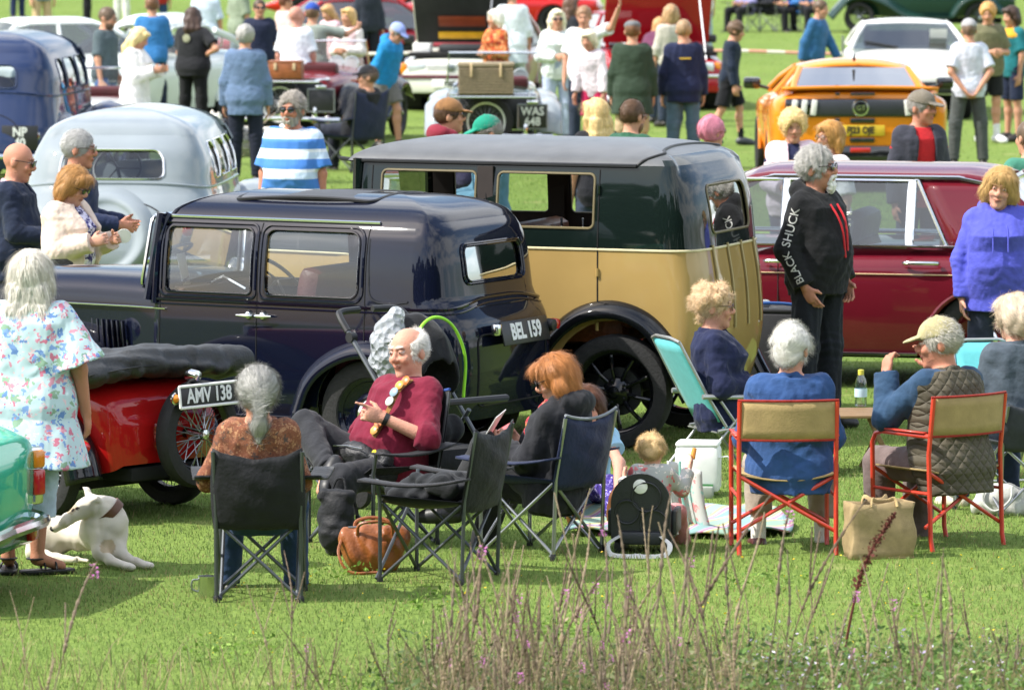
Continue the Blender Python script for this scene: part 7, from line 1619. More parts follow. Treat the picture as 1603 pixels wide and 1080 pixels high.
# rear view of sports car with hamper and plate WAS 648
def hamper_car(label, contact, heading, P, SV, rows, hamper):
    t = empty('sports_car', label=label, cat='car'); place_car(t, contact, heading, 0, 0)
    body_loft(t, [(-.42, .46, .42, .80), (-.3, .52, .38, .88), (.3, .56, .34, .92), (1.0, .55, .34, .93), (1.4, .46, .34, .95), (2.3, .34, .4, .92)], P, (), .3, shf=.6)
    for sg in (1, -1):
        fender('rear_wing', [(.62, .34), (.42, .58), (.15, .72), (-.12, .70), (-.34, .56), (-.45, .36)], sg*.50, sg*.80, SV, t, .05, crown=.05)
        fender('front_wing', [(1.2, .3), (1.6, .5), (2.0, .7), (2.35, .72), (2.6, .5)], sg*.38, sg*.78, SV, t, .04, crown=.05)
        wheel(t, 0, sg*.64, .31, .12, 'wire', sg); wheel(t, 2.25, sg*.64, .31, .12, 'wire', sg)
        mb = MB(); mb.lathe([(0, -.09), (.05, -.08), (.085, -.02), (.09, .02)], 16, 'X', (2.4, sg*.42, .78)); mb.build('headlamp', CHROME, t)
        mb = MB(); mb.lathe([(.0, .0), (.09, .0), (.10, .01), (.10, .03)], 20, 'X', (1.18, -.22+sg*.10, .97)); mb.build('instrument', LAMPG, t)
        part_box(t, 'bumper_overrider', (-.70, sg*.38, .42), (.05, .05, .16), CHROME, None, .02)
    mb = MB(); mb.tube([(1.22, -.55, .9), (1.12, -.53, 1.26), (1.12, .53, 1.26), (1.22, .55, .9)], .014, 6); mb.build('windscreen_frame', CHROME, t)
    mb = MB(); mb.add([(1.21, -.54, .92), (1.21, .54, .92), (1.12, .52, 1.25), (1.12, -.52, 1.25)], [(0, 1, 2, 3)]); mb.build('windscreen', GLASS, t)
    seats(t, LEATHR, (.55,), .42, .60, .42); part_box(t, 'petrol_tank', (-.47, 0, .62), (.16, .86, .36), BLACK, None, .06)
    # spare wheel flat on the tail
    w_ = wheel(t, 0, 0, .315, .13, 'wire', -1, WHITE, 3); w_.rotation_euler = (0, 0, rad(-90)); w_.location = (-.64, .08, .52)
    for y in (-.42, .42): bar(t, 'rack_rail', [(-.25, y, .84), (-.95, y, .82)], .012, CHROME)
    bar(t, 'rack_bar', [(-.95, -.5, .82), (-.95, .5, .82)], .014, CHROME); bar(t, 'rack_bar', [(-.45, -.5, .83), (-.45, .5, .83)], .014, CHROME)
    plate(t, '', (-.70, -.46, .58), [(0, -1, 0), (0, 0, 1), (-1, 0, 0)], .34, .28, .10, SILVL, PLATEB, rows=rows, rim=STEEL, sx=.9, bold=.003, gap=1.2)
    lamp(t, 'tail_lamp', (-.69, -.36, .34), .04, (-1, 0, 0), REDL); lamp(t, 'tail_lamp', (-.69, -.54, .34), .04, (-1, 0, 0), REDL); mb = MB(); mb.box((-.72, -.46, .75), (.05, .14, .04), None, .018); mb.build('plate_lamp', CHROME, t); bar(t, 'rear_bumper', [(-.70, -.7, .34), (-.74, 0, .36), (-.70, .7, .34)], .03, CHROME)
    if not hamper: return t
    WK = mat('wicker', '8c7f66', .85, var=.3, scale=40, bump=.6, bscale=90, stretch=(1, 1, 3)); h = empty('wicker_hamper', off(t.location, 90, -.70, .08, .84), 0, 'wicker picnic hamper strapped to the rack of the green sports car', 'hamper')
    mb = MB(); mb.box((0, 0, .16), (.64, .42, .32), None, .02); mb.build('basket', WK, h); mb = MB(); mb.box((0, 0, .345), (.66, .44, .05), None, .015); mb.build('lid', WK, h)
    rb = MB()
    for k in range(9): rb.tube([(-.32, -.214, .03+.033*k), (.32, -.214, .03+.033*k)], .009, 5)
    tag(rb.build('weave', WK, h), kind='stuff')
    for x in (-.17, .17): mb = MB(); mb.box((x, -.23, .29), (.028, .014, .16), None, .004); mb.build('strap', mat('pale_strap', 'c9b08a', .6), h)
hamper_car('dark green open sports car with rear spare wheel and plate WAS 648', G(772, 256), 90, paint('british_green_paint', '1c3326'), paint('silver_grey_paint', '8f979c'), ['WAS', '648'], True)
hamper_car('dark red open sports car with black wings and brown suitcase', G(472, 226), 76, paint('dark_red_paint', '6a1620'), paint('black_wing_paint', '0c0e12'), [''], False)
def morgan():
    t = empty('roadster_car', label='dark green roadster with sweeping wings at the top right', cat='car'); P = paint('racing_green', '16332c', .25); place_car(t, G(1345, 52), 176, 2.45, .66)
    body_loft(t, [(-.7, .5, .4, .78), (-.5, .58, .36, .86), (.5, .60, .32, .90), (1.3, .58, .32, .93), (1.8, .50, .32, .96), (2.7, .36, .36, .92)], P, (), .3)
    for sg in (1, -1):
        fender('front_wing', [(1.1, .30), (1.5, .40), (1.9, .64), (2.3, .78), (2.65, .74), (2.9, .5), (3.05, .32)], sg*.36, sg*.80, P, t, .06, crown=.06); fender('rear_wing', [(.6, .34), (.4, .62), (.1, .76), (-.2, .7), (-.45, .48), (-.6, .35)], sg*.5, sg*.80, P, t, .05, crown=.05)
        wheel(t, 0, sg*.66, .31, .16, 'wire', sg); wheel(t, 2.45, sg*.66, .31, .16, 'wire', sg); part_box(t, 'running_board', (.95, sg*.68, .31), (.8, .2, .04), P)
        mb = MB(); mb.lathe([(0, -.09), (.06, -.07), (.09, 0)], 16, 'X', (2.75, sg*.45, .74)); mb.build('headlamp', CHROME, t)
    mb = MB(); F_ = lambda u, v: (.1+1.2*u, (v*2-1)*.55, .9+.45*math.sin(PI*min(1, .12+u*.75))*(1-(v*2-1)**4*.4)); mb.grid(F_, np.linspace(0, 1, 9), np.linspace(0, 1, 9)); mb.build('hood', mat('black_hood_cloth', '202123', .8), t)
    part_box(t, 'bumper', (3.05, 0, .36), (.06, 1.2, .07), CHROME)
morgan()
# rounded light blue saloon and dark blue saloon, tails to the camera
def round_saloon(label, px, py, heading, col, H, W_, plate_rows=None, spare=False, rear_w=.5, xf=1.6, seatm=LEATHR, shiny=.3, belt=.94):
    t = empty('round_saloon', label=label, cat='car'); P = paint('paint_'+col, col, shiny); place_car(t, G(px, py), heading, 0, 0)
    k = H/1.56; pl = Plan(-.62, .55, xf, W_, W_*.88, 3.1); zt = 1.36*k; zb_ = belt*k
    f = shell(pl, [(.2, .06), (.45, .0), (.75, .0), (zb_, .03), (1.15*k, .06), (zt, .16), (zt+.1, .25)], [(.2, -.22), (.4, -.28), (.62, -.24), (.8, -.14), (zb_, -.01), (1.1*k, .06), (1.25*k, .14), (zt, .28), (zt+.1, .4)])
    U = pl.U; holes = [rrect(-rear_w, rear_w, 1.02*k, 1.25*k, (.06, .06, .10, .10))]
    for sg in (1, -1):
        for a, b_ in ((.02, .32), (.38, .95), (1.02, 1.5)): holes.append(frame_rect(f, a, b_, zb_+.06, zt-.07, (.05, .05, .08, .12), pl, sg))
    panel('upper_body', [(-U, zb_), (U, zb_), (U, zt), (-U, zt)], holes, f, P, t, .06, .03, SEATD, flip=True)
    for h in holes: outline_tube('window_frame', h, f, .010, CHROME if spare else P, t); pane('rear_window' if h is holes[0] else 'window', h, f, GLASS, t, flip=True, off=-.012)
    ar = .36; arch = [(pl.ux(ar), .26)]+[(pl.ux(max(.0, ar*math.cos(a)))+min(0, ar*math.cos(a)), .32+ar*math.sin(a)) for a in np.linspace(.1, PI-.1, 13)]+[(pl.ux(0)-ar, .26)]
    panel('lower_body', [(-U, .26)]+[(-u, z) for u, z in arch]+[(u, z) for u, z in arch[::-1]]+[(U, .26), (U, zb_), (-U, zb_)], [], f, P, t, .06, .02, UNDER, flip=True)
    line_tube('waist_moulding', [(u, zb_+.05*math.exp(-(u/.7)**4)) for u in np.linspace(-U, U, 90)], f, .012, P, t); roof('roof', pl, f, zt, H-zt, P, t, roundness=2.0)
    line_tube('boot_seam', [(u, .40+.45*math.sqrt(max(0, 1-(u/.52)**4))) for u in np.linspace(-.52, .52, 40)], f, .006, UNDER, t)
    if spare:
        mb = MB(); mb.grid(lambda r_, a: np.array(f(r_*math.cos(a), .58+r_*math.sin(a)))+[-float(np.interp(r_, [0, .23, .25, .29, .32, .36, .39], [.035, .035, .04, .085, .09, .05, -.01])), 0, 0], np.linspace(.005, .39, 22), np.linspace(0, 2*PI, 49)); mb.build('spare_wheel_cover', P, t, sharp=0)
    if plate_rows: 
        q = f(-.52, .60); plate(t, '', (q[0]-.04, -.52, .60), [(0, -1, 0), (0, 0, 1), (-1, 0, 0)], .40, .26, .10, SILVL, PLATEB, rows=plate_rows, sx=.9, gap=1.15)
        lamp(t, 'tail_lamp', (q[0]-.05, -.46, .40), .05, (-1, 0, 0), REDL); mb = MB(); mb.tube([(-.7, -.2, .78), (-.7, -.2, .86)], .02, 6); mb.build('boot_handle', CHROME, t)
    for sg in (1, -1):
        fender('rear_wing', [(.62, .30), (.5, .56), (.25, .74), (-.05, .78), (-.38, .68), (-.66, .46), (-.78, .28)], sg*(W_-.10), sg*(W_+.10), P, t, .08, crown=.05)
        fender('front_wing', [(1.7, .3), (2.0, .5), (2.35, .76), (2.7, .78), (3.0, .55), (3.1, .35)], sg*.45, sg*(W_+.08), P, t, .06, crown=.05)
        wheel(t, 0, sg*(W_-.06), .33, .15, 'disc', sg, P); wheel(t, 2.65, sg*(W_-.08), .33, .15, 'disc', sg, P); lamp(t, 'tail_lamp', (-.80, sg*(W_-.12), .62), .045, (-1, 0, 0), REDL)
        bar(t, 'bumper', [(-.86, 0, .40), (-.88, sg*.5, .40), (-.78, sg*(W_+.06), .40)], .035, CHROME)
    mb = MB(); mb.loft([ring_sec(xf-.05, W_*.82, .4, 1.06*k, 4), ring_sec(2.3, .5, .45, 1.03*k, 4), ring_sec(2.95, .34, .5, .98*k, 4)]); mb.build('bonnet', P, t)
    mb = MB(); mb.add([(xf+.06, -W_*.78, 1.0*k), (xf+.06, W_*.78, 1.0*k), (xf-.14, W_*.64, zt-.02), (xf-.14, -W_*.64, zt-.02)], [(0, 1, 2, 3)]); mb.build('windscreen', GLASS, t)
    seats(t, seatm, (.2, 1.0), W_*.66, .46, .42); part_box(t, 'chassis', (1.1, 0, .32), (3.2, 1.0, .1), UNDER); steering(t, 1.35, .32, 1.0)
    return t
round_saloon('rounded pale blue grey 1940s saloon seen from behind, with spare wheel bulge in its tail', 196, 470, 83, '828b91', 1.56, .78, spare=True, rear_w=.44)
round_saloon('dark blue rounded saloon at the left edge with a black NP plate', -10, 296, 80, '1f2d4e', 1.70, .80, plate_rows=['NP', '40'], rear_w=.42, shiny=.2)
# red roadster with stowed hood, plate AMV 13
def red_roadster():
    t = empty('vintage_roadster', label='red vintage roadster with black stowed hood and plate AMV 138', cat='car'); P = paint('bright_red_paint', 'a01414', .25); BK = paint('black_wing_paint', '0c0e12', .2); t.scale = (.93,)*3; place_car(t, G(62, 815), 180-40, 0, .52)
    body_loft(t, [(-.50, .40, .34, .62), (-.42, .47, .30, .76), (-.1, .50, .27, .84), (.6, .52, .27, .86), (1.1, .48, .27, .88), (1.6, .38, .3, .86), (2.1, .3, .36, .82)], P, (), .3, shf=.7, round_=5)
    for sg in (1, -1):
        fender('rear_wing', [(.45, .32), (.36, .52), (.2, .64), (0, .67), (-.2, .62), (-.36, .44), (-.42, .26)], sg*.44, sg*.68, BK, t, .05, crown=.05); fender('front_wing', [(1.1, .28), (1.5, .42), (1.85, .62), (2.15, .66), (2.4, .5), (2.5, .32)], sg*.32, sg*.66, BK, t, .04, crown=.05)
        wheel(t, 0, sg*.56, .315, .11, 'wire', sg); wheel(t, 2.15, sg*.56, .315, .11, 'wire', sg); lamp(t, 'tail_lamp', (-.40, sg*.60, .46), .045, (-1, 0, .2), REDL, .05); part_box(t, 'running_board', (.85, sg*.58, .27), (.7, .16, .03), BK)
    sp = wheel(t, 0, 0, .315, .11, 'wire', -1, BK, 8); sp.rotation_euler = (0, rad(0), rad(-90)); sp.location = (-.63, -.12, .50)
    bar(t, 'spare_bracket', [(-.4, -.12, .5), (-.62, -.12, .5)], .03, BK); bar(t, 'exhaust', [(.3, -.3, .2), (-.75, -.3, .2)], .022, STEEL)
    plate(t, 'AMV 138', (-.72, -.12, .735), [(0, -1, 0), (.1, 0, .995), (-.995, 0, .1)], .50, .125, .088, SILVL, PLATEB, rim=WHITE, sx=.82, bold=.003)
    lamp(t, 'plate_lamp', (-.70, .14, .73), .03, (-1, 0, 0), AMBER); mb = MB(); mb.lathe([(0, -.05), (.03, -.045), (.04, 0), (.03, .04)], 14, 'X', (-.66, -.05, .85)); mb.build('reversing_lamp', CHROME, t)
    F = SDF((-.9, -.85, .7), (.5, .85, 1.15), .014); 
    for y in np.linspace(-.62, .62, 8): F.ell((-.28+.02*math.sin(y*5), y, .895+.02*math.sin(y*4+1)), (.30, .15, .085), None, .09)
    F.cone((-.5, -.62, .93), (-.45, .62, .93), .06, .06, .05); F.folds(.010, 20, 6); F.obj('stowed_hood', mat('black_hood_cover', '26282a', .55, var=.15, bump=.25, bscale=60), t)
    mb = MB(); mb.tube([(-.55, y, .905+.012*math.sin(y*6)) for y in np.linspace(-.7, .7, 14)], .006, 5); mb.build('hood_seam', BLACK, t)
    seats(t, LEATHR, (.45,), .36, .50, .42); steering(t, .95, -.2, .92); mb = MB(); mb.tube([(1.15, -.45, .85), (1.05, -.44, 1.15), (1.05, .44, 1.15), (1.15, .45, .85)], .013, 6); mb.build('windscreen_frame', CHROME, t)
    part_box(t, 'chassis', (.9, 0, .28), (2.8, .6, .08), UNDER); part_box(t, 'radiator', (2.13, 0, .62), (.08, .5, .5), CHROME, None, .03)
red_roadster()
def turquoise():
    t = empty('small_saloon', label='turquoise small car at the left edge, only its tail corner and lamp showing', cat='car'); P = paint('turquoise_paint', '2fae8c', .3); DK = paint('deep_green_paint', '146a4a', .3); place_car(t, G(-252, 962), 180-12, 0, .58)
    body_loft(t, [(-.62, .58, .34, .72), (-.55, .66, .28, .78), (-.2, .70, .25, .86), (.8, .72, .24, .86), (1.8, .72, .24, .86), (2.4, .70, .26, .80), (2.75, .62, .36, .66)], P, (0, 2.2), .31, shf=.72, round_=5)
    cabin(t, 1.8, 1.25, .05, -.3, .64, .5, .86, 1.32, P, .03, bp=(.75,), crown=.05, rows=(.3, 1.0))
    for sg in (1, -1):
        mb = MB(); F_ = rrect(-.055, .055, -.13, .13, .03, 4)
        e = empty('tail_lamp_cluster', (-.60, sg*.645, .55)); e.parent = t; e.rotation_euler = (0, 0, rad(sg*28))
        part_box(e, 'surround', (-.0, 0, 0), (.04, .115, .29), CHROME, None, .018); part_box(e, 'amber_lens', (-.03, 0, .085), (.035, .085, .09), AMBER, None, .016); part_box(e, 'red_lens', (-.03, 0, -.03), (.035, .085, .13), REDL, None, .014)
        bar(t, 'bumper', cr([(-.68, 0, .34), (-.69, sg*.45, .34), (-.64, sg*.66, .34), (-.45, sg*.76, .36)], 4), .032, CHROME); part_box(t, 'reflector', (-.63, sg*.52, .29), (.04, .12, .09), REDL)
        mb = MB(); mb.tube([(-.5, sg*.705, .50), (2.5, sg*.72, .50)], .006, 5); mb.build('side_strip', CHROME, t)
    part_box(t, 'valance', (-.58, 0, .28), (.08, 1.2, .12), DK, None, .03); wheels4(t, 0, 2.2, .60, .28, .15, 'disc', P)
turquoise()
# ------------------------------------------------------------------ dogs
FURM = attr_mat('dog_fur', .7, bump=.25, bscale=300, spec=.25)
def greyhound():
    c = G(128, 880); t = empty('greyhound', c, rad(-6), 'white greyhound with brown collar lying on the grass beside the roadster', 'dog'); F = SDF((-.5, -.5, -.01), (.55, .5, .55), .007)
    F.chain([(-.17, .18, .13), (-.02, .05, .135), (.12, -.08, .18), (.18, -.12, .21)], [.085, .072, .10, .075], .06); F.ell((.15, -.13, .14), (.062, .072, .11), None, .04)
    F.chain([(.18, -.11, .24), (.16, -.12, .29), (.09, -.13, .315)], [.07, .056, .05], .04); F.ell((.055, -.14, .305), (.065, .048, .05), rotm(0, -.5, .2), .03)
    F.chain([(.03, -.15, .29), (-.05, -.175, .235), (-.115, -.19, .195)], [.043, .028, .018], .02); F.cone((-.03, -.165, .235), (-.10, -.185, .185), .018, .013, .012)
    F.chain([(.06, -.10, .345), (.045, -.09, .385), (.02, -.085, .40)], [.022, .016, .007], .012); F.chain([(.085, -.17, .335), (.115, -.18, .345), (.14, -.165, .33)], [.02, .014, .006], .012)
    for e_, k_, p_ in (((.13, -.19, .075), (.19, -.24, .045), (.29, -.32, .022)), ((.21, -.14, .08), (.27, -.18, .045), (.37, -.24, .022))):
        F.chain([(e_[0]-.0, e_[1]+.05, .16), e_], [.05, .038], .03); F.chain([e_, k_, p_], [.036, .024, .021], .02); F.ell((p_[0]+.015, p_[1]-.01, .02), (.032, .026, .02), None, .012)
    F.ell((-.18, .08, .11), (.10, .085, .115), rotm(0, .3, 0), .05); F.chain([(-.24, .0, .10), (-.25, -.02, .05), (-.12, -.08, .03), (-.02, -.11, .025)], [.05, .035, .026, .022], .02)
    F.ell((-.22, .22, .10), (.08, .08, .10), None, .05); F.chain([(-.24, .22, .06), (-.16, .04, .018), (-.02, -.02, .016), (.04, -.06, .014)], [.022, .015, .012, .008], .01)
    def col(V):
        k = np.tile(np.array(hexc('d0c8ba')), (len(V), 1)); k *= (1+.10*np.sin(V[:, :1]*31+V[:, 1:2]*22)*np.sin(V[:, 2:]*27)); n = np.sin(V[:, 0]*16+2)*np.sin(V[:, 1]*13+1)*np.sin(V[:, 2]*15); k[n > .8] = np.array(hexc('b9a78c')); nose = np.linalg.norm(V-np.array([-.125, -.192, .193]), axis=1) < .018; k[nose] = (.02, .02, .022)
        for q in ((-.012, -.187, .293), (.012, -.19, .30)): k[np.linalg.norm(V-np.array(q), axis=1) < .011] = (.03, .02, .015)
        return k
    F.folds(.0028, 45, 3); F.obj('body', FURM, t, col)
    a, b_ = np.array([.178, -.112, .262]), np.array([.152, -.122, .292]); mb = MB(); mb.tube([a, b_], .080, 20); mb.build('collar', mat('brown_collar', '5a3a26', .5), t)
greyhound()
def fluffy_dog():
    c = G(388, 286); t = empty('white_dog', c, rad(-60), 'fluffy white dog on a lead behind the pale blue saloon', 'dog'); F = SDF((-.35, -.65, -.01), (.35, .65, .85), .014)
    F.chain([(0, .28, .44), (0, -.22, .46)], [.17, .18], .06); F.chain([(0, -.3, .52), (0, -.42, .66)], [.12, .11], .05); F.chain([(0, -.44, .66), (0, -.58, .61)], [.09, .05], .04)
    for x in (-.09, .09):
        F.chain([(x, -.24, .38), (x, -.25, .2), (x, -.27, .03)], [.075, .055, .05], .04); F.chain([(x, .28, .38), (x, .36, .22), (x, .32, .03)], [.085, .055, .05], .04); F.ell((x*.9, -.40, .74), (.03, .04, .06), None, .02)
    F.chain([(0, .38, .5), (0, .52, .58), (0, .55, .42), (0, .5, .28)], [.07, .085, .09, .05], .05); F.folds(.010, 60, 5); wc = np.array(hexc('e4e0d6'))
    F.obj('body', FURM, t, lambda V: wc*(1+.12*np.sin(V[:, 2:]*80+V[:, 1:2]*30))); mb = MB(); mb.tube([(0, -.28, .6), (0, -.41, .6)], .115, 14); mb.build('harness', mat('dark_harness', '2a2d36', .6), t)
    h = G(420, 288); mb = MB(); q = Vector(off(c, -60, 0, -.2, .6)); w = AT(430, 178, G(384, 250).y); mb.tube(cr([q, (q+w)/2+Vector((0, 0, -.1)), w], 6), .008, 6); o = mb.build('dog_lead', mat('tan_lead', '9a8468', .6)); tag(o, 'thin tan lead running from the fluffy white dog to its owner', 'lead')
fluffy_dog()
# ------------------------------------------------------------------ barrier tape
TAPE = stripes('red_white_tape', ['e4ddd2', 'd49a86'], .55, 0)
for y_, za, zb, xa, xb, lab in ((86, .64, .69, -4, 14, 'red and white barrier tape crossing the field beyond the orange car'), (128, .62, .72, -16, 4, 'pale barrier tape far across the field at the top left')):
    mb = MB(); mb.grid(lambda u, v: (xa+(xb-xa)*u, y_+.02*math.sin(u*40), za+(zb-za)*v-.05*math.sin(u*PI*5)**2), np.linspace(0, 1, 50), [0, 1]); o = mb.build('barrier_tape', TAPE); tag(o, lab, 'barrier tape')
    o.modifiers.new('t', 'SOLIDIFY').thickness = .004
    for k in range(5):
        mb = MB(); x = xa+(xb-xa)*k/4; mb.tube([(x, y_+.03, 0), (x, y_+.03, za+.25)], .018, 8); s_ = mb.build('stake', STEEL, o)
# ------------------------------------------------------------------ dead flower spikes in front
STK = [mat('dry_stalk_'+c, c, .9, var=.3, scale=60) for c in ('78695a', '86775f', '6a5a4a', '8f7f68')]
FLW = mat('pink_loosestrife', 'b868a8', .7, var=.2)
def stalk_mesh(h, bend, seed, m):
    r = random.Random(seed); n = 84; P = []; R = []; ph = r.random()*6; y0 = .42+.15*r.random()
    for i in range(n+1):
        s = i/n; P.append((bend*s**2.2+.012*math.sin(s*7+ph), .25*bend*s*s*math.sin(ph)+.01*math.sin(s*9+ph*2), h*(s-.10*abs(bend)*s**3)))
        R.append(.0028 if s < y0 else (.0030+(.0078*r.random()**.7 if r.random() < .6 else 0)*(1-.55*(s-y0)/(1-y0))+.0010*r.random())*(1.05-.55*max(0, (s-.8)/.2)))
    mb = MB(); mb.tube(P, R, 6)
    for k in range(r.randint(0, 2)):
        i = int(n*(.45+.2*r.random())); a = r.random()*6; d = np.array([math.cos(a)*.35, math.sin(a)*.35, 1]); ln = h*.3*(.6+.5*r.random()); Q = [np.array(P[i])+d*ln*s+np.array([0, 0, ln*.15*s*s]) for s in np.linspace(0, 1, 24)]; mb.tube(Q, [.0018+(.003 if j % 2 else .0008) for j in range(24)], 5)
    for k in range(5):
        i = int(n*(.12+.06*k)); a = r.random()*6; p = np.array(P[i]); d = np.array([math.cos(a), math.sin(a), .35])*.06; q = np.array([-math.sin(a), math.cos(a), 0])*.008; mb.add([p, p+d*.5+q, p+d, p+d*.5-q], [(0, 1, 2, 3)])
    o = mb.build('loosestrife_stalk', m); me = o.data; bpy.data.objects.remove(o); return me
SV_ = [stalk_mesh(h, b_, 10+i, STK[i % 4]) for i, (h, b_) in enumerate([(.62, .05), (.75, -.06), (.85, .08), (.95, .14), (1.0, -.1), (.7, .2), (.9, .32), (.55, -.03), (.8, -.22), (.68, .1)])]
def flower_mesh():
    mb = MB(); r = random.Random(4)
    for k in range(26):
        a = r.random()*6.28; z = r.random()*.07; q = np.array([math.cos(a)*.010, math.sin(a)*.010, z]); d = np.array([math.cos(a), math.sin(a), .5])*.010; s_ = np.array([-math.sin(a), math.cos(a), .3])*.006; mb.add([q, q+d+s_, q+d*1.4, q+d-s_], [(0, 1, 2, 3)])
    o = mb.build('flower', FLW); me = o.data; bpy.data.objects.remove(o); return me
FM = flower_mesh(); rr = random.Random(11); NS = 0
spots = []
for k in range(205):
    u = rr.random()
    if u < .55: px = rr.gauss(1000, 150)
    elif u < .80: px = rr.uniform(680, 860)
    elif u < .92: px = rr.uniform(1290, 1620)
    elif u < .97: px = rr.uniform(440, 700)
    else: px = rr.uniform(30, 440)
    spots.append((px, rr.uniform(22.2, 24.3), rr.randrange(10), .50+.42*rr.random()*(1.2 if 880 < px < 1220 else .8), rr.uniform(0, 6.28)))
spots += [(1070, 23.4, 6, 1.18, .1), (1150, 23.2, 3, 1.15, .5), (1205, 23.5, 4, 1.1, 2.5), (1235, 23.6, 6, 1.0, -.3), (70, 22.8, 8, .95, 3.2), (730, 23.3, 2, 1.05, .4), (1015, 23.0, 4, 1.05, 3.0), (905, 23.6, 3, .95, 1.0), (1500, 23.4, 1, .9, 0)]
for px, d, i, sc_, a in spots:
    o = bpy.data.objects.new('loosestrife_stalk', SV_[i]); C.objects.link(o); o.location = ((px-801.5)/FPX*d, d, -.01); o.rotation_euler = (0, 0, a); o.scale = (sc_, sc_, sc_*rr.uniform(.85, 1.1)); tag(o, 'brown dried flower spike rising at the bottom of the view', 'flower stalk', 'dried loosestrife spikes in the foreground')
    if rr.random() < .14:
        f_ = bpy.data.objects.new('flower', FM); C.objects.link(f_); f_.parent = o; v = max(SV_[i].vertices, key=lambda q: q.co.z).co; f_.location = (v.x*.93, v.y*.93, v.z*.9)
def dock():
    m = mat('rusty_dock', '5a2a20', .9, var=.3, scale=50); c = G(1310, 1090); t = empty('dock_plant', (c.x, c.y, 0), 0, 'rust red dock seed head leaning right at the bottom of the view', 'plant'); P = cr([(0, 0, 0), (.06, 0, .35), (.12, 0, .58), (.25, 0, .80)], 10); mb = MB(); mb.tube(P, [.006]*len(P), 6); mb.build('stem', m, t); r = random.Random(3); mb = MB()
    for k in range(420):
        s = .5+.5*r.random(); i = min(len(P)-2, int(s*(len(P)-1))); q = P[i]+np.array([r.gauss(0, .013), r.gauss(0, .013), r.gauss(0, .012)])*(1.4-s*.9); a = np.array([r.gauss(0, 1), r.gauss(0, 1), r.gauss(0, 1)])*.006; b_ = np.array([r.gauss(0, 1), r.gauss(0, 1), r.gauss(0, 1)])*.006; mb.add([q, q+a, q+a+b_, q+b_], [(0, 1, 2, 3)])
    tag(mb.build('seeds', m, t), kind='stuff')
dock()
# weeds, long grass and small flowers
def leaves(name, n, xr, yr, h0, h1, size, cols, seed, m, label, cat, dens_f=None):
    r = np.random.RandomState(seed); x = r.uniform(*xr, n); y = r.uniform(*yr, n)
    if dens_f is not None: k = r.rand(n) < dens_f(x, y); x, y = x[k], y[k]; n = len(x)
    z = h0+(h1-h0)*r.rand(n)**1.3; p = np.stack([x, y, z], 1); d = r.normal(size=(n, 3)); d[:, 2] = np.abs(d[:, 2])*.6; d /= np.linalg.norm(d, axis=1, keepdims=True); s_ = np.cross(d, r.normal(size=(n, 3))); s_ /= np.linalg.norm(s_, axis=1, keepdims=True)
    L_ = size*(.6+.8*r.rand(n))[:, None]; V = np.stack([p, p+d*L_*.5+s_*L_*.22, p+d*L_, p+d*L_*.5-s_*L_*.22], 1).reshape(-1, 3); F = np.arange(4*n).reshape(-1, 4); cs = np.array([hexc(c) for c in cols]); cc = np.repeat(cs[r.randint(0, len(cs), n)]*(.75+.5*r.rand(n))[:, None], 4, 0)
    tag(np_mesh(name, V, F, m, None, False, cc), label, cat, kind='stuff')
LEAFM = attr_mat('weed_leaf', .6, trans=.35, spec=.3)
cl = lambda cx, cy, w: (lambda x, y: np.exp(-((x-cx)/w)**2)*(.4+.6*(np.sin(x*23+y*11)*np.sin(x*9-y*17) > -.2)))
leaves('weeds', 11000, (.9, 2.6), (22.8, 24.7), .0, .26, .035, ['557238', '6e8e48', '86a25a', '5e7a44'], 21, LEAFM, 'leafy green weeds at the bottom right of the grass', 'weeds', cl(1.65, 0, .6))
leaves('weeds', 2600, (-.6, 1.3), (22.4, 24.4), .0, .30, .032, ['4a5f38', '5f7545', '7a8058'], 22, LEAFM, 'thin leaves among the dead flower spikes', 'weeds', None)
leaves('small_flowers', 520, (1.0, 2.5), (23, 24.7), .10, .28, .018, ['cfc4de', 'd8d2e4', 'b8a8d0'], 23, LEAFM, 'small pale lilac flowers among the weeds', 'flowers', None)
leaves('yellow_flowers', 300, (-1.4, 3.0), (24.5, 29), .02, .05, .016, ['d9b820', 'e0c030'], 24, LEAFM, 'small yellow flowers dotted in the grass', 'flowers', None)
leaves('clover_patches', 9000, (-1.6, 2.6), (24.3, 28.5), .0, .05, .028, ['5a7a30', '6f9038', '86a24a'], 26, LEAFM, 'broad leaved patches in the near grass', 'clover', lambda x, y: (np.sin(x*3.1+y*1.7)+np.sin(x*5.3-y*2.9+1)) > 1.05)
r_ = np.random.RandomState(5); V, F, cc = blades(26000, 22.6, 25.3, .07, .26, .0026, True, 31, half=lambda y: 2.9+0*y)
k = (V.reshape(-1, 5, 3)[:, 0, 0] > -.5) | (r_.rand(26000) < .12); V = V.reshape(-1, 5, 3)[k].reshape(-1, 3); n_ = k.sum(); i = np.arange(n_)*5; cc = cc.reshape(-1, 5, 3)[k]; dryc = r_.rand(n_) < .45; cc[dryc] = np.array([.33, .27, .15])*(.6+.6*r_.rand(dryc.sum()))[:, None, None]
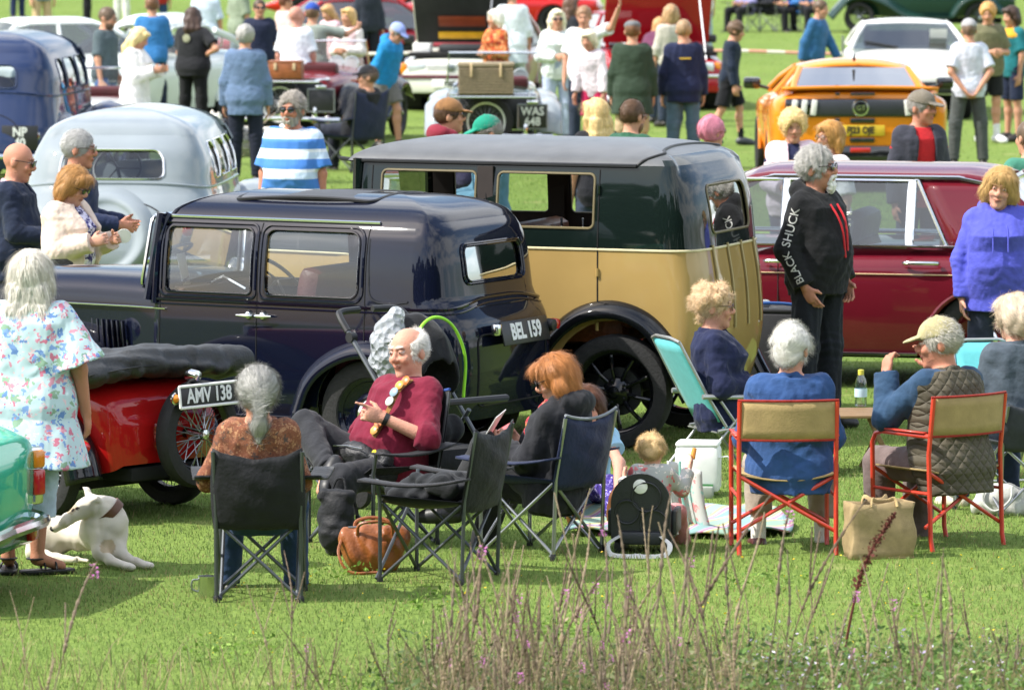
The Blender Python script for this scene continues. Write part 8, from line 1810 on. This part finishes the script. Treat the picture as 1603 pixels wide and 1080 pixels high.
F = np.concatenate([np.stack([i, i+1, i+2], 1), np.stack([i, i+2, i+3], 1), np.stack([i+3, i+2, i+4], 1)]); tag(np_mesh('long_grass', V, F, GRASSM, None, False, cc.reshape(-1, 3)), 'long half dry grass at the bottom edge', 'grass', kind='stuff')
# ------------------------------------------------------------------ the wood behind the photographer (mirrored in the paintwork)
def tree_proto():
    r = np.random.RandomState(8); n = 4200; blobs = r.normal(size=(26, 3))*(2.6, 2.6, 2.4)+(0, 0, 7.5); b_ = blobs[r.randint(0, 26, n)]; d = r.normal(size=(n, 3)); d /= np.linalg.norm(d, axis=1, keepdims=True); p = b_+d*(1.3+.5*r.rand(n))[:, None]; a = r.normal(size=(n, 3))*.33; c2 = r.normal(size=(n, 3))*.33
    V = np.stack([p-a, p+c2, p+a, p-c2], 1).reshape(-1, 3); cc = np.repeat(np.array([.035, .065, .018])*(.6+.8*r.rand(n))[:, None], 4, 0); V[:, 2] = np.maximum(V[:, 2], 1.2)
    t = empty('tree', (0, 0, 0)); tag(np_mesh('crown', V, np.arange(4*n).reshape(-1, 4), attr_mat('tree_leaf', .7, trans=.2, spec=.2), t, False, cc), kind='stuff')
    mb = MB(); mb.tube([(0, 0, -.1), (.1, 0, 2), (0, .1, 5), (.1, 0, 8.5)], [.35, .27, .18, .05], 9)
    for q in ((1.8, .5, 6.5), (-1.6, .8, 7), (.3, -1.9, 6.2), (.2, 1.7, 7.6)): mb.tube([(0, 0, 3.4), (q[0]*.5, q[1]*.5, 5), q], [.13, .09, .03], 6)
    mb.build('trunk', mat('bark', '4a3d30', .95, var=.3, bump=.6, bscale=12), t); return t
tr = tree_proto(); first = True
for k in range(17):
    o = tr if first else copy_tree(tr); first = False; o.location = (-66+8.2*k+random.uniform(-2, 2), -26-random.uniform(0, 9), 0); o.rotation_euler = (0, 0, random.uniform(0, 6.28)); s_ = random.uniform(.9, 1.3); o.scale = (s_, s_, s_*random.uniform(.95, 1.25)); tag(o, 'broad leafy tree in the wood behind the photographer', 'tree', 'trees of the wood behind the photographer')
